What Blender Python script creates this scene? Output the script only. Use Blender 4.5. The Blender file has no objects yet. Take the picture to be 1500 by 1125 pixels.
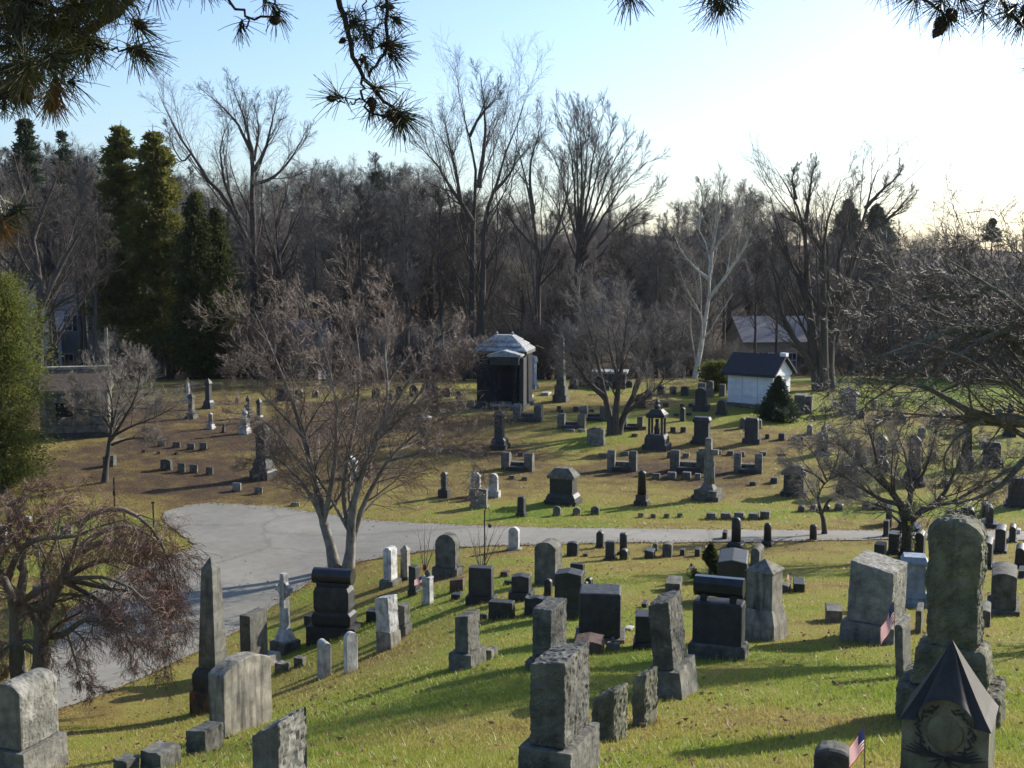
import bpy, math, random
import numpy as np
from mathutils import Vector, noise, geometry

SC = bpy.context.scene
COL = SC.collection
RNG = np.random.default_rng(7)
random.seed(7)

# ------------------------------------------------------------------ camera
F = 1811.0
PIT = math.radians(6.05)
CP, SP = math.cos(PIT), math.sin(PIT)
cam = bpy.data.cameras.new('camera')
cam.sensor_width = 36.0
cam.lens = F / 1500.0 * 36.0
cam.clip_start = 0.1
cam.clip_end = 3000
camo = bpy.data.objects.new('camera', cam)
COL.objects.link(camo)
camo.rotation_euler = (math.pi / 2 - PIT, 0, 0)
SC.camera = camo


def ray(px, py):
    u = (px - 750.0) / F
    v = (py - 562.5) / F
    return np.array([u, CP - v * SP, -SP - v * CP])


def pix(px, py, D):
    """world point seen at pixel (px,py) at distance y=D"""
    r = ray(px, py)
    return r * (D / r[1])


# ------------------------------------------------------------------ terrain
def vnoise(x, y, seed=0):
    x = np.asarray(x, float); y = np.asarray(y, float)
    xi = np.floor(x); yi = np.floor(y)
    fx = x - xi; fy = y - yi
    fx = fx * fx * (3 - 2 * fx); fy = fy * fy * (3 - 2 * fy)

    def h(a, b):
        s = np.sin(a * 127.1 + b * 311.7 + seed * 74.7) * 43758.5453
        return s - np.floor(s)
    return (h(xi, yi) * (1 - fx) * (1 - fy) + h(xi + 1, yi) * fx * (1 - fy)
            + h(xi, yi + 1) * (1 - fx) * fy + h(xi + 1, yi + 1) * fx * fy)


def _prof(pts):
    a = np.array(pts, float)
    ys = np.arange(-60, 900, 0.5)
    z = np.interp(ys, a[:, 0], a[:, 1])
    k = np.hanning(15); k /= k.sum()
    zs = np.convolve(np.pad(z, 7, mode='edge'), k, mode='valid')
    return ys, zs


FARP = [(105, -10.7), (118, -12.4), (135, -13.6), (158, -12), (190, -7.5), (225, -1.5), (270, 3.5), (330, 6.5), (450, 2.5), (900, -12)]
PC = _prof([(-60, 8), (-10, 1), (0, -1.75), (10, -4.55), (14, -5.7), (18, -6.6), (22, -7.4), (28, -8.4), (34, -9.2), (40, -10.0), (44, -10.42),
            (49, -10.9), (55, -11.1), (60, -11.0), (70, -10.6), (80, -10.15), (90, -9.95), (98, -10.1)] + FARP)
PL = _prof([(-60, 7), (-10, 1), (0, -1.9), (10, -5.1), (18, -8.0), (24, -9.8), (28, -10.65), (32, -11.15), (36, -11.25), (45, -11.3), (50, -11.25),
            (55, -11.05), (60, -10.8), (70, -10.2), (80, -9.9), (90, -9.8), (98, -10.1)] + FARP)


def H(x, y):
    x = np.asarray(x, float); y = np.asarray(y, float)
    c = np.interp(y, *PC)
    l = np.interp(y, *PL)
    t = np.clip((0.8 - x) / 9.5, 0, 1)
    t = t * t * (3 - 2 * t)
    z = c * (1 - t) + l * t
    # far hillside is lower on the right
    k = np.clip((y - 150) / 120, 0, 1) * np.clip((x + 20) / 160, 0, 1)
    z = z - k * 6.5
    z = z + (vnoise(x / 4.5, y / 4.5, 3) - 0.5) * 0.16 * np.clip(y / 10, 0, 1)
    z = z + (vnoise(x / 25, y / 25, 5) - 0.5) * np.clip((y - 95) / 60, 0, 1) * 4.0
    return z


def hit(px, py):
    r = ray(px, py)
    y = np.concatenate([np.arange(2, 130, 0.25), np.arange(130, 500, 1.0)])
    t = y / r[1]
    zz = r[2] * t
    hh = H(r[0] * t, y)
    idx = np.nonzero(zz < hh)[0]
    if len(idx) == 0:
        raise ValueError('no ground at %s %s' % (px, py))
    i = idx[0]
    lo, hi = y[i - 1], y[i]
    for _ in range(20):
        m = (lo + hi) / 2
        if r[2] * m / r[1] < H(r[0] * m / r[1], m):
            hi = m
        else:
            lo = m
    p = r * (lo / r[1])
    return p


def ground_at(px, D):
    x = (px - 750.0) / F * (D * CP + 10 * SP)
    z = float(H(x, D))
    x = (px - 750.0) / F * (D * CP - z * SP)
    return np.array([x, D, float(H(x, D))])


def depth(p):
    return p[1] * CP - p[2] * SP


# ------------------------------------------------------------------ objects
def tag(o, label=None, cat=None, group=None, kind=None):
    if label: o['label'] = label
    if cat: o['category'] = cat
    if group: o['group'] = group
    if kind: o['kind'] = kind
    return o


def empty(name, loc=(0, 0, 0), rz=0, rot=None):
    o = bpy.data.objects.new(name, None)
    COL.objects.link(o)
    o.location = tuple(float(c) for c in loc)
    o.rotation_euler = rot if rot else (0, 0, rz)
    o.empty_display_size = 0.2
    return o


def mk(name, V, Fc, mat=None, parent=None, smooth=False, attrs=None):
    """V (n,3); Fc list of face arrays, each (m,k)"""
    me = bpy.data.meshes.new(name)
    V = np.ascontiguousarray(V, dtype=np.float32)
    if isinstance(Fc, np.ndarray): Fc = [Fc]
    Fc = [np.asarray(f, dtype=np.int32) for f in Fc if len(f)]
    me.vertices.add(len(V))
    me.vertices.foreach_set('co', V.ravel())
    loops = np.concatenate([f.ravel() for f in Fc])
    sizes = np.concatenate([np.full(len(f), f.shape[1], np.int32) for f in Fc])
    starts = np.concatenate([[0], np.cumsum(sizes)[:-1]]).astype(np.int32)
    me.loops.add(len(loops))
    me.loops.foreach_set('vertex_index', loops)
    me.polygons.add(len(sizes))
    me.polygons.foreach_set('loop_start', starts)
    me.polygons.foreach_set('loop_total', sizes)
    me.update(calc_edges=True)
    me.polygons.foreach_set('use_smooth', np.full(len(sizes), bool(smooth)))
    if attrs:
        for k, a in attrs.items():
            at = me.attributes.new(k, 'FLOAT', 'POINT')
            at.data.foreach_set('value', np.asarray(a, np.float32))
    mats = mat if isinstance(mat, (list, tuple)) else [mat]
    for m in mats:
        if m is not None: me.materials.append(m)
    o = bpy.data.objects.new(name, me)
    COL.objects.link(o)
    if parent is not None: o.parent = parent
    return o


def merge(parts):
    """[(V,[F..])...] -> one"""
    Vs, Q, off = [], {}, 0
    for V, Fs in parts:
        if isinstance(Fs, np.ndarray): Fs = [Fs]
        for f in Fs:
            f = np.asarray(f)
            if len(f): Q.setdefault(f.shape[1], []).append(f + off)
        Vs.append(np.asarray(V, float)); off += len(V)
    return np.concatenate(Vs), [np.concatenate(v) for v in Q.values()]


def copy_tree(o, parent=None):
    c = o.copy(); COL.objects.link(c)
    if parent is not None: c.parent = parent
    for ch in o.children: copy_tree(ch, c)
    return c


# ------------------------------------------------------------------ basic shapes
def loft(sections, n=4, cham=0.06, capb=True):
    """sections: (z, wx, wy) or (z,wx,wy,dx,dy). n=4: chamfered square, else round with n sides"""
    rings = []
    for s in sections:
        z, wx, wy = s[:3]
        dx, dy = (s[3], s[4]) if len(s) > 3 else (0, 0)
        if n == 4:
            c = min(wx, wy) * cham * 0.5
            a, b = wx / 2, wy / 2
            P = [(-a + c, -b), (a - c, -b), (a, -b + c), (a, b - c), (a - c, b), (-a + c, b), (-a, b - c), (-a, -b + c)]
        else:
            P = [(math.cos(2 * math.pi * i / n + math.pi / n) * wx / 2, math.sin(2 * math.pi * i / n + math.pi / n) * wy / 2) for i in range(n)]
        rings.append([(x + dx, y + dy, z) for x, y in P])
    m = len(rings[0])
    V = np.array([p for r in rings for p in r], float)
    q = []
    for k in range(len(rings) - 1):
        for i in range(m):
            j = (i + 1) % m
            q.append((k * m + i, k * m + j, (k + 1) * m + j, (k + 1) * m + i))
    top = np.array([[(len(rings) - 1) * m + i for i in range(m)]])
    bot = np.array([[m - 1 - i for i in range(m)]])
    return V, [np.array(q), np.concatenate([top, bot])]


def box(x0, x1, y0, y1, z0, z1):
    V = np.array([(x, y, z) for z in (z0, z1) for x, y in ((x0, y0), (x1, y0), (x1, y1), (x0, y1))], float)
    Fq = np.array([(0, 3, 2, 1), (4, 5, 6, 7), (0, 1, 5, 4), (1, 2, 6, 5), (2, 3, 7, 6), (3, 0, 4, 7)])
    return V, [Fq]


_cube_cache = {}


def cube_grid(nx, ny, nz):
    key = (nx, ny, nz)
    if key in _cube_cache: return _cube_cache[key]
    idx = {}
    V = []
    def vid(i, j, k):
        t = (i, j, k)
        if t not in idx:
            idx[t] = len(V); V.append(t)
        return idx[t]
    q = []
    for i in range(nx):
        for j in range(ny):
            q.append((vid(i, j, 0), vid(i, j + 1, 0), vid(i + 1, j + 1, 0), vid(i + 1, j, 0)))
            q.append((vid(i, j, nz), vid(i + 1, j, nz), vid(i + 1, j + 1, nz), vid(i, j + 1, nz)))
    for i in range(nx):
        for k in range(nz):
            q.append((vid(i, 0, k), vid(i + 1, 0, k), vid(i + 1, 0, k + 1), vid(i, 0, k + 1)))
            q.append((vid(i, ny, k), vid(i, ny, k + 1), vid(i + 1, ny, k + 1), vid(i + 1, ny, k)))
    for j in range(ny):
        for k in range(nz):
            q.append((vid(0, j, k), vid(0, j, k + 1), vid(0, j + 1, k + 1), vid(0, j + 1, k)))
            q.append((vid(nx, j, k), vid(nx, j + 1, k), vid(nx, j + 1, k + 1), vid(nx, j, k + 1)))
    r = (np.array(V), np.array(q))
    _cube_cache[key] = r
    return r


def coords(n, h, r):
    """n cells across [-h,h] with lines near both edges"""
    n = max(n, 3)
    r = min(r, h * 0.45)
    inner = np.linspace(-h + r, h - r, n - 1)
    return np.concatenate([[-h], inner, [h]])


def top_fn(kind, u, R_over_H=0.5, rng=None):
    """height fraction offset for u in [-1,1]; returns fraction dropped (in units of half width)"""
    au = np.abs(u)
    if kind == 'arch': return 1 - np.sqrt(np.clip(1 - (au * 0.985) ** 2, 0, 1))
    if kind == 'low': return 0.28 * au ** 2
    if kind == 'serp': return 0.42 * (0.5 - 0.5 * np.cos(np.pi * np.clip(au, 0, 1)))
    if kind == 'peak': return 0.85 * au
    if kind == 'lowpeak': return 0.18 * au
    if kind == 'slantL': return 0.32 * (1 - u) / 2
    if kind == 'slantR': return 0.32 * (1 + u) / 2
    if kind == 'slantLL': return 1.1 * (1 - u) / 2
    if kind == 'round3': return 0.55 * au ** 2.6
    if kind == 'shoulder': return np.where(au > 0.62, 0.42, 0.10 * au ** 2)
    return u * 0.0


def facet(p, s):
    d, pts = noise.voronoi(p * s)
    q = pts[0]
    h = noise.cell(q * 3.1 + Vector((.5, .5, .5)))
    t = noise.cell_vector(q * 2.3 + Vector((.3, .3, .3))) - Vector((.5, .5, .5))
    return (h - .5) * 1.1 + (p * s - q).dot(t) * 1.6


def slab(W, T, Hh, top='flat', axis='x', taper=1.0, r=0.012, rough=0.0, faces='all', seed=0, res=0.05, sink=0.25, topT=1.0, big=0.0):
    """stone block; W along x, T along y, height Hh; bottom sunk"""
    nx = int(np.clip(round(W / res), 3, 40)); ny = int(np.clip(round(T / res), 3, 40)); nz = int(np.clip(round((Hh + sink) / res), 3, 60))
    if top not in ('flat', 'slantL', 'slantR', 'rough'):
        if axis == 'x': nx = max(nx, 10)
        else: ny = max(ny, 10)
    G, Q = cube_grid(nx, ny, nz)
    X = coords(nx, W / 2, r)[G[:, 0]]; Y = coords(ny, T / 2, r)[G[:, 1]]
    Z = coords(nz, (Hh + sink) / 2, r)[G[:, 2]]
    hw, ht, hh = W / 2, T / 2, (Hh + sink) / 2
    P = np.stack([X, Y, Z], 1)
    # rounding
    lim = np.array([hw - r, ht - r, hh - r])
    q = np.clip(P, -lim, lim)
    d = P - q
    n = np.linalg.norm(d, axis=1, keepdims=True)
    nn = np.where(n > 1e-9, d / np.maximum(n, 1e-9), 0)
    P = q + nn * r
    nrm = nn.copy()
    v = (P[:, 2] + hh) / (2 * hh)
    u = np.clip(P[:, 0] / hw if axis == 'x' else P[:, 1] / ht, -1, 1)
    hwid = hw if axis == 'x' else ht
    drop = top_fn(top, u) * hwid
    if top == 'rough':
        drop = (0.5 + 0.5 * np.sin(u * 5 + seed)) * 0.12 * hwid
    P[:, 2] = -sink + v * (Hh + sink - drop)
    tt = 1 + (taper - 1) * v
    P[:, 0] *= tt
    P[:, 1] *= tt * (1 + (topT - 1) * v)
    if rough > 0 or big > 0:
        for i in range(len(P)):
            if P[i, 2] < -0.1: continue
            nx_, ny_, nz_ = abs(nrm[i])
            k = 1.0
            if faces == 'front' and ny_ < 0.5: k = 0.12
            if faces == 'sides' and nx_ < 0.5: k = 0.12
            if faces == 'notfront' and ny_ > 0.5: k = 0.12
            p = Vector((P[i, 0] * 1.0 + seed * 3.7, P[i, 1], P[i, 2]))
            a = 0.0
            if rough > 0:
                a = (noise.noise(p * 5.0) * .3 + facet(p, 8.5) * .22 + facet(p, 21.0) * .26 + noise.noise(p * 31.0) * .22) * rough * k
            if big > 0:
                a += (noise.noise(p * 2.2) * 1.2 - 0.1) * big
            P[i] += nrm[i] * a
    return P, [Q]


# ------------------------------------------------------------------ sweep for branches
def sweep(P, R, ns, cap=False):
    """P (n,K,3) R (n,K) -> V, quads"""
    n, K, _ = P.shape
    T = np.gradient(P, axis=1)
    T /= np.maximum(np.linalg.norm(T, axis=2, keepdims=True), 1e-9)
    ref = np.tile(np.array([[0.31, 0.62, 0.12]]), (n, 1)) + np.random.default_rng(1).normal(0, .1, (n, 3))
    big = np.abs((T.mean(1) * ref).sum(1)) / np.linalg.norm(ref, axis=1) > 0.8
    ref[big] = np.array([0.9, -0.3, 0.1])
    A = np.cross(T, ref[:, None, :])
    A /= np.maximum(np.linalg.norm(A, axis=2, keepdims=True), 1e-9)
    B = np.cross(T, A)
    th = np.arange(ns) * 2 * np.pi / ns
    V = P[:, :, None, :] + R[:, :, None, None] * (A[:, :, None, :] * np.cos(th)[None, None, :, None] + B[:, :, None, :] * np.sin(th)[None, None, :, None])
    V = V.reshape(-1, 3)
    base = (np.arange(n) * K * ns)[:, None, None]
    kk = (np.arange(K - 1) * ns)[None, :, None]
    i = np.arange(ns)[None, None, :]
    j = (i + 1) % ns
    q = np.stack([base + kk + i, base + kk + j, base + kk + ns + j, base + kk + ns + i], -1).reshape(-1, 4)
    return V, [q]


def unit(v):
    return v / np.maximum(np.linalg.norm(v, axis=-1, keepdims=True), 1e-9)


def children(P, R, nch, t0, t1, ang, lr, K, rng, jit=0.12, trop=(0, 0, 0.05), rr=0.6, rmin=0.006, lenpow=0.5, Lmin=0.0, flat=0.0, tip=0.35, lend=None):
    """spawn nch children per branch"""
    n, K0, _ = P.shape
    seg = np.linalg.norm(np.diff(P, axis=1), axis=2).sum(1)
    t = (np.arange(nch)[None, :] + rng.uniform(0, 1, (n, nch))) / nch
    t = t0 + (t1 - t0) * t
    f = t * (K0 - 1)
    i0 = np.clip(np.floor(f).astype(int), 0, K0 - 2)
    w = (f - i0)[..., None]
    ar = np.arange(n)[:, None]
    pos = P[ar, i0] * (1 - w) + P[ar, i0 + 1] * w
    rad = R[ar, i0] * (1 - w[..., 0]) + R[ar, i0 + 1] * w[..., 0]
    d = unit(P[ar, i0 + 1] - P[ar, i0])
    rnd = rng.normal(0, 1, d.shape)
    rnd[..., 2] *= (1 - flat)
    perp = unit(rnd - (rnd * d).sum(-1, keepdims=True) * d)
    a = np.radians(ang) * rng.uniform(0.65, 1.3, t.shape)[..., None]
    cd = unit(d * np.cos(a) + perp * np.sin(a))
    L = seg[:, None] * lr * (1.1 - lenpow * t) * rng.uniform(0.65, 1.25, t.shape)
    if lend is not None: L = np.minimum(L, lend)
    L = np.maximum(L, Lmin).reshape(-1)
    pos = pos.reshape(-1, 3); cd = cd.reshape(-1, 3)
    r0 = np.maximum(rad.reshape(-1) * rr * rng.uniform(.8, 1.1, len(L)), rmin)
    m = len(L)
    out = np.zeros((m, K, 3)); out[:, 0] = pos
    cur = cd
    tr = np.array(trop)
    for k in range(1, K):
        cur = unit(cur + rng.normal(0, jit, cur.shape) + tr)
        out[:, k] = out[:, k - 1] + cur * (L / (K - 1))[:, None]
    s = np.linspace(0, 1, K)[None, :]
    RR = np.maximum(r0[:, None] * (1 - (1 - tip) * s ** .8), rmin * 0.5)
    return out, RR


def resample(pts, K):
    pts = np.asarray(pts, float)
    d = np.concatenate([[0], np.cumsum(np.linalg.norm(np.diff(pts, axis=0), axis=1))])
    # smooth via catmull-like: dense linear then smooth
    s = np.linspace(0, d[-1], K)
    out = np.stack([np.interp(s, d, pts[:, i]) for i in range(3)], 1)
    if K > 4:
        sm = out.copy()
        sm[1:-1] = 0.25 * out[:-2] + 0.5 * out[1:-1] + 0.25 * out[2:]
        out = sm
    return out
# ------------------------------------------------------------------ materials
class NT:
    def __init__(s, name):
        s.m = bpy.data.materials.new(name); s.m.use_nodes = True
        s.t = s.m.node_tree; s.t.nodes.clear()
        s.out = s.n('ShaderNodeOutputMaterial')

    def n(s, typ, **kw):
        nd = s.t.nodes.new(typ)
        for k, v in kw.items():
            if k.startswith('i_'):
                nd.inputs[int(k[2:]) if k[2:].isdigit() else k[2:].replace('_', ' ')].default_value = v
            else: setattr(nd, k, v)
        return nd

    def l(s, a, b, oa=0, ib=0):
        s.t.links.new(a.outputs[oa], b.inputs[ib])

    def coord(s, scale=(1, 1, 1), kind='Object'):
        c = s.n('ShaderNodeTexCoord'); m = s.n('ShaderNodeMapping')
        m.inputs['Scale'].default_value = scale
        s.l(c, m, kind, 0)
        # shift per object so that copies differ
        oi = s.n('ShaderNodeObjectInfo'); mu = s.n('ShaderNodeMath', operation='MULTIPLY'); mu.inputs[1].default_value = 37.0
        s.l(oi, mu, 'Random', 0)
        cb = s.n('ShaderNodeCombineXYZ'); s.l(mu, cb, 0, 0); s.l(mu, cb, 0, 1)
        s.l(cb, m, 0, 'Location')
        return m

    def noise(s, co, scale, detail=4, rough=0.6, dist=0.0):
        nd = s.n('ShaderNodeTexNoise')
        nd.inputs['Scale'].default_value = scale; nd.inputs['Detail'].default_value = detail
        nd.inputs['Roughness'].default_value = rough; nd.inputs['Distortion'].default_value = dist
        s.l(co, nd, 0, 'Vector')
        return nd

    def ramp(s, src, stops, oa=0):
        r = s.n('ShaderNodeValToRGB')
        e = r.color_ramp.elements
        while len(e) < len(stops): e.new(0.5)
        for i, (p, c) in enumerate(stops):
            e[i].position = p
            if not isinstance(c, (tuple, list)): c = (c, c, c)
            e[i].color = (*c[:3], 1)
        s.l(src, r, oa, 0)
        return r

    def mix(s, a, b, fac, mode='MIX'):
        """a,b: node or colour; fac: node or float"""
        m = s.n('ShaderNodeMix', data_type='RGBA', blend_type=mode)
        for src, i in ((a, 6), (b, 7)):
            if isinstance(src, (tuple, list)): m.inputs[i].default_value = (*src[:3], 1)
            elif isinstance(src, tuple): pass
            else: s.t.links.new(s.co(src), m.inputs[i])
        if isinstance(fac, (int, float)): m.inputs[0].default_value = fac
        else: s.t.links.new(s.co(fac), m.inputs[0])
        return m

    def co(s, nd):
        if nd.bl_idname == 'ShaderNodeMix': return nd.outputs[2]
        if nd.bl_idname == 'ShaderNodeAttribute': return nd.outputs['Fac']
        return nd.outputs[0]

    def bsdf(s, col, rough=0.9, bump=None, bstr=0.3, bdist=0.02, spec=0.3, trans=None, metal=0.0):
        b = s.n('ShaderNodeBsdfPrincipled')
        if isinstance(col, (tuple, list)): b.inputs['Base Color'].default_value = (*col[:3], 1)
        else: s.t.links.new(s.co(col), b.inputs['Base Color'])
        if isinstance(rough, (int, float)): b.inputs['Roughness'].default_value = rough
        else: s.t.links.new(s.co(rough), b.inputs['Roughness'])
        b.inputs['Specular IOR Level'].default_value = spec
        b.inputs['Metallic'].default_value = metal
        if bump is not None:
            bp = s.n('ShaderNodeBump'); bp.inputs['Strength'].default_value = bstr; bp.inputs['Distance'].default_value = bdist
            s.t.links.new(s.co(bump), bp.inputs['Height'])
            s.l(bp, b, 0, 'Normal')
        last = b
        if trans:
            tr = s.n('ShaderNodeBsdfTranslucent')
            if isinstance(col, (tuple, list)): tr.inputs[0].default_value = (*col[:3], 1)
            else: s.t.links.new(s.co(col), tr.inputs[0])
            mx = s.n('ShaderNodeMixShader'); mx.inputs[0].default_value = trans
            s.l(b, mx, 0, 1); s.l(tr, mx, 0, 2)
            last = mx
        s.l(last, s.out, 0, 0)
        return s.m


def stone_mat(name, c1, c2, lichen=(0.24, 0.25, 0.19), lamt=0.35, stain=0.5, rough=0.9, bstr=0.5, speck=0.25, streak=(0.05, 0.05, 0.045), spec=0.25, rust=0.0):
    s = NT(name)
    co = s.coord()
    n1 = s.noise(co, 1.7, 5, .65)
    n2 = s.noise(co, 9, 5, .7)
    n3 = s.noise(co, 130, 2, .6)
    base = s.mix(c1, c2, s.ramp(n1, [(0.35, 0), (0.68, 1)]))
    sp = s.ramp(n3, [(0.3, 1 - speck * 1.6), (0.5, 1.0), (0.72, 1 + speck)])
    base = s.mix(base, sp, 1.0, 'MULTIPLY')
    # lichen
    l1 = s.ramp(n2, [(0.54, 0), (0.66, 1)])
    l2 = s.mix((0, 0, 0), l1, s.ramp(n1, [(0.4, 0), (0.6, 1)]))
    f = s.mix((0, 0, 0), l2, lamt)
    base = s.mix(base, lichen, f)
    # dark water streaks, stretched in z
    cs = s.coord((5, 5, 0.55))
    n4 = s.noise(cs, 1.6, 4, .6)
    st = s.ramp(n4, [(0.48, 0), (0.72, stain)])
    base = s.mix(base, streak, st)
    n5 = s.noise(co, 5.0, 3, .5)
    base = s.mix(base, s.ramp(n5, [(0.3, .58), (0.7, 1.2)]), 1.0, 'MULTIPLY')
    if rust > 0:
        n6 = s.noise(co, 2.5, 3, .5)
        base = s.mix(base, (0.22, 0.09, 0.03), s.ramp(n6, [(0.45, 0), (0.7, rust)]))
    oi = s.n('ShaderNodeObjectInfo')
    rr = s.n('ShaderNodeMapRange'); rr.inputs['To Min'].default_value = 0.8; rr.inputs['To Max'].default_value = 1.15
    s.l(oi, rr, 'Random', 0)
    cb = s.n('ShaderNodeCombineXYZ')
    for i in range(3): s.l(rr, cb, 0, i)
    base = s.mix(base, cb, 1.0, 'MULTIPLY')
    bm = s.mix(n2, n3, 0.25)
    return s.bsdf(base, rough, bm, bstr, 0.02, spec)


M = {}
M['granite'] = stone_mat('grey_granite', (0.165, 0.16, 0.135), (0.085, 0.083, 0.07), lamt=0.55, stain=0.55)
M['granite_light'] = stone_mat('light_granite', (0.27, 0.26, 0.225), (0.155, 0.152, 0.13), lamt=0.5, stain=0.45)
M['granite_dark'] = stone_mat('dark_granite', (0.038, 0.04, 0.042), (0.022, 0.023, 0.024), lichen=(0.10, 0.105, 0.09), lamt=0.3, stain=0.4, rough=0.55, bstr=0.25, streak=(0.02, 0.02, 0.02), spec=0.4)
M['polished'] = stone_mat('polished_granite', (0.035, 0.037, 0.04), (0.025, 0.026, 0.028), lichen=(0.1, 0.1, 0.09), lamt=0.15, stain=0.2, rough=0.28, bstr=0.06, streak=(0.015, 0.015, 0.015), spec=0.5)
M['marble'] = stone_mat('weathered_marble', (0.52, 0.51, 0.49), (0.36, 0.36, 0.34), lichen=(0.2, 0.21, 0.17), lamt=0.6, stain=0.6, speck=0.06, streak=(0.13, 0.13, 0.12), rough=0.75)
M['limestone'] = stone_mat('streaked_limestone', (0.32, 0.295, 0.235), (0.19, 0.18, 0.15), lichen=(0.15, 0.15, 0.12), lamt=0.7, stain=0.95, speck=0.08, streak=(0.05, 0.05, 0.045))
M['brownstone'] = stone_mat('brown_stone', (0.12, 0.078, 0.062), (0.075, 0.05, 0.042), lichen=(0.2, 0.19, 0.15), lamt=0.3, stain=0.4)
M['rusty'] = stone_mat('mossy_brown_stone', (0.10, 0.07, 0.05), (0.05, 0.045, 0.03), lamt=0.2, stain=0.5, rust=0.9)
M['bluestone'] = stone_mat('pale_blue_zinc', (0.25, 0.30, 0.36), (0.18, 0.22, 0.27), lichen=(0.3, 0.33, 0.34), lamt=0.3, stain=0.35, speck=0.05, rough=0.6)
M['mossy'] = stone_mat('mossy_boulder_stone', (0.18, 0.175, 0.12), (0.09, 0.09, 0.06), lichen=(0.13, 0.15, 0.07), lamt=0.85, stain=0.6)
M['slate'] = stone_mat('dark_slate', (0.045, 0.039, 0.036), (0.028, 0.025, 0.023), lamt=0.1, stain=0.3, rough=0.6, bstr=0.12, streak=(0.02, 0.02, 0.02))
M['roofstone'] = stone_mat('pale_roof_stone', (0.34, 0.355, 0.365), (0.24, 0.255, 0.265), lamt=0.3, stain=0.4)


def simple(name, c1, c2=None, scale=6, rough=0.8, bstr=0.2, spec=0.3, trans=None, metal=0.0, bd=0.01):
    s = NT(name); co = s.coord()
    n = s.noise(co, scale, 5, .65)
    c2 = c2 or tuple(c * 0.6 for c in c1)
    col = s.mix(c1, c2, s.ramp(n, [(0.35, 0), (0.65, 1)]))
    return s.bsdf(col, rough, n, bstr, bd, spec, trans, metal)


def bark(name, c1, c2, moss=None, mamt=0.5, plates=False):
    s = NT(name); co = s.coord((1, 1, 0.25)); c0 = s.coord()
    n = s.noise(co, 14, 5, .7, .4); n2 = s.noise(c0, 1.8, 4, .6)
    col = s.mix(c1, c2, s.ramp(n, [(0.38, 0), (0.62, 1)]))
    if moss: col = s.mix(col, moss, s.ramp(n2, [(0.45, 0), (0.65, mamt)]))
    return s.bsdf(col, 0.9, n, 0.6, 0.03, 0.2)


M['bark_dark'] = bark('dark_bark', (0.050, 0.043, 0.037), (0.095, 0.082, 0.070))
M['bark_grey'] = bark('grey_bark', (0.20, 0.18, 0.155), (0.09, 0.08, 0.07), (0.30, 0.29, 0.25), .6)
M['bark_white'] = bark('white_sycamore_bark', (0.52, 0.50, 0.45), (0.26, 0.24, 0.20), (0.6, 0.58, 0.53), .6)
M['bark_maple'] = bark('lichened_maple_bark', (0.085, 0.075, 0.06), (0.16, 0.15, 0.125), (0.12, 0.13, 0.07), .4)
M['twig_dark'] = simple('dark_twigs', (0.085, 0.073, 0.065), (0.045, 0.039, 0.035), 3, spec=0.2)
M['twig_brown'] = simple('brown_twigs', (0.205, 0.18, 0.157), (0.10, 0.088, 0.077), 3, spec=0.25)
M['twig_red'] = simple('reddish_twigs', (0.185, 0.13, 0.098), (0.095, 0.07, 0.055), 3, spec=0.3, rough=.6)
M['twig_pale'] = simple('pale_twigs', (0.26, 0.23, 0.195), (0.13, 0.115, 0.095), 3, spec=0.3)
M['twig_gloss'] = simple('glossy_brown_twigs', (0.085, 0.06, 0.045), (0.04, 0.03, 0.024), 3, rough=.6, spec=.4)
M['twig_russet'] = simple('glossy_russet_twigs', (0.20, 0.105, 0.07), (0.10, 0.055, 0.04), 3, rough=.6, spec=.4)
M['conifer'] = simple('olive_conifer_foliage', (0.17, 0.165, 0.035), (0.07, 0.08, 0.02), 1.2, trans=.45, rough=.7)
M['conifer_dark'] = simple('dark_conifer_foliage', (0.04, 0.065, 0.028), (0.025, 0.04, 0.02), 1.2, trans=.25, rough=.7)
M['juniper'] = simple('juniper_foliage', (0.155, 0.165, 0.035), (0.06, 0.08, 0.02), 0.9, trans=.5, rough=.7)
M['arborvitae'] = simple('arborvitae_foliage', (0.075, 0.085, 0.024), (0.03, 0.044, 0.014), 1.0, trans=.45, rough=.7)
M['needles'] = simple('pine_needles', (0.12, 0.115, 0.045), (0.055, 0.065, 0.028), 2, trans=.4, rough=.45, spec=.5)
M['needles_gold'] = simple('dry_golden_needles', (0.32, 0.20, 0.08), (0.20, 0.12, 0.05), 2, trans=.4, rough=.5)
M['pinebark'] = simple('pine_branch_bark', (0.035, 0.028, 0.022), (0.02, 0.016, 0.013), 30, bstr=.8, bd=.005)
M['cone'] = simple('pine_cone_scales', (0.05, 0.035, 0.025), (0.025, 0.018, 0.014), 60, bstr=.8)
M['metal_dark'] = simple('dark_iron', (0.02, 0.02, 0.02), rough=.5, metal=.0)
M['white_paint'] = simple('white_paint', (0.75, 0.76, 0.76), (0.6, 0.62, 0.62), 5, bstr=.05)
M['roof_dark'] = simple('dark_roofing', (0.035, 0.037, 0.045), (0.025, 0.026, 0.032), 8, bstr=.3, bd=.01)
M['roof_grey'] = simple('grey_shingles', (0.22, 0.22, 0.225), (0.16, 0.16, 0.165), 7, bstr=.3)
M['roof_brown'] = simple('brown_stone_roof', (0.12, 0.085, 0.06), (0.075, 0.055, 0.04), 5)
M['cream'] = simple('cream_siding', (0.40, 0.35, 0.27), (0.32, 0.28, 0.21), 3, bstr=.05)
M['siding'] = simple('pale_siding', (0.31, 0.325, 0.35), (0.24, 0.25, 0.275), 3, bstr=.05)
M['chimney_brick'] = simple('chimney_brick', (0.2, 0.1, 0.07), (0.13, 0.07, 0.05), 12)
M['marble_clean'] = simple('white_marble_wall', (0.70, 0.71, 0.72), (0.52, 0.54, 0.56), 1.6, rough=.6, bstr=.03)
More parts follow.
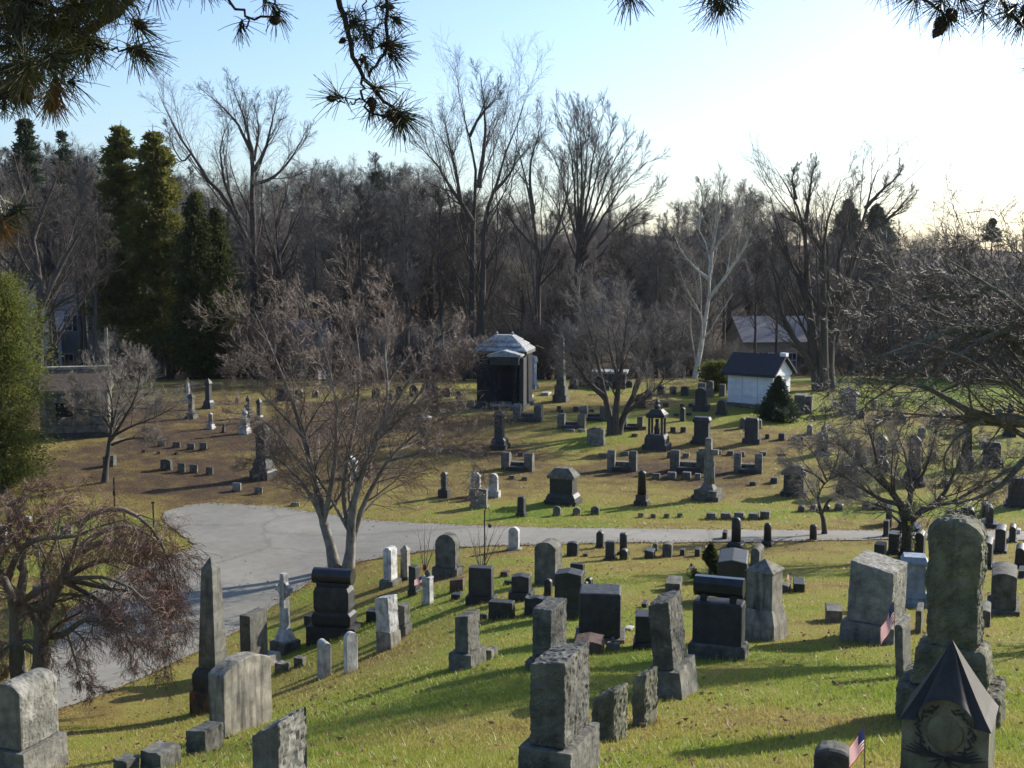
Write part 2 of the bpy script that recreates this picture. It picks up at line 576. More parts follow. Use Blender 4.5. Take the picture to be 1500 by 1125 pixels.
M['dark_wall'] = stone_mat('tree_shaded_granite_wall', (0.03, 0.032, 0.035), (0.018, 0.019, 0.021), lichen=(0.05, 0.05, 0.05), lamt=0.3, stain=0.3, spec=.12, bstr=.2, streak=(0.012, 0.012, 0.012))  # granite darkened in its colour to carry the shade of the trees
M['glass'] = simple('window_glass', (0.03, 0.045, 0.07), (0.02, 0.03, 0.05), 1, rough=.1, bstr=0, spec=.6)
M['black'] = simple('dark_opening', (0.01, 0.01, 0.011), rough=.8)
M['flag_red'] = simple('flag_red', (0.45, 0.03, 0.045), (0.36, 0.025, 0.035), 12, trans=.35, bstr=0)
M['flag_white'] = simple('flag_white', (0.75, 0.74, 0.74), (0.66, 0.65, 0.66), 12, trans=.35, bstr=0)
M['flag_blue'] = simple('flag_blue', (0.025, 0.035, 0.12), (0.02, 0.028, 0.09), 12, trans=.3, bstr=0)
M['wood'] = simple('pale_wood', (0.35, 0.25, 0.14), (0.25, 0.17, 0.09), 20)
M['yellow'] = simple('yellow_tag', (0.75, 0.6, 0.03), (0.7, 0.55, 0.03), 5, bstr=0)
M['flower'] = simple('red_flower', (0.35, 0.03, 0.04), (0.25, 0.02, 0.03), 30)
M['leaves'] = simple('dead_leaves', (0.30, 0.17, 0.09), (0.12, 0.065, 0.04), 1.1, trans=.3, rough=.7)


def road_mat():
    s = NT('worn_asphalt'); co = s.coord()
    n1 = s.noise(co, .35, 4, .6); n2 = s.noise(co, 60, 3, .7); n3 = s.noise(co, 2.5, 4, .6, .6)
    col = s.mix((0.175, 0.168, 0.142), (0.225, 0.215, 0.182), s.ramp(n1, [(0.35, 0), (0.65, 1)]))
    col = s.mix(col, s.ramp(n2, [(0.3, .8), (0.7, 1.15)]), 1.0, 'MULTIPLY')
    col = s.mix(col, s.ramp(n3, [(0.3, .84), (0.45, .97), (0.7, 1.08)]), 1.0, 'MULTIPLY')
    # cracks
    v = s.n('ShaderNodeTexVoronoi', feature='DISTANCE_TO_EDGE'); v.inputs['Scale'].default_value = 0.16
    dn = s.noise(co, 1.2, 4, .6)
    mp = s.mix(co, dn, 0.45)
    s.t.links.new(mp.outputs[2], v.inputs['Vector'])
    cr = s.ramp(v, [(0.0, .72), (0.006, .85), (0.012, 1)])
    col = s.mix(col, cr, .8, 'MULTIPLY')
    return s.bsdf(col, .85, n2, .4, .01, .3)


M['road'] = road_mat()


def ground_mat():
    s = NT('winter_turf'); co = s.n('ShaderNodeTexCoord')
    class W: pass
    m = s.n('ShaderNodeMapping'); s.l(co, m, 'Object', 0)
    a = s.n('ShaderNodeAttribute', attribute_name='dry')
    n1 = s.noise(m, 1.3, 5, .65); n2 = s.noise(m, 9, 4, .7); n3 = s.noise(m, 45, 3, .7)
    ad = s.n('ShaderNodeMath', operation='ADD'); s.t.links.new(a.outputs['Fac'], ad.inputs[0])
    sub = s.n('ShaderNodeMath', operation='MULTIPLY_ADD'); s.l(n1, sub, 0, 0); sub.inputs[1].default_value = 0.9; sub.inputs[2].default_value = -0.45
    s.l(sub, ad, 0, 1)
    sub2 = s.n('ShaderNodeMath', operation='MULTIPLY_ADD'); s.l(n2, sub2, 0, 0); sub2.inputs[1].default_value = 0.5; sub2.inputs[2].default_value = -0.25
    ad2 = s.n('ShaderNodeMath', operation='ADD'); s.l(ad, ad2, 0, 0); s.l(sub2, ad2, 0, 1)
    col = s.ramp(ad2, [(0.0, (0.085, 0.14, 0.015)), (0.3, (0.17, 0.195, 0.03)), (0.55, (0.215, 0.175, 0.05)), (0.8, (0.125, 0.088, 0.032)), (1.0, (0.065, 0.043, 0.028))])
    col = s.mix(col, s.ramp(n3, [(0.3, .55), (0.65, 1.25)]), 1.0, 'MULTIPLY')
    bm = s.mix(n2, n3, .6)
    return s.bsdf(col, .95, bm, .9, .06, .15)


M['ground'] = ground_mat()


def grass_mat():
    s = NT('grass_blades')
    a = s.n('ShaderNodeAttribute', attribute_name='tint')
    col = s.ramp(a, [(0.0, (0.125, 0.20, 0.022)), (0.3, (0.25, 0.285, 0.045)), (0.55, (0.36, 0.30, 0.085)), (0.8, (0.20, 0.135, 0.05)), (1.0, (0.11, 0.065, 0.035))], oa='Fac')
    return s.bsdf(col, .45, spec=.4, trans=.45)


M['grass'] = grass_mat()
# ------------------------------------------------------------------ land
def dryness(x, y):
    x = np.asarray(x, float); y = np.asarray(y, float)
    v = vnoise(x / 3.2, y / 2.2, 11) * .6 + vnoise(x / 1.1, y / .8, 12) * .4
    w = vnoise(x / 9, y / 7, 13)
    d = 0.02 + 0.58 * v + 0.22 * w
    near = np.clip((y - 33) / 8, 0, 1) * np.clip((x - 1) / 4, 0, 1)
    d = d + near * 0.22
    hill = np.clip((y - 49) / 4, 0, 1)
    dh = 0.35 + 0.64 * w + 0.55 * (v - .5)
    dh = dh + 0.22 * np.clip((-4 - x) / 5, 0, 1) * np.clip((y - 53) / 4, 0, 1)
    g = np.exp(-(((x - 4.5) / 4.5) ** 2 + ((y - 70) / 5.5) ** 2))
    g2 = np.exp(-((y - 51.5) / 2.2) ** 2) * np.clip((x + 4) / 5, 0, 1)
    g3 = np.exp(-(((x + 21) / 4) ** 2 + ((y - 56) / 4) ** 2))
    g4 = np.clip((y - 80) / 6, 0, 1) * 0.22 * np.clip((102 - y) / 6, 0, 1)
    g5 = np.clip((x - 10) / 8, 0, 1) * .16
    dh = dh - 0.45 * g - 0.30 * g2 - 0.35 * g3 - g4 - g5
    d = d * (1 - hill) + dh * hill
    wood = np.clip((y - 100) / 8, 0, 1)
    d = d * (1 - wood) + 0.98 * wood
    return np.clip(d, 0, 1)


def axis_coords(lo, hi, fine_lo, fine_hi, st, grow=1.12):
    a = list(np.arange(fine_lo, fine_hi, st))
    s = st
    while a[-1] < hi:
        s = min(s * grow, 14); a.append(a[-1] + s)
    s = st
    b = [a[0]]
    while b[-1] > lo:
        s = min(s * grow, 14); b.append(b[-1] - s)
    return np.array(b[:0:-1] + a)


gx = axis_coords(-420, 420, -34, 34, .35)
gy = axis_coords(-30, 800, 6, 104, .35)
XX, YY = np.meshgrid(gx, gy)
ZZ = H(XX, YY)
nxg, nyg = len(gx), len(gy)
i = np.arange(nxg - 1)[None, :]; j = np.arange(nyg - 1)[:, None]
a = j * nxg + i
quads = np.stack([a, a + 1, a + nxg + 1, a + nxg], -1).reshape(-1, 4)
go = mk('ground', np.stack([XX.ravel(), YY.ravel(), ZZ.ravel()], 1), quads, M['ground'], smooth=True, attrs={'dry': dryness(XX.ravel(), YY.ravel())})
tag(go, kind='structure')

# road, traced where its edges lie on the land
far_edge = [(1560, 780), (1400, 779), (1300, 778), (1200, 777.5), (1100, 777), (1000, 776), (900, 775), (800, 774), (700, 771), (620, 767), (540, 762), (470, 752), (400, 743), (350, 739), (310, 737)]
wedge = [(275, 741), (240, 751), (236, 760), (252, 775), (272, 788), (285, 798), (278, 806), (255, 812), (232, 818)]
left_edge = [(200, 828), (150, 855), (105, 893), (85, 930), (70, 975), (40, 1040), (-10, 1110)]
near_edge = [(40, 1065), (100, 1037), (160, 1013), (220, 989), (255, 972), (297, 953), (353, 922), (397, 893), (430, 868), (463, 849), (527, 824), (600, 812), (667, 803), (750, 800), (850, 797),
             (1000, 795.5), (1100, 795), (1200, 793), (1300, 791), (1400, 792), (1560, 794)]
poly = [hit(px, py)[:2] for px, py in far_edge + wedge + left_edge + near_edge]
poly = np.array(poly)


def inpoly(x, y, P=poly):
    inside = np.zeros(np.shape(x), bool)
    n = len(P)
    for k in range(n):
        x1, y1 = P[k]; x2, y2 = P[(k + 1) % n]
        if y1 == y2: continue
        c = ((y1 > y) != (y2 > y)) & (x < (x2 - x1) * (y - y1) / (y2 - y1) + x1)
        inside ^= c
    return inside


# densify boundary with slight wobble
bd = []
for k in range(len(poly)):
    p, q = poly[k], poly[(k + 1) % len(poly)]
    L = np.linalg.norm(q - p); m = max(1, int(L / .3))
    nrm = np.array([-(q - p)[1], (q - p)[0]]) / max(L, 1e-6)
    for t in range(m):
        w = p + (q - p) * t / m
        bd.append(w + nrm * (vnoise(w[0] * 1.5, w[1] * 1.5, 9) - .5) * .16 + nrm * (vnoise(w[0] * 5, w[1] * 5, 19) - .5) * .12)
bd = np.array(bd)
ax, ay = np.meshgrid(np.arange(poly[:, 0].min(), poly[:, 0].max(), .5), np.arange(poly[:, 1].min(), poly[:, 1].max(), .5))
ax, ay = ax.ravel(), ay.ravel()
ins = inpoly(ax, ay)
for dx, dy in ((.2, 0), (-.2, 0), (0, .2), (0, -.2)): ins &= inpoly(ax + dx, ay + dy)
allp = [Vector((float(p[0]), float(p[1]))) for p in bd] + [Vector((float(a_), float(b_))) for a_, b_ in zip(ax[ins], ay[ins])]
nb = len(bd)
res = geometry.delaunay_2d_cdt(allp, [(k, (k + 1) % nb) for k in range(nb)], [], 1, 1e-4)
rv = np.array([(v.x, v.y) for v in res[0]])
rz = H(rv[:, 0], rv[:, 1]) + 0.03
tri = np.array([f for f in res[2] if len(f) == 3])
# face up
v0, v1, v2 = rv[tri[:, 0]], rv[tri[:, 1]], rv[tri[:, 2]]
cr = (v1 - v0)[:, 0] * (v2 - v0)[:, 1] - (v1 - v0)[:, 1] * (v2 - v0)[:, 0]
tri[cr < 0] = tri[cr < 0][:, ::-1]
ro = mk('road', np.column_stack([rv, rz]), tri, M['road'], smooth=True)
tag(ro, kind='structure')


# ------------------------------------------------------------------ grass
def blades(name, n, r0, r1, ang, hgt, wid, seed, ex=1.3, straw=0.0, ymin=None):
    rg = np.random.default_rng(seed)
    th = np.radians(rg.uniform(-ang, ang, n))
    u = rg.uniform(0, 1, n)
    k = 2 - ex
    r = (r0 ** k + u * (r1 ** k - r0 ** k)) ** (1 / k)
    x = r * np.sin(th); y = r * np.cos(th)
    # clump
    x = x + rg.normal(0, .03, n); y = y + rg.normal(0, .03, n)
    ok = ~inpoly(x, y)
    x, y, r = x[ok], y[ok], r[ok]
    d = dryness(x, y)
    keep = rg.uniform(0, 1, len(x)) < (0.45 + 0.55 * vnoise(x * 2.2, y * 2.2, 21)) * (1.15 - .55 * d)
    x, y, r, d = x[keep], y[keep], r[keep], d[keep]
    n = len(x)
    z = H(x, y)
    h = hgt * rg.uniform(.4, 1.3, n) * (0.6 + 0.8 * vnoise(x * 1.3, y * 1.3, 22)) * (1 - .35 * d)
    w = wid * rg.uniform(.7, 1.3, n)
    a = rg.uniform(0, 2 * np.pi, n)
    lean = rg.normal(0, .55, (n, 2)) * h[:, None]
    bx, by = np.cos(a) * w / 2, np.sin(a) * w / 2
    V = np.zeros((n, 3, 3))
    V[:, 0] = np.stack([x - bx, y - by, z - .01], 1)
    V[:, 1] = np.stack([x + bx, y + by, z - .01], 1)
    V[:, 2] = np.stack([x + lean[:, 0], y + lean[:, 1], z + h], 1)
    t = np.clip(d + rg.normal(0, .12, n) + straw, 0, 1)
    o = mk(name, V.reshape(-1, 3), np.arange(n * 3).reshape(-1, 3), M['grass'], attrs={'tint': np.repeat(t, 3)})
    return tag(o, kind='stuff')



# fallen leaves
def leaves(n, r0, r1, seed, size):
    rg = np.random.default_rng(seed)
    th = np.radians(rg.uniform(-26, 26, n)); r = np.sqrt(rg.uniform(r0 ** 2, r1 ** 2, n))
    x = r * np.sin(th); y = r * np.cos(th)
    ok = ((vnoise(x / 2, y / 2, 41) > .5) | (rg.uniform(0, 1, n) < .25)) & (~inpoly(x, y) | (rg.uniform(0, 1, n) < .1))
    x, y = x[ok], y[ok]; n = len(x)
    z = H(x, y) + .035
    a = rg.uniform(0, 6.28, n); s = size * rg.uniform(.5, 1.3, n)
    P = []
    for dx, dy in ((-1, 0), (-.1, -.6), (1, 0), (.1, .6)):
        P.append(np.stack([x + (dx * np.cos(a) - dy * np.sin(a)) * s, y + (dx * np.sin(a) + dy * np.cos(a)) * s, z + rg.uniform(-.02, .035, n)], 1))
    V = np.stack(P, 1).reshape(-1, 3)
    return tag(mk('fallen_leaves', V, np.arange(n * 4).reshape(-1, 4), M['leaves']), 'dead brown leaves scattered over the grass', 'leaves', kind='stuff')


leaves(9000, 9, 50, 5, .042)


def edge_litter():
    rg = np.random.default_rng(8); n = 5200
    k = rg.integers(0, len(bd), n); p = bd[k] + rg.normal(0, .22, (n, 2)) ** 1
    ok = (p[:, 1] < 62) & (np.abs(p[:, 0]) < .6 * p[:, 1]); p = p[ok]; n = len(p)
    x, y = p[:, 0], p[:, 1]; z = H(x, y) + .045
    a = rg.uniform(0, 6.28, n); s = .035 * rg.uniform(.5, 1.4, n)
    P = [np.stack([x + (dx * np.cos(a) - dy * np.sin(a)) * s, y + (dx * np.sin(a) + dy * np.cos(a)) * s, z + rg.uniform(-.015, .03, n)], 1) for dx, dy in ((-1, 0), (-.1, -.6), (1, 0), (.1, .6))]
    tag(mk('fallen_leaves', np.stack(P, 1).reshape(-1, 3), np.arange(n * 4).reshape(-1, 4), M['leaves']), 'dead leaves gathered along the ragged road edges', 'leaves', kind='stuff')


edge_litter()
# ------------------------------------------------------------------ gravestones
GN = 'gravestones on the near lawn'
GH = 'gravestones on the hill beyond the road'
seedc = [100]
FOOT = []


def place(px, py, wpx):
    p = hit(px, py)
    s = depth(p) / F
    y = p[1] + wpx * s * 0.32
    x = p[0] * y / p[1]
    return np.array([x, y, float(H(x, y))]), s, float(p[2])


def phi_rel(px, yaw):
    return max(math.radians(yaw) - math.atan((px - 750) / F), math.radians(4))


def grave(label, px, py, w, h, fb=.3, top='flat', mat='granite', axis='x', base=None, yaw=22, rough=None, faces='all', lean=(0, 0), res=None,
          big=0, taper=1.0, group=GN, cat='gravestone', basemat=None, r=None, topT=1.0, name='gravestone', Tm=None):
    seedc[0] += 1
    loc, s, zf = place(px, py, w)
    FOOT.append((loc[0], loc[1], w * s * .5, yaw))
    ph = phi_rel(px, yaw)
    W = w * (1 - fb) / math.cos(ph) * s
    T = w * fb / math.sin(ph) * s
    if Tm: T = Tm
    T = max(T, 0.07)
    hh = h * s + max(0, zf - loc[2]) * 1.0
    hh = h * s - (loc[2] - zf) * .5
    if rough is None: rough = .010 if mat in ('granite', 'granite_light', 'mossy', 'brownstone') else .003
    if res is None: res = .045 if loc[1] < 30 else .09
    if r is None: r = .014
    rot = (lean[0], lean[1], -math.radians(yaw))
    if base is None:
        V, Q = slab(W, T, hh, top, axis, taper, r, rough, faces, seedc[0], res, topT=topT, big=big)
        o = mk(name, V, Q, M[mat], smooth=False)
        o.location = loc; o.rotation_euler = rot
        return tag(o, label, cat, group)
    bw, bh = base
    root = empty(name, loc, rot=rot)
    tag(root, label, cat, group)
    hb = bh * s
    V, Q = slab(W, T, hh - hb, top, axis, taper, r, rough, faces, seedc[0], res, sink=.0, topT=topT, big=big)
    V[:, 2] += hb
    mk('tablet', V, Q, M[mat], root, smooth=False)
    bm = basemat or mat
    br = .012 if bm in ('granite', 'granite_light', 'mossy') else .003
    V, Q = slab(W + bw * s, T + bw * s * .9, hb, 'flat', 'x', .97, .012, br, 'all', seedc[0] + 50, res, sink=.3)
    mk('base', V, Q, M[bm], root, smooth=False)
    return root


def mono(label, px, py, w, h, spec, mat='granite', yaw=27, group=GN, cat='monument', name='monument', dr=1.0, cham=.05, sq=True, lean=(0, 0), extra=None):
    """spec: [(partname, matkey or None, nsides, [(zf, wf[, dfrac]), ...])]"""
    loc, s, zf = place(px, py, w)
    FOOT.append((loc[0], loc[1], w * s * .5, yaw))
    ph = phi_rel(px, yaw)
    Wm = w * s / (math.cos(ph) + dr * math.sin(ph)) if sq else w * s
    Dm = Wm * dr
    hm = h * s - (loc[2] - zf) * .5
    root = empty(name, loc, rot=(lean[0], lean[1], -math.radians(yaw)))
    tag(root, label, cat, group)
    first = True
    for pn, mk_, n, secs in spec:
        ss = []
        for q in secs:
            wf = q[1]; df = q[2] if len(q) > 2 else wf
            ss.append((q[0] * hm, wf * Wm, df * Dm))
        if first: ss = [(-.35, ss[0][1], ss[0][2])] + ss
        V, Q = loft(ss, n, cham)
        o = mk(pn, V, Q, M[mk_ or mat], root, smooth=n > 8)
        if n > 8: flat_caps(o)
        first = False
    if extra: extra(root, Wm, Dm, hm, s)
    return root


def flat_caps(o):
    me = o.data
    me.polygons.foreach_set('use_smooth', [len(p.vertices) == 4 and abs(p.normal.z) < .8 for p in me.polygons])


def addbox(root, name, mat, *b):
    V, Q = box(*b); return mk(name, V, Q, M[mat], root)


def ball(c, r, n=10, sz=1.0):
    th = np.linspace(0, np.pi, n // 2 + 2); ph = np.linspace(0, 2 * np.pi, n, endpoint=False)
    V = np.array([(math.sin(t) * math.cos(p) * r, math.sin(t) * math.sin(p) * r, math.cos(t) * r * sz) for t in th for p in ph]) + np.array(c)
    q = [(a * n + b, (a + 1) * n + b, (a + 1) * n + (b + 1) % n, a * n + (b + 1) % n) for a in range(len(th) - 1) for b in range(n)]
    return V, [np.array(q)]


def tube(pts, r, ns=6):
    pts = np.array(pts, float)[None]
    R = np.full(pts.shape[:2], r) if np.isscalar(r) else np.array(r)[None]
    return sweep(pts, R, ns)


# ============ NEAR LAWN =================================================
grave('rough grey stone with rounded smooth top at the bottom left corner', 42, 1132, 92, 142, .58, 'round3', 'granite_light', 'x', (18, 48), rough=.017, faces='notfront', r=.04, yaw=20, res=.025)
grave('low rock faced grey marker, rightmost of the bottom left row, below the arched tablet', 301, 1103, 56, 40, .5, 'slantL', 'granite', rough=.02, yaw=25)
grave('low rock faced marker, middle of the three in the bottom left row', 236, 1128, 60, 32, .5, 'rough', 'granite', rough=.02, yaw=25)
grave('low rock marker cut by the bottom edge, leftmost of the bottom left row', 186, 1136, 40, 26, .5, 'rough', 'granite', rough=.02, yaw=25)
grave('rough broken faced stone with slanted top at the bottom edge, left of centre', 412, 1178, 82, 134, .52, 'slantLL', 'granite_light', rough=.035, faces='notfront', res=.03, r=.02)
grave('wide pale tablet with gently arched top beside the obelisk', 354, 1074, 92, 112, .76, 'low', 'limestone', 'y', yaw=30, rough=.004, r=.02)
grave('upright rock faced stone on a pale slab directly behind the arched tablet', 373, 985, 40, 88, .62, 'flat', 'granite', 'x', (30, 22), rough=.018, faces='notfront', basemat='granite_light', yaw=24)

mono('tall grey obelisk on a dark mossy pedestal', 314, 1043, 72, 230, [
    ('base', 'rusty', 4, [(0, 1), (.13, 1), (.145, .93)]),
    ('plinth', 'granite_dark', 4, [(.145, .84), (.19, .87), (.25, .87), (.29, .70)]),
    ('shaft', 'granite', 4, [(.29, .60), (.92, .385), (.999, .01)])], cat='obelisk', name='obelisk', yaw=24)


def celtic_ring(root, Wm, Dm, hm, s):
    zc = .80 * hm; r = .16 * hm * .55
    n = 18; V = []; q = []
    for i in range(n):
        a = 2 * math.pi * i / n
        for rr, yy in ((r * 1.15, -.05), (r * 1.15, .05), (r * .8, .05), (r * .8, -.05)):
            V.append((math.cos(a) * rr, yy, zc + math.sin(a) * rr))
    for i in range(n):
        for k in range(4):
            q.append((i * 4 + k, ((i + 1) % n) * 4 + k, ((i + 1) % n) * 4 + (k + 1) % 4, i * 4 + (k + 1) % 4))
    mk('ring', V, np.array(q), M['marble'], root)
    addbox(root, 'arm', 'marble', -r * 1.5, r * 1.5, -.07, .07, zc - .07, zc + .07)


mono('pale ringed celtic cross on a tapering foot near the road bend', 418, 958, 46, 118, [
    ('base', 'granite', 4, [(0, 1), (.15, 1)]),
    ('foot', 'marble', 4, [(.15, .68), (.17, .7), (.30, .38)]),
    ('shaft', 'marble', 4, [(.30, .36), (.98, .27), (1, .25)])], cat='celtic cross', name='celtic_cross', yaw=40, extra=celtic_ring)

grave('tiny rough grey footstone nearest the obelisk, left of its twin', 414, 985, 24, 14, .35, 'rough', 'granite', rough=.02)
grave('tiny rough grey footstone right of the celtic cross base', 440, 977, 20, 14, .35, 'rough', 'granite', rough=.02)
grave('slim pale tablet leaning left, left one of the pair below the scroll monument', 475, 993, 21, 57, .55, 'arch', 'marble', 'y', yaw=55, lean=(.04, .10))
grave('slim pale round topped tablet, right one of the pair below the scroll monument', 514, 985, 21, 60, .78, 'arch', 'marble', 'y', yaw=50)


def scroll_top(root, Wm, Dm, hm, s):
    L = .40 * Wm; z = .885 * hm; r = .115 * hm
    V, Q = loft([(-L, 2 * r, 2 * r), (L, 2 * r, 2 * r)], 20)
    V = V[:, [2, 0, 1]]; V[:, 2] += z
    mk('roll', V, Q, M['polished'], root, smooth=False)
    addbox(root, 'saddle', 'granite_dark', -L * .8, L * .8, -r * .7, r * .7, .74 * hm, .80 * hm)


mono('black monument with a polished roll on top beside the road tree', 490, 937, 84, 102, [
    ('base', 'granite_dark', 4, [(0, 1), (.18, 1)]),
    ('plinth', 'granite_dark', 4, [(.18, .74, .74), (.22, .8), (.34, .8), (.38, .7)]),
    ('die', 'granite_dark', 4, [(.38, .66), (.44, .72), (.68, .72), (.745, .64)])], 'granite_dark', dr=.5, extra=scroll_top, yaw=12)
grave('low dark bench slab at the left foot of the roll topped monument', 456, 915, 22, 13, .4, 'flat', 'granite_dark')

grave('white tablet with stepped gable top, farthest left by the road', 572, 859, 21, 58, .45, 'shoulder', 'marble', 'x', (10, 10), basemat='granite', yaw=25)
mono('slim pale pointed shaft beside the white stepped tablet', 594, 850, 18, 52, [
    ('base', 'granite', 4, [(0, 1), (.1, 1)]),
    ('shaft', 'limestone', 4, [(.1, .85), (.82, .75), (.84, .88), (.88, .8), (1, .05)])], yaw=20, name='gravestone', cat='gravestone')
grave('small dark slanted stone with the little flag in front', 607, 872, 17, 44, .4, 'slantR', 'granite_dark', 'x', (3, 8))
mono('small square white post stone capped with an urn', 627, 886, 19, 52, [
    ('base', 'marble', 4, [(0, 1), (.08, 1)]),
    ('die', 'marble', 4, [(.08, .88), (.74, .84), (.75, .95), (.8, .9)]),
    ('urn', 'granite', 10, [(.8, .4), (.84, .62), (.92, .7), (.97, .35), (1, .2)])], yaw=25, name='gravestone', cat='gravestone')
grave('large grey round headed tomb by the road, left of the crook pole', 656, 846, 37, 64, .2, 'arch', 'granite', 'x', (9, 15), rough=.015, faces='notfront', yaw=22)
grave('low olive brown slant stone in front of the large round headed tomb', 670, 867, 23, 20, .15, 'slantL', 'brownstone', yaw=10)
grave('tiny black ground plaque left of the dark square stone', 669, 878, 17, 8, .2, 'flat', 'granite_dark', yaw=10)
grave('black square topped stone with a wide base below the crook pole', 705, 884, 38, 53, .1, 'flat', 'granite_dark', 'x', (9, 11), yaw=10, taper=.97)
grave('rust brown footstone beside the crook pole', 740, 845, 15, 8, .3, 'rough', 'brownstone', rough=.01)
grave('pale broken faced stone leaning on a square block, left centre of the lawn', 570, 951, 34, 79, .42, 'slantL', 'marble', 'x', (3, 26), rough=.02, basemat='limestone', yaw=35, lean=(0, -.07))
grave('small rough stone tucked behind the pale leaning stone', 592, 932, 19, 48, .45, 'slantR', 'granite', 'x', (5, 18), rough=.02)
grave('long low dark slab behind the pale leaning stone', 567, 906, 62, 9, .1, 'flat', 'granite_dark', yaw=8)
grave('rock faced stone half black and half sunlit, alone on the open lawn', 685, 978, 37, 82, .48, 'slantL', 'granite', 'x', (16, 27), rough=.02, faces='notfront', yaw=22, res=.03)
grave('little whitish block right of the lone rock faced stone', 720, 965, 20, 15, .5, 'flat', 'limestone')
grave('long low black rock marker in the middle of the lawn', 735, 908, 40, 26, .12, 'flat', 'granite_dark', rough=.012, yaw=14)
grave('small black block at the left end of the long low black marker', 709, 908, 13, 8, .2, 'flat', 'granite_dark')
grave('low dark stone with an emblem and slanted shoulders', 764, 880, 30, 38, .15, 'lowpeak', 'granite_dark', 'x', (9, 14), yaw=12)
grave('flat little dark marker above the emblem stone', 746, 857, 16, 6, .2, 'flat', 'granite_dark')
grave('tall rough edged grey tomb with rounded head, centre of the lawn', 803, 858, 41, 66, .25, 'round3', 'granite', rough=.025, faces='notfront', yaw=22)
grave('low dark rock marker leaning back below the rough round headed tomb', 786, 902, 38, 27, .15, 'rough', 'granite_dark', rough=.012, yaw=12, topT=.6)
grave('big black square stone behind the wide black stone', 834, 908, 44, 72, .12, 'lowpeak', 'granite_dark', 'x', (5, 20), yaw=12)
grave('short dark rounded stone at the left of the big black square stone', 803, 873, 13, 25, .2, 'arch', 'granite_dark')
grave('thin pale edged tablet leaning against the big black square stone', 816, 885, 10, 47, .5, 'arch', 'marble', 'y', yaw=60, lean=(0, .12))
grave('dark rectangular stone peeking above the big black square stone', 846, 848, 22, 22, .15, 'flat', 'granite_dark', 'x', (3, 5))
grave('small dark cube right of the peeking rectangular stone', 863, 858, 12, 12, .3, 'arch', 'granite_dark')
grave('slim rounded dark stone right of the big black square stone', 858, 866, 8, 14, .3, 'arch', 'granite_dark')
grave('grey rock faced block on a mossy base behind the big front stone', 805, 979, 52, 95, .46, 'flat', 'granite', 'x', (18, 19), rough=.02, yaw=22, res=.03, r=.02)
grave('wide black stone with rounded corners, largest black one on the lawn', 879, 942, 65, 78, .06, 'flat', 'granite_dark', 'x', (14, 13), yaw=6, rough=.01, basemat='granite', r=.04)
grave('low reddish brown chamfered marker before the wide black stone', 863, 957, 45, 22, .08, 'lowpeak', 'brownstone', yaw=8)
mono('tiny pale stone with a carved figure, right of the reddish marker', 898, 952, 21, 18, [
    ('base', 'granite_light', 4, [(0, 1), (.5, .95), (.55, .8)]),
    ('figure', 'granite_light', 8, [(.55, .3), (.7, .42), (.82, .25), (.92, .3), (1, .1)])], yaw=15, name='gravestone', cat='gravestone', dr=.5)
grave('flat pale plaque in the grass right of the wide black stone', 922, 924, 15, 5, .3, 'flat', 'marble')
grave('flat dark plaque right of the figure stone', 912, 940, 12, 6, .3, 'flat', 'granite')
grave('narrow black stone left of the leaning rough slab', 943, 950, 27, 52, .1, 'flat', 'granite_dark', 'x', (7, 13), yaw=8)
grave('big rock faced granite block on a boulder base at the bottom centre', 820, 1136, 91, 186, .42, 'slantL', 'granite', 'x', (28, 60), rough=.024, faces='all', yaw=22, res=.022, r=.02)
grave('low boulder like slab sloping left, left of the pair beside the big block', 893, 1086, 62, 84, .42, 'slantLL', 'mossy', rough=.03, faces='all', yaw=30, res=.03, r=.05, Tm=.42)
grave('low boulder like slab with a sloping top, right of the pair', 944, 1064, 42, 86, .5, 'slantLL', 'mossy', rough=.028, yaw=30, res=.03, r=.04, Tm=.42)
grave('dark rough slab leaning left on a broken base', 986, 1020, 50, 148, .38, 'slantL', 'granite', 'x', (22, 48), rough=.025, yaw=22, lean=(0, -.10), res=.03)


def roll_top(root, Wm, Dm, hm, s):
    L = .43 * Wm; z = .875 * hm; r = .125 * hm
    V, Q = loft([(-L, 2 * r, 2 * r), (L, 2 * r, 2 * r)], 8)
    V = V[:, [2, 0, 1]]; V[:, 2] += z
    mk('roll', V, Q, M['polished'], root)
    for sx in (-1, 1):
        addbox(root, 'support', 'granite_dark', sx * L * .6 - .06, sx * L * .6 + .06, -Dm * .25, Dm * .25, .70 * hm, .79 * hm)


mono('black granite monument with an eight sided roll held on two supports', 1052, 968, 90, 122, [
    ('base', 'granite', 4, [(0, 1), (.17, 1), (.20, .93)]),
    ('die', 'granite_dark', 4, [(.20, .86), (.68, .86), (.705, .82)])], 'granite_dark', dr=.45, extra=roll_top, yaw=20)
mono('pale streaked square pillar with a pyramid cap', 1118, 938, 72, 118, [
    ('base', 'limestone', 4, [(0, 1), (.22, .97), (.40, .78)]),
    ('die', 'limestone', 4, [(.40, .74), (.86, .72)]),
    ('cap', 'limestone', 4, [(.86, .80), (.875, .80), (1, .03)])], 'limestone', yaw=34, cham=.03)
grave('dark stone with a faceted top behind the roll monument', 1073, 882, 48, 70, .12, 'lowpeak', 'granite_dark', yaw=12, r=.03)
grave('small dark round headed stone behind the pyramid capped pillar', 1109, 828, 20, 28, .35, 'arch', 'granite', rough=.01)
grave('small plain grey marker left of the dwarf evergreen', 987, 866, 25, 16, .15, 'flat', 'granite', yaw=12)
grave('small slanted marker right of the pyramid capped pillar, left of two', 1149, 868, 18, 14, .2, 'slantR', 'granite')
grave('small square marker right of the pyramid capped pillar, right of two', 1170, 866, 19, 15, .15, 'flat', 'granite_dark', yaw=12)
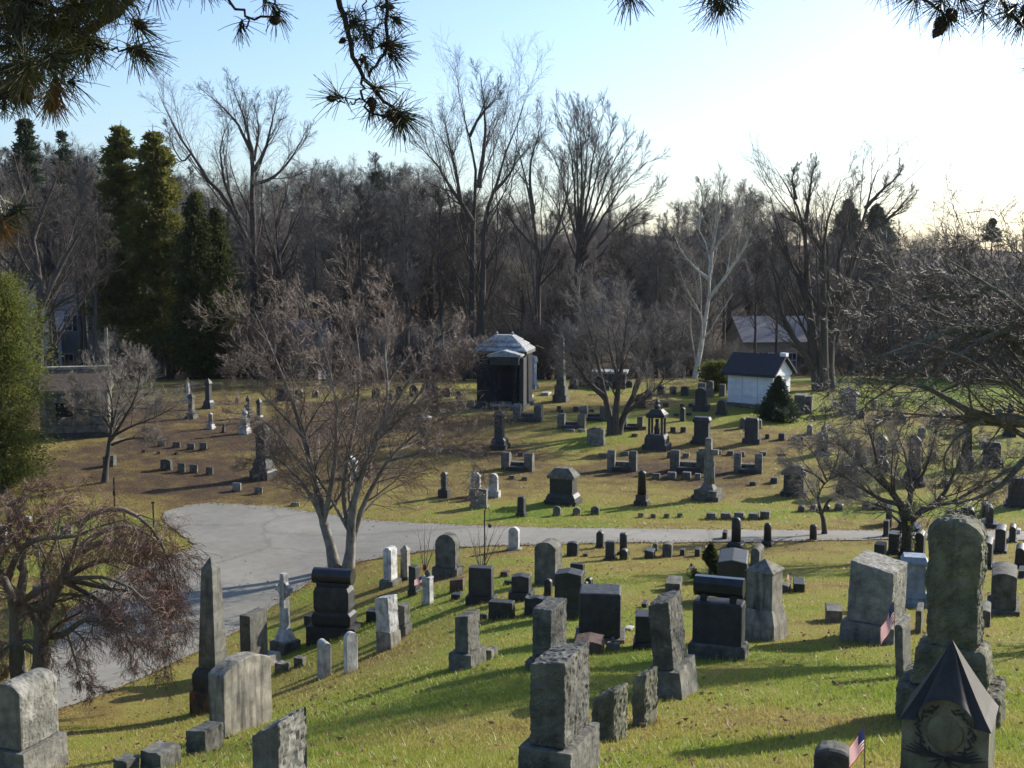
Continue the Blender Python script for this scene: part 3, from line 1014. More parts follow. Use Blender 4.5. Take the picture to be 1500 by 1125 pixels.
grave('big weathered grey slab leaning slightly on a rough base', 1281, 940, 84, 122, .26, 'slantR', 'granite_light', 'x', (16, 34), rough=.02, yaw=32, res=.035, r=.03, lean=(0, .03))
grave('low grey marker left of the big weathered slab', 1221, 911, 26, 21, .12, 'flat', 'granite', yaw=12)
mono('pale blue moulded pedestal monument behind the boulder pillar', 1337, 890, 46, 76, [
    ('base', 'bluestone', 4, [(0, 1), (.12, 1)]),
    ('plinth', 'bluestone', 4, [(.12, .92), (.2, .86), (.22, .92), (.3, .8)]),
    ('die', 'bluestone', 4, [(.3, .76), (.84, .72)]),
    ('cap', 'bluestone', 4, [(.84, .88), (.9, .9), (.93, .8), (1, .7)])], 'bluestone', yaw=15)

# boulder pillar
loc, s, zf = place(1392, 1062, 120)
root = empty('monument', loc, -math.radians(26))
tag(root, 'towering mossy rough hewn boulder pillar on stepped bases, tallest stone at right', 'monument', GN)
V, Q = slab(150 * s, 118 * s, 62 * s, 'flat', 'x', .97, .05, .03, 'all', 5, .035, sink=.3, big=.03)
mk('base', V, Q, M['mossy'], root, smooth=False)
V, Q = slab(112 * s, 90 * s, 60 * s, 'flat', 'x', .86, .05, .03, 'all', 9, .035, sink=0, big=.02); V[:, 2] += 62 * s
mk('plinth', V, Q, M['mossy'], root, smooth=False)
V, Q = slab(76 * s, 62 * s, 196 * s, 'round3', 'x', .99, .06, .034, 'all', 17, .028, sink=0, big=.05); V[:, 2] += 116 * s
k = np.clip((V[:, 2] - 250 * s) / (30 * s), 0, 1)[:, None]
V[:, :2] *= 1 + .06 * k
mk('shaft', V, Q, M['mossy'], root, smooth=False)

grave('slim dark slab with a pale sunlit edge, right of the big flag', 1324, 994, 23, 84, .5, 'arch', 'granite', 'x', yaw=34, lean=(0, -.06), r=.02)

# pointed pillar with a pyramid cap
loc, s, zf = place(1386, 1178, 120)
yaw = 26
root = empty('gravestone', loc, -math.radians(yaw))
tag(root, 'square pillar with a dark pyramid cap and carved wreath in the bottom right corner', 'gravestone', GN)
W = 121 * s; T = W * .92; ht = 246 * s; zc = 137 * s
V, Q = slab(W, T, zc, 'flat', 'x', 1, .008, .003, 'all', 3, .035)
mk('pillar', V, Q, M['mossy'], root)
nA = 24; rA = W * .33; rise = 36 * s
yf = -T / 2 - .003
pts = [(-rA * math.cos(math.pi * k / nA), zc + rise * math.sin(math.pi * k / nA)) for k in range(nA + 1)]
V = [(x, yy, z) for yy in (yf, -T / 2 + .05) for x, z in pts]
m = nA + 1
mk('tympanum', V, [np.array([[k for k in range(m)]]), np.array([[2 * m - 1 - k for k in range(m)]]), np.array([(k, m + k, m + (k + 1) % m, (k + 1) % m) for k in range(m)])], M['mossy'], root)
hw = W / 2 + .016; hd_ = T / 2 + .022
low = [(-hw, zc - .012)] + [(x, z + .004) for x, z in pts] + [(hw, zc - .012)]
V = []; q = []
nl = len(low)
rows_ = 9
for r_ in range(rows_):
    f = r_ / (rows_ - 1); cv = f ** .92
    for x, z in low: V.append((x * (1 - cv), -hd_ * (1 - cv) , z + (ht - z) * f))
for r_ in range(rows_ - 1):
    for k in range(nl - 1):
        a = r_ * nl + k; q.append((a, a + 1, a + nl + 1, a + nl))
off = len(V)
for side in range(3):
    c0, c1 = [((hw, -hd_), (hw, hd_)), ((hw, hd_), (-hw, hd_)), ((-hw, hd_), (-hw, -hd_))][side]
    b0 = len(V)
    for r_ in range(rows_):
        f = r_ / (rows_ - 1); cv = f ** .92
        for c in (c0, c1): V.append((c[0] * (1 - cv), c[1] * (1 - cv), zc - .012 + (ht - zc + .012) * f))
    for r_ in range(rows_ - 1):
        a = b0 + r_ * 2; q.append((a, a + 1, a + 3, a + 2))
# soffit lip of the arch
b0 = len(V)
for x, z in low: V += [(x, -hd_, z), (x, yf + .001, z)]
for k in range(nl - 1):
    a = b0 + 2 * k; q.append((a, a + 1, a + 3, a + 2))
mk('cap', V, np.array(q), M['slate'], root)
rg = np.random.default_rng(4)
parts = []
zc2 = zc - 14 * s; rw = 37 * s
for k in range(60):
    a = 2 * math.pi * k / 60
    if math.sin(a) > .96: continue
    rr = rw * rg.uniform(.9, 1.1)
    c = np.array([math.cos(a) * rr, yf - .002, zc2 + math.sin(a) * rr])
    Vb, Qb = ball((0, 0, 0), 1, 6)
    Vb = Vb * np.array([.009, .010, .028]); an = a + rg.choice([-.6, .6])
    x = Vb[:, 0] * math.cos(an) - Vb[:, 2] * math.sin(an); z = Vb[:, 0] * math.sin(an) + Vb[:, 2] * math.cos(an)
    parts.append((np.stack([x, Vb[:, 1], z], 1) + c, Qb))
Vb, Qb = ball((0, 0, 0), 1, 12)
mk('medallion', Vb * np.array([rw * .72, .018, rw * .78]) + np.array([0, yf + .004, zc2]), Qb, M['mossy'], root, smooth=True)
for sx in (-1, 1):
    for k in range(7):
        a = math.radians(8 + k * 9)
        L = rw * (1.5 - .06 * k)
        p0 = np.array([sx * .01, yf, zc2 - rw * 1.0])
        p1 = p0 + np.array([sx * math.cos(a) * L, -.004, math.sin(a) * L * .62])
        if k > 3: continue
        parts.append(tube([p0, (p0 + p1) / 2 + np.array([0, -.006, -.018]), p1], [.006, .012, .003], 5))
    for k in range(2):
        p0 = np.array([sx * .01, yf, zc2 - rw * 1.05]); p1 = p0 + np.array([sx * rw * (.3 + .25 * k), -.003, -rw * (.42 - .2 * k)])
        parts.append(tube([p0, (p0 + p1) / 2, p1], [.005, .008, .003], 5))
V, Q = merge(parts)
mk('wreath', V, Q, M['granite_dark'], root)
V, Q = slab(W * 1.2, T * 1.15, .2, 'flat', 'x', .98, .02, .006, 'all', 8, .06)
mk('base', V, Q, M['granite'], root)

grave('low rounded grey stone at the bottom edge left of the wreath stone', 1219, 1142, 66, 48, .2, 'low', 'granite', Tm=.3, yaw=18, r=.05, rough=.01)
grave('grey stone with a rounded top on a wide base near the right edge', 1469, 898, 40, 66, .14, 'low', 'granite', 'x', (12, 14), yaw=22)
grave('short grey marker right of the boulder pillar', 1442, 916, 20, 29, .2, 'low', 'granite')
grave('short slim stone between the blue pedestal and the boulder pillar', 1346, 926, 12, 38, .3, 'flat', 'granite')

# middle right cluster near the road
MR = [
    ('dark flat topped stone nearest the road fork tree, left of a pair', 1289, 823, 18, 27, 'flat', None),
    ('dark narrow stone on a plinth left of the ivy covered trunk', 1310, 812, 18, 32, 'flat', (5, 6)),
    ('dark round headed stone right of the ivy covered trunk', 1347, 814, 16, 36, 'arch', None),
    ('thin dark round topped pillar on a plinth, right of the boulder top', 1465, 809, 17, 38, 'low', (6, 7)),
    ('dark stone with sloped shoulders just right of the boulder pillar', 1445, 832, 18, 42, 'low', (5, 7)),
    ('slim grey pillar on a plinth near the right edge by the road', 1483, 794, 11, 25, 'arch', (5, 4)),
    ('dark shouldered stone cut by the right edge of the lawn', 1494, 831, 16, 32, 'arch', (3, 9)),
    ('small dark slanted stone at the right edge above the base of the wide stone', 1498, 846, 14, 14, 'slantL', None),
    ('small post by the road left of the ivy covered trunk', 1298, 787, 9, 25, 'flat', (3, 4)),
    ('tiny pale stone beside the road at the far right', 1492, 783, 6, 8, 'flat', None),
]
for lab, px, py, w, h, tp, bs in MR:
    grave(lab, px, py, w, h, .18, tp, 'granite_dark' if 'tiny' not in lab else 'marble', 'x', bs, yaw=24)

# row along the near side of the road
mono('black round topped column on a stepped base by the road, tallest of the roadside row', 1078, 803, 28, 45, [
    ('base', 'granite_dark', 4, [(0, 1), (.12, 1), (.14, .85), (.2, .8)]),
    ('shaft', 'granite_dark', 16, [(.2, .62), (.86, .6), (.94, .5), (.98, .3), (1, .05)])], name='gravestone', cat='gravestone')
mono('dark round topped column on a square base by the road, right of the tallest', 1124, 801, 21, 35, [
    ('base', 'granite_dark', 4, [(0, 1), (.14, 1), (.16, .85), (.24, .8)]),
    ('shaft', 'granite_dark', 16, [(.24, .66), (.84, .62), (.93, .5), (.98, .3), (1, .05)])], name='gravestone', cat='gravestone')
mono('dark flat topped column on a white foot left of the crooked little tree', 1191, 793, 15, 24, [
    ('base', 'marble', 4, [(0, 1), (.08, 1)]),
    ('shaft', 'granite_dark', 16, [(.08, .85), (.92, .82), (1, .6)])], name='gravestone', cat='gravestone')
mono('black cylinder stone by the road behind two other black stones', 913, 813, 17, 32, [
    ('base', 'granite_dark', 4, [(0, 1.1), (.12, 1.1)]),
    ('shaft', 'granite_dark', 16, [(.12, .86), (.93, .86), (1, .7)])], name='gravestone', cat='gravestone')
RW = [
    ('white round headed tablet standing alone by the road', 753, 806, 17, 34, .15, 'arch', 'marble', (6, 3)),
    ('squat black rounded stone right of the white roadside tablet', 839, 815, 18, 21, .12, 'low', 'granite_dark', None),
    ('tiny brown footstone between the squat and upright black stones', 859, 815, 9, 5, .3, 'rough', 'brownstone', None),
    ('black round headed stone on a plinth by the road', 879, 803, 12, 25, .15, 'arch', 'granite_dark', (4, 3)),
    ('black square stone on a plinth in front of the cylinder stone', 894, 821, 15, 28, .12, 'flat', 'granite_dark', (6, 3)),
    ('short black rounded stone in front of the cylinder stone', 914, 820, 13, 16, .15, 'arch', 'granite_dark', None),
    ('small dark wedge stone left of the grey arched stone by the road', 952, 818, 16, 14, .2, 'slantR', 'granite_dark', None),
    ('little pale round stone behind the dark wedge stone', 960, 807, 9, 12, .2, 'arch', 'granite', None),
    ('grey arched stone by the road', 978, 816, 16, 21, .15, 'low', 'granite', None),
    ('small dark block right of the grey arched stone', 1000, 814, 8, 10, .2, 'flat', 'granite_dark', None),
    ('small dark block with a flag by the road', 1022, 815, 9, 12, .2, 'flat', 'granite_dark', None),
    ('small dark rectangular stone on the road verge left of the tallest column', 1062, 790, 8, 12, .2, 'flat', 'granite_dark', None),
    ('small black block in the middle distance left of the dwarf evergreen', 945, 890, 10, 8, .3, 'flat', 'granite_dark', None),
]
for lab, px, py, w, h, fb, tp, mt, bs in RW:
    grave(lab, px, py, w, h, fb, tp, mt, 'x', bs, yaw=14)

# left bank stones behind the weeping tree
grave('pale upright slab seen through the weeping tree at the left edge', 4, 800, 14, 30, .2, 'flat', 'marble', yaw=10, group='gravestones on the left bank')
grave('small pale block behind the top of the weeping tree', 41, 766, 12, 9, .3, 'flat', 'marble', yaw=10, group='gravestones on the left bank')
grave('grey bluish block seen through the right part of the weeping tree', 98, 784, 18, 14, .2, 'low', 'granite', yaw=10, group='gravestones on the left bank')
grave('grey stone slab seen low through the weeping tree beyond its trunk', 66, 890, 34, 30, .2, 'flat', 'granite', yaw=10, group='gravestones on the left bank')

# ============ HILL ======================================================
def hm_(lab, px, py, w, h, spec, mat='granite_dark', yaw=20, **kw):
    return mono(lab, px, py, w, h, spec, mat, yaw=yaw, group=GH, **kw)


S_HIP = [('base', None, 4, [(0, 1), (.12, 1)]), ('plinth', None, 4, [(.12, .9), (.2, .9), (.3, .76)]), ('die', None, 4, [(.3, .7), (.72, .7)]), ('roof', 'granite', 4, [(.72, .82), (.78, .86), (.8, .84), (1, .42)])]
S_COL = [('base', None, 4, [(0, 1), (.13, 1), (.15, .8), (.3, .76)]), ('shaft', None, 14, [(.3, .66), (.88, .56), (.9, .68), (.94, .55), (1, .15)])]
S_PIL = [('base', None, 4, [(0, 1), (.1, 1)]), ('plinth', None, 4, [(.1, .86), (.2, .82), (.27, .6)]), ('shaft', None, 4, [(.27, .52), (.8, .46)]), ('cap', None, 4, [(.8, .62), (.84, .62), (.9, .5), (1, .05)])]
S_PED = [('base', None, 4, [(0, 1), (.13, 1)]), ('plinth', None, 4, [(.13, .86), (.28, .82)]), ('die', None, 4, [(.28, .7), (.8, .7)]), ('cap', None, 4, [(.8, .8), (.87, .86), (.9, .84), (1, .7)])]
S_SHORT = [('base', None, 4, [(0, 1), (.2, 1)]), ('die', None, 4, [(.2, .76), (.9, .74), (1, .64)])]
S_OBL = [('base', None, 4, [(0, 1), (.1, 1)]), ('plinth', None, 4, [(.1, .8), (.24, .76)]), ('shaft', None, 4, [(.24, .56), (.93, .34), (1, .01)])]
S_URN = [('base', None, 4, [(0, 1), (.12, 1)]), ('die', None, 4, [(.12, .8), (.5, .66), (.53, .8), (.58, .76)]), ('urn', None, 12, [(.58, .3), (.66, .34), (.78, .62), (.86, .58), (.9, .28), (1, .1)])]

hm_('dark sarcophagus like monument with a hipped stone roof and small gable above the road', 825, 741, 58, 54, S_HIP, dr=.7)
hm_('dark rounded column on a stepped base, right of the hip roofed monument', 940, 741, 24, 52, S_COL)
hm_('small dark square stone on a plinth beside the road, left of three domed markers', 764, 757, 17, 29, S_SHORT, name='gravestone', cat='gravestone')
hm_('dark tapering shaft with a blue grey cap on the green slope', 732, 658, 32, 58, S_PIL)
hm_('tall dark capped pillar monument on the brown slope beyond the junction', 386, 703, 41, 82, [('base', None, 4, [(0, 1), (.12, 1), (.16, .9)]), ('plinth', None, 4, [(.16, .82), (.3, .7), (.36, .6)]), ('shaft', None, 4, [(.36, .52), (.82, .48)]), ('cap', 'granite', 4, [(.82, .66), (.88, .7), (.9, .66), (1, .08)])])
hm_('wide dark pedestal with a moulded cap below the white mausoleum', 1028, 652, 34, 40, S_PED, dr=.7)
hm_('dark pedestal flanked by two little posts below the white mausoleum', 1101, 651, 28, 38, S_SHORT, dr=.7)
hm_('dark rough capped monument with a broken cornice at the right of the slope', 1163, 729, 40, 46, [('base', None, 4, [(0, 1), (.16, 1)]), ('die', 'granite_dark', 4, [(.16, .8), (.7, .76)]), ('cap', 'granite', 4, [(.7, .96), (.78, 1.0), (.86, .7), (1, .5)])], dr=.7)
hm_('dark blocky monument seen through twigs behind the crooked little tree', 1242, 729, 40, 46, S_PED, dr=.7)
hm_('small stepped monument with a dark cube above the crooked little tree', 1205, 667, 24, 32, S_SHORT)
hm_('white capped round pedestal seen through the twigs left of the green slope', 621, 650, 32, 42, [('base', 'granite', 4, [(0, .9), (.12, .9)]), ('shaft', 'granite', 14, [(.12, .55), (.8, .5)]), ('cap', 'marble', 14, [(.8, .9), (.9, 1.0), (1, .3)])], cham=.05)
hm_('dark obelisk like pillar at the wood edge behind the left slope', 306, 599, 20, 44, S_PIL)
hm_('grey hooded monument on the left slope below the columnar evergreen', 281, 614, 20, 38, S_PIL, 'granite')
hm_('pale pointed stone at the wood edge left of the dark pillar', 276, 588, 13, 28, S_OBL, 'marble')
hm_('white round topped double tablet on a dark base on the left slope', 309, 629, 15, 24, S_COL, 'marble')
hm_('small dark urn stone right of the white double tablet', 328, 634, 8, 14, S_URN)
hm_('white urn on a slender pedestal on the left slope', 359, 636, 21, 38, S_URN, 'marble')
hm_('pale statue topped pedestal behind the white urn', 364, 613, 16, 34, S_URN, 'granite')
hm_('dark capped pillar right of the white urn', 380, 618, 16, 34, S_PIL)
hm_('small brown stone high on the left slope', 348, 592, 9, 9, S_SHORT, 'brownstone', name='gravestone', cat='gravestone')
hm_('wide dark sarcophagus at the wood edge above the left slope', 417, 588, 34, 18, S_PED, dr=.5)
hm_('slender tall obelisk at the wood edge right of the pillared mausoleum', 822, 589, 26, 100, S_OBL, 'granite')
hm_('bluish pedestal monument right behind the pillared mausoleum', 779, 570, 20, 48, S_PED, 'bluestone')
hm_('small white urn stone left of the pillared mausoleum on the crest', 573, 586, 10, 16, S_URN)
hm_('tall monument seen through the twigs of the right hand tree', 1243, 607, 30, 40, [('base', None, 4, [(0, 1), (.1, 1)]), ('die', None, 4, [(.1, .8), (.7, .8)]), ('cap', 'marble', 4, [(.7, 1), (.78, 1), (.9, .3), (1, .2)])], 'granite')
hm_('dark obelisk standing among twigs behind the ivy covered trunk', 1338, 712, 36, 74, S_PIL)
hm_('dark pointed monument at the right behind long low branches', 1415, 690, 30, 90, S_OBL)
hm_('dark pedestal at the right edge under the long low branch', 1490, 745, 40, 44, S_PED, dr=.7)
hm_('dark pedestal below the long branch near the right edge', 1452, 685, 34, 36, S_SHORT, dr=.7)
hm_('dark monument in the twigs between the crooked tree and the ivy trunk', 1290, 690, 30, 52, S_PIL)
hm_('dark statue pedestal in the twigs at the far right of the slope', 1478, 640, 20, 50, S_OBL)


# canopied monument with urn
def canopy(root, Wm, Dm, hm, s):
    a = .26 * Wm
    for sx in (-1, 1):
        for sy in (-1, 1):
            V, Q = tube([(sx * a, sy * a, .30 * hm), (sx * a, sy * a, .66 * hm)], .05 * Wm, 8)
            mk('column', V, Q, M['granite_dark'], root)
    V, Q = loft([(.30 * hm, .2 * Wm, .2 * Wm), (.42 * hm, .26 * Wm, .26 * Wm), (.5 * hm, .12 * Wm, .12 * Wm), (.6 * hm, .16 * Wm, .16 * Wm)], 10)
    mk('urn', V, Q, M['granite_dark'], root)


hm_('dark canopied monument with four small columns and a finial under the bare tree', 962, 660, 44, 74, [('base', None, 4, [(0, 1), (.1, 1), (.12, .84), (.22, .84), (.30, .7)]),
    ('canopy', None, 4, [(.64, .72), (.70, .78), (.74, .6), (.8, .4)]), ('finial', None, 8, [(.8, .2), (.86, .26), (.9, .12), (.94, .2), (1, .04)])], extra=canopy)


# cross with a standing figure
def cross_fig(root, Wm, Dm, hm, s):
    zc = .78 * hm; t = .075 * Wm
    addbox(root, 'arm', 'granite_light', -.36 * Wm, .36 * Wm, -t, t, zc - .04 * hm, zc + .04 * hm)
    # robed figure leaning against the shaft (continuous body)
    V, Q = loft([(.27 * hm, .24 * Wm, .22 * Wm, .17 * Wm, -.14 * Wm), (.4 * hm, .2 * Wm, .18 * Wm, .17 * Wm, -.13 * Wm), (.55 * hm, .17 * Wm, .14 * Wm, .17 * Wm, -.13 * Wm),
                 (.64 * hm, .2 * Wm, .13 * Wm, .17 * Wm, -.13 * Wm), (.67 * hm, .08 * Wm, .08 * Wm, .17 * Wm, -.13 * Wm), (.69 * hm, .10 * Wm, .11 * Wm, .17 * Wm, -.13 * Wm),
                 (.72 * hm, .10 * Wm, .11 * Wm, .17 * Wm, -.13 * Wm), (.74 * hm, .04 * Wm, .05 * Wm, .17 * Wm, -.13 * Wm)], 12)
    mk('figure', V, Q, M['granite_light'], root, smooth=True)
    V, Q = tube([(.22 * Wm, -.18 * Wm, .63 * hm), (.12 * Wm, -.24 * Wm, .55 * hm), (.05 * Wm, -.16 * Wm, .58 * hm)], [.035 * Wm, .03 * Wm, .02 * Wm], 6)
    mk('figure_arm', V, Q, M['granite_light'], root, smooth=True)


hm_('tall pale stone cross with a robed figure on stepped base', 1037, 734, 50, 91, [('base', 'granite', 4, [(0, 1), (.08, 1)]), ('step', 'granite', 4, [(.08, .84), (.17, .84)]),
    ('foot', 'granite_light', 4, [(.17, .56), (.27, .3)]), ('shaft', 'granite_light', 4, [(.27, .27), (.99, .22), (1, .2)])], 'granite_light', cat='cross monument', name='cross_monument', extra=cross_fig, yaw=24)

# tablets on the hill
HT = [
    ('white round topped tablet on a dark base, left of the twin pair above the road', 697, 728, 16, 36, .15, 'arch', 'marble', (4, 12)),
    ('white round topped tablet on a dark base, right of the twin pair above the road', 723, 729, 15, 35, .15, 'arch', 'marble', (6, 10)),
    ('pale grey slab with a small flag before the twin white tablets', 702, 745, 26, 28, .1, 'flat', 'granite_light', (3, 6)),
    ('small dark figure like stone left of the twin white tablets', 651, 729, 11, 38, .3, 'arch', 'granite_dark', (7, 12)),
    ('pale faced domed stone beside the multi stemmed tree on the green slope', 873, 653, 27, 26, .1, 'low', 'granite_light', (2, 8)),
    ('dark round shouldered stone with a wide base left of the white mausoleum', 1027, 602, 18, 34, .15, 'arch', 'granite_dark', (8, 9)),
    ('dark rounded stone just left below the white mausoleum', 1057, 608, 14, 22, .15, 'arch', 'granite_dark', (4, 5)),
    ('pale tablet seen at the left through the hero tree stems', 514, 702, 22, 34, .2, 'peak', 'marble', (4, 8)),
    ('brown slab seen beyond the road tree on the slope', 536, 700, 20, 20, .2, 'flat', 'brownstone', None),
    ('grey upright slab right of the dwarf spruce, left of two', 1172, 605, 18, 27, .15, 'flat', 'granite', None),
    ('grey upright slab right of the dwarf spruce, right of two', 1184, 605, 13, 25, .15, 'flat', 'granite', None),
    ('pale stone block at the corner of the white mausoleum', 1154, 605, 12, 16, .3, 'flat', 'marble', None),
    ('upright grey slab at the wood edge left of the white mausoleum, tallest of three', 1040, 582, 11, 24, .15, 'low', 'granite', None),
    ('grey slab at the wood edge left of the white mausoleum, leftmost of three', 1028, 581, 12, 20, .15, 'flat', 'granite', None),
    ('grey slab at the wood edge left of the white mausoleum, nearest to it', 1058, 581, 10, 18, .15, 'flat', 'granite', None),
    ('tilted grey stone on a block at the far end of the roadside slope', 1302, 770, 12, 30, .3, 'slantL', 'granite_dark', None),
    ('dark round headed pillar on a double base right of the boulder top', 1449, 772, 11, 32, .2, 'arch', 'granite_dark', (12, 8)),
    ('dark stone behind the round headed pillar right of the boulder top', 1443, 757, 12, 20, .2, 'arch', 'granite_dark', None),
    ('dark stone leaning behind the top right of the boulder pillar', 1422, 760, 11, 16, .2, 'arch', 'granite_dark', None),
    ('pale small tablet in the twigs on the far right slope', 1380, 610, 9, 10, .2, 'flat', 'marble', None),
    ('grey stone left of the trunk of the small left tree', 161, 684, 20, 17, .25, 'slantL', 'granite', None),
    ('dark stone in the twigs at the foot of the ivy covered trunk, left', 1322, 777, 18, 12, .2, 'flat', 'granite_dark', None),
    ('dark stone in the twigs at the foot of the ivy covered trunk, right', 1342, 778, 16, 8, .2, 'flat', 'granite_dark', None),
    ('upright grey post stone left of the white mausoleum row', 1000, 617, 8, 20, .2, 'arch', 'granite_dark', None),
    ('pinkish tablet at the crest right of the fan shaped tree', 938, 598, 18, 20, .15, 'low', 'brownstone', (4, 4)),
    ('bright flat ledger stone on the grass right of the pillared mausoleum, nearer one', 800, 579, 16, 4, .3, 'flat', 'marble', None),
    ('bright flat ledger stone beside the pillared mausoleum wall', 776, 583, 12, 4, .3, 'flat', 'marble', None),
]
for lab, px, py, w, h, fb, tp, mt, bs in HT:
    grave(lab, px, py, w, h, fb, tp, mt, 'x', bs, yaw=18, group=GH)

ORD = ['first', 'second', 'third', 'fourth', 'fifth', 'sixth', 'seventh', 'eighth', 'ninth', 'tenth', 'eleventh', 'twelfth', 'thirteenth', 'fourteenth']


def row(desc, items, look='small grey', mat='granite', top='flat', topT=.7, grp=None):
    for k, (px, py, w, h) in enumerate(items):
        nm = 'the only one' if len(items) == 1 else ORD[k]
        desc = desc.replace('of the two taller posts ', '').replace('of ', '', 1) if desc.startswith('of ') else desc
        grave('%s marker, %s %s' % (look, nm + ('' if len(items) == 1 else ' from left'), desc), px, py, w, h, .15, top, mat, 'x', None, yaw=18, group=GH, name='grave_marker', cat='grave marker', topT=topT, Tm=None)


row('on the verge right of the tall cross', [(1042, 761, 16, 9), (1063, 761, 16, 9), (1083, 761, 16, 10), (1104, 761, 16, 9), (1121, 760, 16, 11)], 'low slant grey')
row('on the verge below the tall cross', [(939, 758, 9, 6), (957, 759, 9, 6), (977, 759, 9, 6), (996, 758, 9, 6)], 'tiny grey')
row('below the hip roofed monument', [(816, 756, 13, 14), (845, 755, 13, 11), (872, 754, 14, 12)], 'domed grey', top='round3')
row('beside the crooked little tree', [(1174, 750, 11, 10), (1192, 749, 11, 10), (1212, 749, 8, 9), (1229, 748, 14, 11)], 'small domed', 'granite_dark', top='round3')
row('right of the crooked little tree', [(1268, 747, 11, 11), (1282, 747, 11, 11), (1295, 747, 11, 12)], 'small square', 'granite_dark')
row('behind the boulder pillar top', [(1390, 756, 8, 9), (1403, 757, 9, 10), (1412, 756, 10, 13)], 'small dark', 'granite_dark')
row('in front of the tall capped pillar', [(347, 720, 14, 12), (379, 724, 13, 10)], 'sunlit edged block', 'granite_light')
row('along the upper left slope', [(237, 654, 12, 7), (259, 656, 12, 8), (280, 659, 12, 9), (298, 660, 12, 11)], 'square block', 'granite')
row('below the upper left row', [(211, 663, 6, 4), (233, 665, 6, 4), (259, 666, 6, 4)], 'tiny square', 'granite')
row('on the shaded lower left slope', [(266, 692, 12, 13), (284, 693, 13, 12), (307, 696, 12, 11)], 'square block', 'granite')
grave('larger domed grey stone left of the shaded lower left row', 244, 689, 18, 16, .2, 'low', 'granite', yaw=22, group=GH)
row('lying near the road edge right of the junction', [(433, 742, 14, 5)], 'flat pale', 'granite_light')
row('between the cross monument and the plot gateways', [(961, 702, 13, 8), (984, 702, 14, 10), (1006, 702, 14, 10), (1022, 703, 10, 9)], 'slant grey')
row('right of the cross monument', [(1103, 711, 10, 5), (1134, 708, 11, 8)], 'small low', 'granite_dark')
row('above the pair of gateways right of the cross', [(982, 671, 10, 9), (1005, 671, 11, 7), (1052, 666, 10, 6), (1070, 667, 10, 6), (1087, 669, 9, 7), (1118, 667, 11, 5), (1147, 667, 10, 3)], 'small square')
row('right of the pedestal with two posts', [(1124, 643, 7, 7), (1145, 645, 10, 10), (1163, 645, 8, 5), (1174, 645, 7, 5)], 'small dark', 'granite_dark')
row('higher on the right slope', [(1186, 637, 9, 15), (1207, 637, 8, 14)], 'upright slim', 'granite', 'arch', 1)
row('flanking the dark pedestal below the white mausoleum', [(1088, 628, 9, 16), (1112, 628, 8, 14)], 'upright slim', 'granite', 'arch', 1)
row('right of the canopied monument', [(986, 634, 9, 8), (1001, 634, 9, 8)], 'small dark', 'granite_dark')
row('on the crest behind the canopied monument', [(975, 597, 9, 7), (999, 597, 6, 5), (1012, 597, 7, 6), (991, 610, 9, 4), (1009, 609, 8, 4)], 'low dark', 'granite_dark')
row('near the multi stemmed tree', [(835, 633, 15, 4), (852, 633, 13, 4)], 'flat pale', 'granite_light')
row('left of the first plot gateway', [(711, 669, 10, 7), (696, 684, 6, 3)], 'low grey', 'granite')
row('behind the first plot gateway', [(763, 669, 9, 6)], 'low grey', 'granite')
row('above the hip roofed monument', [(750, 702, 10, 5), (769, 704, 10, 5)], 'flat grey', 'granite')
row('left of the plot gateway below the domed stone', [(883, 671, 14, 6), (915, 668, 14, 6)], 'low slant', 'granite')
row('on the green slope below the mausoleum', [(819, 603, 7, 8), (844, 604, 9, 8), (867, 604, 8, 4), (822, 612, 8, 12)], 'small dark', 'granite_dark')
row('right of the multi stemmed tree', [(915, 629, 8, 4), (943, 630, 9, 5), (930, 640, 10, 4)], 'small dark', 'granite_dark')
# stones half hidden on the crest behind the road tree, and right of the mausoleum
row('along the crest behind the road tree', [(438, 584, 12, 14), (462, 583, 10, 12), (551, 584, 13, 16), (585, 582, 11, 16), (606, 581, 13, 17), (629, 598, 26, 38), (655, 582, 12, 14), (672, 585, 10, 12)], 'dark upright', 'granite_dark', 'arch', 1)
row('along the crest right of the tall obelisk', [(840, 570, 12, 14), (856, 566, 18, 18), (884, 572, 24, 14), (905, 566, 12, 14), (921, 568, 14, 10), (950, 585, 12, 14), (968, 580, 12, 16), (986, 578, 10, 12), (1003, 580, 12, 14)], 'dark crest', 'granite_dark', 'low', 1)
row('in the twigs along the right crest', [(1222, 600, 10, 12), (1262, 612, 10, 12), (1280, 600, 9, 14), (1300, 612, 12, 12), (1322, 620, 12, 12), (1350, 640, 12, 14), (1370, 625, 12, 12), (1404, 640, 12, 14), (1430, 618, 12, 14), (1462, 612, 12, 14)], 'grey twig screened', 'granite', 'low', 1)
row('in the twigs midway down the right slope', [(1265, 680, 12, 10), (1310, 662, 12, 12), (1365, 672, 14, 12), (1385, 712, 12, 10), (1440, 655, 12, 10), (1460, 715, 12, 10)], 'grey half hidden', 'granite', 'low', 1)


def gateway(lab, x0, x1, ybot, ytop, yaw=14):
    px = (x0 + x1) / 2; w = x1 - x0; h = ybot - ytop
    loc, s, zf = place(px, ybot, w * .3)
    root = empty('plot_gateway', loc, -math.radians(yaw))
    tag(root, lab, 'plot gateway', 'entrance steps with paired posts')
    W = w * s; hm = h * s; pw = W * .26
    for sx in (-1, 1):
        V, Q = slab(pw, pw * 1.3, hm, 'arch', 'y', 1, .02, .004, 'all', 3, .12)
        V[:, 0] += sx * (W / 2 - pw / 2)
        mk('post', V, Q, M['granite'], root)
    addbox(root, 'step', 'granite_dark', -W / 2 + pw * .7, W / 2 - pw * .7, -pw * 1.0, pw * .3, -.2, hm * .22)
    addbox(root, 'step', 'granite', -W / 2 + pw * .9, W / 2 - pw * .9, pw * .303, pw * 1.4, -.2, hm * .40)


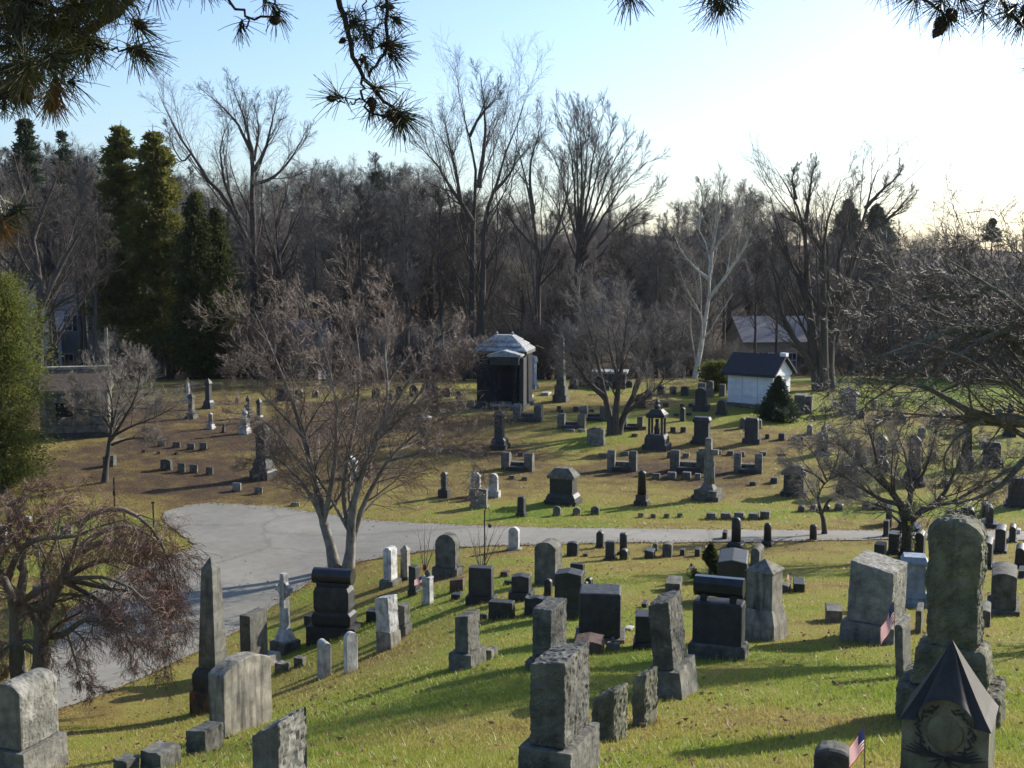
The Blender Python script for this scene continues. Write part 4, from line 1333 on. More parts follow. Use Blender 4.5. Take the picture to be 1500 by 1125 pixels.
gateway('stone step between two round topped posts left of the hip roofed monument', 735, 782, 689, 663)
gateway('stone step between two posts just above the dark column', 890, 933, 690, 660)
gateway('stone step between two posts partly behind the tall cross', 982, 1034, 691, 660)
gateway('stone step between two posts right of the tall cross', 1075, 1116, 693, 664)
gateway('stone step between posts with one sunlit top, above the domed pale stone', 817, 858, 628, 606)
gateway('stone step between posts left of the multi stemmed tree, higher up', 850, 890, 616, 595)
gateway('dark step between two posts directly before the pillared mausoleum', 752, 795, 617, 592)
gateway('low step between small posts right of the multi stemmed tree', 910, 942, 629, 610)
# ------------------------------------------------------------------ bare trees
def build_tree(levels, root, trunk_mat, twig_mat, split=2, ns=(9, 6, 4, 3, 3, 3), names=('trunk', 'crown')):
    """levels: list of lists of (P,R); first `split` levels -> trunk"""
    out = []
    for nm, lv0, lv1, mt in ((names[0], 0, split, trunk_mat), (names[1], split, 99, twig_mat)):
        parts = []
        for li, lv in enumerate(levels[lv0:lv1]):
            for P, R in lv:
                parts.append(sweep(P, R, ns[min(li + lv0, len(ns) - 1)]))
        if parts:
            V, Q = merge(parts)
            out.append(mk(nm, V, Q, M[mt], root, smooth=(nm == names[0])))
    return out


def grow(base_levels, specs, rng):
    """base_levels: list of (P,R) groups as level 0 ; specs list of kwargs for children"""
    levels = [base_levels]
    cur = base_levels
    for sp in specs:
        nxt = []
        for P, R in cur:
            if 'frac' in sp:
                pass
            kw = {k: v for k, v in sp.items() if k != 'frac'}
            nxt.append(children(P, R, rng=rng, **kw))
        levels.append(nxt)
        cur = nxt
    return levels


def trunk_poly(h, r0, r1, rng, K=9, wob=.03, lean=0):
    z = np.linspace(0, h, K)
    x = np.cumsum(rng.normal(0, wob, K)) * h * .25 + lean * z; y = np.cumsum(rng.normal(0, wob, K)) * h * .25
    x -= x[0]; y -= y[0]
    P = np.stack([x, y, z], 1)
    P[0, 2] = -.5
    R = np.linspace(r0, r1, K); R[0] *= 1.5; R[1] *= 1.08
    return P[None], R[None]


def proto(kind, seed, twig='twig_dark', bk='bark_dark', dens=1.0):
    rg = np.random.default_rng(seed)
    root = empty('bare_tree', (0, -500, 0))
    D = lambda n: max(2, int(round(n * dens)))
    if kind == 'vase':      # h ~18
        base = [trunk_poly(6.5, .36, .26, rg)]
        lv = [base]
        P, R = base[0]
        l1 = children(P, R, 8, .62, 1.0, 26, 1.9, 9, rg, jit=.07, trop=(0, 0, .05), rr=.45, lenpow=.3)
        l2 = children(l1[0], l1[1], D(10), .2, 1, 30, .5, 6, rg, jit=.10, trop=(0, 0, .06), rr=.42, rmin=.02)
        l3 = children(l2[0], l2[1], D(9), .15, 1, 32, .55, 5, rg, jit=.12, trop=(0, 0, .05), rr=.5, rmin=.013)
        l4 = children(l3[0], l3[1], D(9), .1, 1, 34, .6, 3, rg, jit=.14, trop=(0, 0, .04), rr=.6, rmin=.009)
        lv += [[l1], [l2], [l3], [l4]]
    elif kind == 'oak':
        base = [trunk_poly(11.5, .38, .10, rg, wob=.05)]
        P, R = base[0]
        l1 = children(P, R, 15, .28, 1.0, 58, .52, 8, rg, jit=.15, trop=(0, 0, .06), rr=.42, lenpow=.55, rmin=.045)
        l2 = children(l1[0], l1[1], D(9), .2, 1, 42, .55, 6, rg, jit=.15, trop=(0, 0, .07), rr=.45, rmin=.02)
        l3 = children(l2[0], l2[1], D(8), .15, 1, 40, .55, 5, rg, jit=.15, trop=(0, 0, .05), rr=.5, rmin=.013)
        l4 = children(l3[0], l3[1], D(8), .1, 1, 38, .65, 3, rg, jit=.14, trop=(0, 0, .04), rr=.6, rmin=.009)
        lv = [base, [l1], [l2], [l3], [l4]]
    elif kind == 'slim':
        base = [trunk_poly(17, .24, .03, rg, wob=.02)]
        P, R = base[0]
        l1 = children(P, R, 22, .35, 1.0, 38, .30, 7, rg, jit=.10, trop=(0, 0, .10), rr=.42, lenpow=.8, rmin=.03)
        l2 = children(l1[0], l1[1], D(9), .2, 1, 34, .5, 5, rg, jit=.12, trop=(0, 0, .08), rr=.5, rmin=.018)
        l3 = children(l2[0], l2[1], D(8), .15, 1, 32, .6, 4, rg, jit=.14, trop=(0, 0, .05), rr=.5, rmin=.011)
        l4 = children(l3[0], l3[1], D(5), .1, 1, 32, .6, 3, rg, jit=.14, trop=(0, 0, .04), rr=.6, rmin=.009)
        lv = [base, [l1], [l2], [l3], [l4]]
    elif kind == 'shrub':
        n = 9
        P = np.zeros((n, 7, 3)); R = np.zeros((n, 7))
        for k in range(n):
            a = rg.uniform(0, 6.28); t = rg.uniform(.05, .5)
            d = np.array([math.cos(a) * t, math.sin(a) * t, 1.0])
            for q in range(1, 7):
                d = unit(d + rg.normal(0, .12, 3)); P[k, q] = P[k, q - 1] + d * .5
            P[k, 0, 2] = -.3
            R[k] = np.linspace(.05, .02, 7)
        l1 = children(P, R, 7, .2, 1, 34, .6, 6, rg, jit=.14, trop=(0, 0, .04), rr=.6, rmin=.016)
        l2 = children(l1[0], l1[1], D(9), .1, 1, 36, .6, 5, rg, jit=.16, trop=(0, 0, .03), rr=.6, rmin=.010)
        l3 = children(l2[0], l2[1], D(9), .1, 1, 36, .6, 3, rg, jit=.16, trop=(0, 0, .02), rr=.6, rmin=.007)
        lv = [[(P, R)], [l1], [l2], [l3]]
    build_tree(lv, root, bk, twig, split=2 if kind != 'shrub' else 1)
    zs = max(np.max(p[0][..., 2]) for l in lv for p in l)
    root['_h'] = float(zs)
    return root


def hero(name, label, cat, D, base, limbs, seed, specs, trunk_mat, twig_mat, split=2, dspread=.5, group=None, ns=(9, 6, 4, 3, 3, 3), K=12, rk=1.0, roots=True):
    """limbs: [(pts_px, r0px, r1px, depthslope)]; base (px,py) or px for D given"""
    rg = np.random.default_rng(seed)
    if D is None:
        b = hit(*base); D = b[1]
    else:
        b = ground_at(base[0], D)
    s = depth(b) / F
    Ps, Rs = [], []
    for pts, r0, r1, ds in limbs:
        W = []
        p0 = None; dist = 0
        for k, (px, py) in enumerate(pts):
            if k: dist += math.hypot(px - pts[k - 1][0], py - pts[k - 1][1]) * s
            W.append(pix(px, py, D + ds * dist))
        P = resample(W, K) - b
        # small wobble
        n = np.zeros_like(P); n[1:-1] = rg.normal(0, .012 * dist, (K - 2, 3)) * .6
        P = P + n * .35
        tt_ = np.linspace(0, 1, K)
        Ps.append(P); Rs.append((r1 * .3 + (r0 * rk - r1 * .3) * (1 - tt_) ** 1.15) * s)
    P = np.array(Ps); R = np.array(Rs)
    if roots:
        for k in range(len(P)):
            if P[k, 0, 2] < .3:
                P[k, 0, 2] = min(P[k, 0, 2], 0) - .35; R[k, 0] *= 1.5
    levels = grow([(P, R)], specs, rg)
    root = empty(name, b)
    tag(root, label, cat, group)
    build_tree(levels, root, trunk_mat, twig_mat, split=split, ns=ns)
    return root


def sp(nch, t0, t1, ang, lr, K, jit=.12, trop=(0, 0, .05), rr=.55, rmin=.01, lenpow=.5, lend=None, Lmin=0., flat=0.):
    return dict(nch=nch, t0=t0, t1=t1, ang=ang, lr=lr, K=K, jit=jit, trop=trop, rr=rr, rmin=rmin, lenpow=lenpow, lend=lend, Lmin=Lmin, flat=flat)


# --- the multi stemmed tree by the road
hero('ornamental_tree', 'pale barked multi stemmed bare tree with reddish twigs standing by the road bend', 'tree', None, (500, 834), [
    ([(494, 836), (486, 806), (474, 772), (472, 745), (462, 700), (444, 640), (430, 590), (412, 540), (396, 500), (374, 458)], 10, 1.3, .12),
    ([(474, 768), (462, 738), (440, 702), (415, 678), (398, 664), (380, 668), (366, 690)], 5, 1.2, -.25),
    ([(474, 765), (484, 720), (492, 670), (494, 620), (488, 560), (470, 500), (455, 440)], 5.5, 1.2, -.15),
    ([(508, 836), (514, 800), (512, 765), (520, 725), (532, 690), (548, 645), (572, 600), (600, 555), (640, 512)], 10, 1.3, -.12),
    ([(514, 800), (528, 750), (544, 712), (566, 676), (600, 640), (645, 612), (690, 596)], 6, 1.2, .2),
    ([(510, 768), (500, 735), (506, 690), (520, 620), (528, 560), (524, 500), (518, 446)], 5, 1.2, .3),
    ([(534, 690), (552, 650), (566, 600), (568, 550), (562, 500), (578, 440)], 4.5, 1.1, .05),
    ([(444, 640), (418, 612), (396, 590), (372, 560), (350, 530)], 3.4, 1, -.3),
    ([(548, 645), (584, 618), (625, 560), (660, 520), (680, 500)], 3.4, 1, -.2),
    ([(462, 700), (430, 668), (405, 630), (378, 610), (350, 605)], 3.2, 1, .35),
    ([(566, 676), (612, 664), (650, 655), (690, 668), (706, 690)], 3, .9, -.35),
], 11, [sp(12, .15, .98, 42, .36, 8, jit=.10, trop=(0, 0, .02), rr=.42, rmin=.012, lenpow=.45), sp(9, .12, 1, 42, .52, 5, jit=.14, trop=(0, 0, .0), rr=.55, rmin=.007),
        sp(8, .1, 1, 42, .55, 4, jit=.15, trop=(0, 0, -.02), rr=.6, rmin=.006), sp(4, .1, 1, 40, .6, 3, jit=.15, rr=.7, rmin=.0048)], 'bark_grey', 'twig_red', rk=.82)

# --- weeping tree at the left
hero('weeping_tree', 'twisted dark weeping tree with fine drooping russet twigs beside the road at left', 'tree', 27.5, (44, 1030), [
    ([(30, 1020), (28, 970), (20, 930), (24, 890), (10, 850), (-30, 800), (-70, 770)], 12, 4, -.1),
    ([(56, 1020), (60, 970), (58, 920), (70, 885), (90, 850), (100, 820), (118, 800), (112, 770), (130, 745)], 13, 3, -.2),
    ([(24, 890), (36, 850), (32, 810), (52, 770), (76, 745), (110, 735)], 7, 2, .2),
    ([(64, 932), (100, 930), (118, 905), (140, 905), (160, 920), (182, 920), (200, 930), (215, 945)], 5, 1.6, -.5),
    ([(90, 850), (130, 870), (150, 885), (175, 905), (182, 925), (200, 955), (215, 975)], 3.5, 1.2, -.3),
    ([(100, 820), (130, 800), (160, 790), (190, 795), (215, 800), (240, 830), (250, 870)], 5, 1.5, .1),
    ([(112, 770), (140, 745), (175, 742), (205, 755), (235, 790), (258, 840), (266, 900)], 4, 1.2, .25),
    ([(28, 880), (-10, 830), (-10, 790), (20, 760), (40, 730)], 6, 2, -.2),
    ([(24, 890), (60, 860), (100, 850), (140, 842), (180, 850), (220, 880), (240, 930)], 5, 1.2, -.45),
    ([(10, 850), (30, 800), (60, 785), (100, 790), (150, 770), (190, 760)], 5, 1.6, -.6),
    ([(100, 930), (108, 960), (118, 990), (140, 1015)], 1.8, .8, -.2),
    ([(58, 920), (30, 870), (0, 850), (-40, 870), (-60, 920)], 5, 1.4, .3),
    ([(90, 850), (140, 820), (190, 820), (225, 840), (255, 880), (262, 930)], 4, 1, .0),
    ([(70, 885), (60, 840), (80, 800), (90, 760), (85, 725)], 4.5, 1, .3),
    ([(60, 960), (20, 940), (-5, 960), (-10, 1000)], 4, 1.2, -.3),
    ([(100, 850), (150, 860), (200, 870), (235, 900), (250, 950)], 3.5, 1, -.4),
    ([(32, 810), (10, 770), (20, 735), (60, 715)], 4, 1, .1),
    ([(118, 800), (160, 770), (200, 770), (240, 800), (262, 850)], 4, 1, .5),
], 23, [sp(9, .25, 1, 45, .30, 7, jit=.22, trop=(0, 0, -.02), rr=.45, rmin=.012, lend=1.2), sp(9, .15, 1, 48, .60, 6, jit=.2, trop=(0, 0, -.10), rr=.5, rmin=.006, lenpow=.3, lend=.8),
        sp(8, .1, 1, 48, .75, 5, jit=.2, trop=(0, 0, -.18), rr=.6, rmin=.0045, lenpow=.2, lend=.5), sp(2, .1, 1, 45, .6, 3, jit=.2, trop=(0, 0, -.2), rr=.6, rmin=.004, lend=.3)], 'bark_maple', 'twig_russet', rk=1.2)

# --- small trees
hero('small_bare_tree', 'small dark bare tree with a rounded twiggy crown before the left stone vault', 'tree', None, (153, 707), [
    ([(153, 709), (156, 680), (160, 650), (164, 630), (166, 600), (160, 570), (150, 540)], 5, 1, .1),
    ([(162, 645), (178, 620), (196, 590), (205, 560), (206, 530)], 3, .8, -.2), ([(163, 652), (182, 644), (205, 640), (222, 650), (232, 636)], 2.2, .8, .1),
    ([(165, 640), (190, 625), (220, 615), (250, 600), (262, 590)], 2.2, .7, -.1), ([(164, 630), (145, 600), (125, 580), (105, 565)], 2.5, .7, -.3),
    ([(165, 625), (175, 580), (180, 540), (184, 520)], 2.5, .7, .3), ([(160, 610), (135, 600), (110, 600), (96, 590)], 2, .7, .3)],
    31, [sp(10, .25, 1, 42, .42, 6, rmin=.015), sp(9, .15, 1, 42, .55, 4, rmin=.009), sp(7, .1, 1, 40, .6, 3, rmin=.006, trop=(0, 0, 0)), sp(4, .1, 1, 40, .6, 3, rmin=.005)], 'bark_dark', 'twig_pale')
hero('small_bare_tree', 'crooked little bare tree leaning over the far edge of the road', 'tree', None, (1206, 783), [
    ([(1208, 786), (1207, 768), (1204, 752), (1198, 738), (1199, 722), (1207, 708), (1219, 700)], 4.6, 1.8, .05),
    ([(1204, 752), (1212, 735), (1224, 725), (1240, 710), (1262, 700)], 2.4, .8, -.2), ([(1207, 708), (1195, 695), (1170, 685), (1145, 680)], 2, .7, -.1),
    ([(1215, 702), (1225, 680), (1230, 655), (1226, 630)], 2, .7, .2), ([(1212, 705), (1200, 680), (1190, 660), (1170, 645)], 1.8, .7, .3), ([(1219, 700), (1240, 690), (1265, 670), (1285, 660)], 1.8, .7, -.3)],
    32, [sp(9, .3, 1, 45, .5, 5, rmin=.012), sp(8, .1, 1, 45, .6, 4, rmin=.007, trop=(0, 0, -.02)), sp(7, .1, 1, 42, .6, 3, rmin=.005), sp(3, .1, 1, 42, .6, 3, rmin=.004)], 'bark_dark', 'twig_pale')
t = hero('small_bare_tree', 'dark ivy covered trunk tree with wide spreading twigs behind the boulder pillar', 'tree', None, (1327, 818), [
    ([(1327, 822), (1328, 795), (1329, 770), (1325, 750), (1318, 735), (1300, 715), (1285, 690), (1280, 650), (1270, 620)], 9, 2, .05),
    ([(1328, 768), (1345, 750), (1370, 740), (1385, 722), (1395, 700), (1410, 670), (1420, 640)], 6, 1.5, .1),
    ([(1320, 740), (1290, 732), (1262, 715), (1240, 700), (1215, 690)], 4, 1, -.2), ([(1328, 760), (1335, 720), (1330, 680), (1318, 640), (1300, 610)], 5, 1, .3),
    ([(1370, 740), (1400, 735), (1430, 715), (1460, 700), (1480, 680)], 3.5, 1, -.3), ([(1300, 715), (1270, 690), (1240, 660), (1215, 640)], 3, 1, .2),
    ([(1335, 720), (1355, 690), (1368, 650), (1372, 610)], 3, 1, -.2)],
    33, [sp(11, .2, 1, 40, .42, 6, rmin=.011, rr=.42), sp(9, .12, 1, 42, .55, 4, rmin=.007), sp(8, .1, 1, 40, .6, 3, rmin=.005), sp(4, .1, 1, 40, .6, 3, rmin=.004)], 'bark_dark', 'twig_pale')
# ivy on the trunk and a yellow tag
b = hit(1327, 818)
rg = np.random.default_rng(3)
n = 1500
zz = rg.uniform(0, 1.9, n); aa = rg.uniform(0, 6.28, n); rr_ = .19 + rg.uniform(0, .07, n)
c = np.stack([np.cos(aa) * rr_, np.sin(aa) * rr_, zz], 1)
o1 = rg.normal(0, .035, (n, 3)); o2 = rg.normal(0, .035, (n, 3))
mk('ivy', np.stack([c, c + o1, c + o2], 1).reshape(-1, 3), np.arange(n * 3).reshape(-1, 3), M['conifer_dark'], t)
addbox(t, 'tree_tag', 'yellow', -.05, .03, -.24, -.225, 1.15, 1.27)

hero('small_bare_tree', 'multi stemmed bare tree on the green slope right of the pillared mausoleum', 'tree', None, (899, 636), [
    ([(896, 638), (893, 610), (886, 580), (878, 540), (868, 500), (856, 460)], 6, 1.2, .1), ([(900, 638), (902, 600), (908, 560), (915, 500), (920, 450)], 6, 1.2, -.1),
    ([(903, 638), (915, 605), (930, 575), (948, 530), (962, 480)], 6, 1.2, .2), ([(886, 580), (862, 560), (840, 530), (832, 500)], 3.5, 1, -.3), ([(915, 605), (945, 585), (970, 560), (985, 530)], 3.5, 1, -.3),
    ([(908, 560), (895, 520), (890, 480), (895, 440)], 3.5, 1, .3)],
    34, [sp(10, .2, 1, 36, .45, 6, rmin=.018, rr=.4), sp(9, .12, 1, 38, .55, 4, rmin=.011), sp(7, .1, 1, 38, .6, 3, rmin=.008), sp(4, .1, 1, 38, .6, 3, rmin=.006)], 'bark_dark', 'twig_brown')

# --- big spreading tree entering from the right
hero('spreading_tree', 'large spreading bare tree reaching in from the right edge with long low branches', 'tree', 24, (1640, 960), [
    ([(1640, 960), (1636, 880), (1630, 800), (1620, 740), (1600, 690)], 22, 14, 0),
    ([(1600, 690), (1550, 640), (1500, 610), (1440, 614), (1405, 600), (1378, 572), (1335, 556), (1285, 560), (1255, 552)], 10, 1.6, .05),
    ([(1600, 690), (1560, 560), (1500, 500), (1430, 482), (1360, 458), (1312, 422), (1270, 410)], 10, 1.6, .2),
    ([(1600, 690), (1580, 540), (1520, 470), (1450, 420), (1400, 385), (1370, 370)], 9, 1.4, -.1),
    ([(1550, 640), (1505, 668), (1475, 705), (1435, 732), (1392, 738), (1335, 738)], 5, 1.2, -.2),
    ([(1500, 500), (1420, 475), (1350, 500), (1290, 520), (1240, 545), (1215, 570)], 5, 1.2, -.3),
    ([(1600, 690), (1600, 520), (1550, 420), (1500, 370), (1460, 350)], 8, 1.4, .3),
    ([(1430, 482), (1370, 520), (1320, 560), (1270, 590), (1230, 640)], 3.6, 1, .4),
    ([(1440, 614), (1400, 640), (1380, 670), (1390, 700)], 2.6, 1, .2),
    ([(1450, 420), (1420, 440), (1370, 430), (1320, 450), (1270, 470), (1240, 500)], 3.6, 1, .3),
    ([(1600, 690), (1540, 590), (1480, 560), (1420, 550), (1350, 590), (1310, 640)], 5, 1.1, .45),
    ([(1520, 470), (1480, 480), (1430, 500), (1380, 540), (1300, 600)], 4, 1, -.4),
] + [([(1600, 690), ((1600 + tx) / 2 + 30, (690 + ty) / 2 - 30), (tx * .8 + 1600 * .2, ty + 6), (tx, ty)], 5, .8, RNG.uniform(-.35, .35)) for tx, ty in [(1300, 390), (1340, 360), (1400, 350), (1450, 345), (1480, 360), (1280, 450), (1320, 500), (1380, 440), (1260, 600), (1460, 420)]], 41, [sp(9, .15, 1, 36, .32, 7, jit=.12, trop=(-.02, 0, .04), rr=.36, rmin=.009, lenpow=.35), sp(7, .1, 1, 40, .5, 5, jit=.14, trop=(0, 0, .02), rr=.55, rmin=.006),
        sp(5, .1, 1, 40, .55, 4, jit=.15, rr=.6, rmin=.0055, trop=(0, 0, 0)), sp(2, .1, 1, 40, .6, 3, jit=.15, rr=.7, rmin=.0045)], 'bark_maple', 'twig_gloss', rk=1.3)

# --- the tall wood edge trees
FAR = dict(jit=.10)
def wood_specs(a=8, b=7, c=6, ang=32, up=.06, l1=.34):
    return [sp(a + 1, .15, .98, ang - 2, .50, 8, jit=.07, trop=(0, 0, up), rr=.40, rmin=.020, lenpow=.75), sp(b + 1, .12, 1, 32, .52, 6, jit=.11, trop=(0, 0, up * .7), rr=.5, rmin=.013, lenpow=.5), sp(c + 1, .1, 1, 34, .58, 5, jit=.13, trop=(0, 0, up * .3), rr=.6, rmin=.009), sp(3, .1, 1, 34, .6, 3, jit=.12, rr=.7, rmin=.007)]


hero('tall_bare_tree', 'tall forked bare tree left of centre with a long limb sweeping left', 'tree', 112, (372, 560), [
    ([(372, 590), (373, 540), (374, 470), (372, 400), (370, 330), (370, 280), (372, 240), (370, 225)], 8.5, 9, .0),
    ([(370, 370), (355, 335), (338, 300), (308, 268), (280, 225), (256, 190), (240, 155), (232, 135)], 5, 1.1, .1),
    ([(370, 225), (352, 188), (336, 165), (315, 148), (292, 128)], 3, .8, .2), ([(372, 250), (388, 222), (395, 195), (402, 165), (407, 140)], 3.5, .8, -.2),
    ([(371, 270), (400, 262), (422, 240), (438, 214), (452, 182)], 3, .8, .2), ([(352, 320), (330, 272), (322, 235), (325, 200), (340, 170)], 3, .8, -.2),
    ([(370, 225), (360, 180), (345, 140), (338, 118)], 3, .8, -.3), ([(372, 235), (380, 190), (372, 150)], 2.6, .8, .3), ([(280, 225), (268, 240), (255, 220), (242, 180)], 1.6, .6, -.3)],
    51, wood_specs(8, 6, 5), 'bark_dark', 'twig_dark')
hero('tall_bare_tree', 'slim dark bare tree standing just right of the tall forked tree', 'tree', 108, (412, 560), [
    ([(412, 590), (412, 520), (411, 450), (410, 380), (405, 330), (398, 280)], 6, 1.6, 0), ([(411, 370), (428, 335), (442, 300), (458, 262)], 3, .8, .2), ([(411, 400), (396, 360), (385, 320), (382, 280)], 3, .8, -.2), ([(406, 330), (418, 290), (425, 255)], 2.5, .7, 0)],
    52, wood_specs(8, 6, 4), 'bark_dark', 'twig_brown')
hero('tall_bare_tree', 'tall bare tree with twin straight trunks above the pillared mausoleum', 'tree', 108, (698, 560), [
    ([(690, 590), (690, 500), (691, 420), (692, 340), (696, 300), (700, 270), (697, 235), (688, 200), (676, 160), (670, 125)], 7.5, 1.2, .05),
    ([(706, 590), (705, 500), (706, 420), (707, 340), (714, 305), (722, 280), (730, 250), (745, 215), (760, 180), (770, 145)], 7.5, 1.2, -.05),
    ([(692, 325), (676, 298), (656, 268), (638, 238), (618, 218), (606, 205)], 4, 1, .15), ([(702, 275), (706, 235), (712, 190), (708, 140), (703, 105)], 4, 1, .1),
    ([(722, 282), (742, 262), (760, 232), (775, 215)], 3, .8, .2), ([(688, 200), (702, 170), (722, 150), (735, 120)], 2.6, .8, -.2), ([(676, 298), (668, 250), (655, 200), (650, 160)], 3, .8, -.2),
    ([(707, 400), (722, 375), (738, 340), (742, 310)], 2.4, .8, -.2), ([(691, 430), (676, 412), (664, 390), (650, 350)], 2.4, .8, .2)],
    53, wood_specs(9, 7, 5, 30, .08, .36), 'bark_dark', 'twig_dark')
hero('tall_bare_tree', 'narrow bare tree with slender upswept limbs left of the fan shaped tree', 'tree', 104, (788, 560), [
    ([(787, 590), (788, 500), (789, 420), (789, 370), (784, 330), (780, 300), (772, 265), (758, 225), (752, 190)], 6.5, 1, 0), ([(782, 312), (776, 270), (778, 230), (790, 195), (795, 165)], 3, .8, .2),
    ([(789, 385), (806, 358), (818, 335), (828, 300), (834, 262), (830, 230)], 4, .9, .1), ([(788, 370), (768, 345), (750, 325), (738, 300)], 3, .8, -.1), ([(789, 420), (812, 395), (828, 370)], 2, .8, -.3)],
    54, wood_specs(8, 6, 5, 32, .08), 'bark_dark', 'twig_dark')
fan = []
for tx, ty, mx, my, x0, y0, w in [(822, 150, 838, 230, 846, 350, 3.5), (850, 138, 852, 230, 851, 345, 4), (884, 148, 868, 235, 852, 340, 3.6), (918, 185, 886, 262, 853, 352, 3.6), (950, 215, 905, 280, 852, 368, 3.8),
                                  (972, 258, 928, 305, 850, 385, 3.6), (962, 300, 915, 335, 850, 400, 3), (800, 190, 822, 255, 846, 352, 3.2), (788, 240, 815, 300, 845, 380, 3), (868, 140, 860, 220, 851, 330, 3), (902, 162, 878, 240, 852, 345, 3),
                                  (835, 142, 845, 220, 848, 335, 3), (936, 198, 898, 265, 852, 358, 3)]:
    w *= .68
    fan.append(([(x0, y0), ((x0 * 2 + mx) / 3 + (mx - x0) * .05, (y0 * 2 + my) / 3), (mx, my), ((mx + tx) / 2 + (tx - mx) * -.02, (my + ty) / 2 + 8), (tx, ty + 20)], w, .8, RNG.uniform(-.4, .4)))
hero('tall_bare_tree', 'tall bare tree with a perfect fan shaped crown, right of centre', 'tree', 110, (840, 560), [
    ([(838, 590), (839, 520), (842, 460), (846, 410), (849, 370), (851, 335), (852, 318)], 8.5, 13, 0)] + fan,
    55, [sp(9, .25, .98, 26, .36, 8, jit=.07, trop=(0, 0, .04), rr=.45, rmin=.020, lenpow=.6), sp(9, .12, 1, 28, .5, 6, jit=.07, trop=(0, 0, .04), rr=.5, rmin=.013), sp(8, .12, 1, 24, .5, 4, jit=.09, trop=(0, 0, .03), rr=.6, rmin=.009), sp(3, .12, 1, 26, .5, 3, jit=.12, rr=.7, rmin=.007)], 'bark_dark', 'twig_dark')
hero('sycamore_tree', 'white barked sycamore leaning right, left of the white mausoleum', 'tree', 100, (1014, 575), [
    ([(1012, 590), (1018, 550), (1026, 510), (1033, 475), (1037, 440), (1040, 400), (1041, 370), (1032, 348), (1022, 335), (1008, 310)], 5, 1.3, 0), ([(1040, 400), (1044, 360), (1052, 320), (1056, 280), (1052, 255)], 3, .9, .1),
    ([(1037, 440), (1055, 415), (1070, 395), (1084, 372), (1100, 345), (1108, 305)], 3, .9, -.2), ([(1040, 410), (1020, 395), (1000, 372), (985, 340)], 2.6, .8, .2), ([(1033, 475), (1015, 440), (1003, 420), (996, 395)], 2.2, .8, -.1),
    ([(1041, 370), (1062, 345), (1085, 310), (1092, 280)], 2.4, .8, .3), ([(1022, 335), (1030, 300), (1026, 268)], 2.2, .8, -.3)],
    56, wood_specs(9, 7, 5, 32, .08, .36), 'bark_white', 'twig_pale')
hero('tall_bare_tree', 'broad multi trunked bare tree right of the white mausoleum', 'tree', 90, (1207, 592), [
    ([(1200, 605), (1197, 560), (1190, 500), (1184, 440), (1181, 390), (1180, 330), (1166, 292), (1146, 262), (1135, 245)], 8, 1.2, .05), ([(1180, 325), (1186, 285), (1190, 250), (1196, 235)], 3, .9, .1),
    ([(1208, 605), (1208, 550), (1207, 470), (1207, 410), (1204, 365), (1208, 335), (1220, 300), (1232, 262)], 7.5, 1.1, -.1), ([(1205, 368), (1190, 345), (1170, 328), (1150, 318)], 3, .8, -.2),
    ([(1216, 605), (1214, 540), (1216, 475), (1232, 430), (1250, 390), (1260, 350), (1268, 305), (1278, 268), (1290, 238)], 8, 1.1, .1), ([(1261, 345), (1285, 328), (1306, 318), (1328, 292), (1340, 280)], 3.4, .9, -.2),
    ([(1192, 540), (1172, 505), (1150, 480), (1142, 445), (1134, 400), (1120, 350)], 4.5, 1, -.1), ([(1268, 305), (1290, 280), (1312, 262), (1322, 248)], 2.6, .8, .2), ([(1166, 292), (1160, 262), (1165, 244)], 2.4, .8, .2),
    ([(1232, 430), (1226, 390), (1236, 350), (1244, 310), (1250, 270)], 3.4, .9, .3), ([(1184, 440), (1168, 400), (1150, 372), (1130, 330)], 3, .8, .25)],
    57, wood_specs(9, 7, 5, 30, .07, .34), 'bark_dark', 'twig_dark', rk=1.25)
hero('tall_bare_tree', 'massive dark trunk with a heavy left leaning limb beside the left evergreen', 'tree', 82, (52, 600), [
    ([(52, 610), (54, 560), (56, 500), (60, 450), (58, 400), (48, 350), (40, 300)], 12, 4, 0), ([(60, 450), (78, 410), (100, 370), (125, 330), (150, 300)], 5, 1.2, .1), ([(58, 410), (30, 375), (10, 340), (-20, 300)], 6, 1.3, -.1),
    ([(48, 350), (62, 310), (80, 270), (90, 235)], 4, 1, .2), ([(40, 300), (28, 260), (20, 225)], 3.5, 1, 0), ([(56, 480), (90, 440), (115, 430), (140, 400)], 3.5, 1, -.3)],
    58, wood_specs(8, 7, 5, 38, .04, .38), 'bark_dark', 'twig_dark')

# --- prototypes and the wood
protos = [proto('vase', 61), proto('oak', 62), proto('slim', 63, 'twig_brown'), proto('oak', 64, 'twig_brown'), proto('vase', 65, 'twig_brown'), proto('slim', 66), proto('oak', 67, 'twig_pale')]
shrubs = [proto('shrub', 71, 'twig_brown'), proto('shrub', 72, 'twig_red'), proto('shrub', 73, 'twig_pale')]
used = set()


def put(k, px, D, toppy, label, group, lst=protos, name='bare_tree', cat='tree', wx=1.0, rg=np.random.default_rng(5)):
    src = lst[k % len(lst)]
    b = ground_at(px, D)
    zt = pix(px, toppy, D)[2]
    h = max(zt - b[2], 1.5)
    if src.name in used:
        o = copy_tree(src)
    else:
        o = src; used.add(src.name)
    sc = h / src['_h']
    o.location = b
    o.scale = (sc * wx, sc * wx, sc)
    o.rotation_euler = (0, 0, rg.uniform(0, 6.28))
    o.name = name
    return tag(o, label, cat, group)


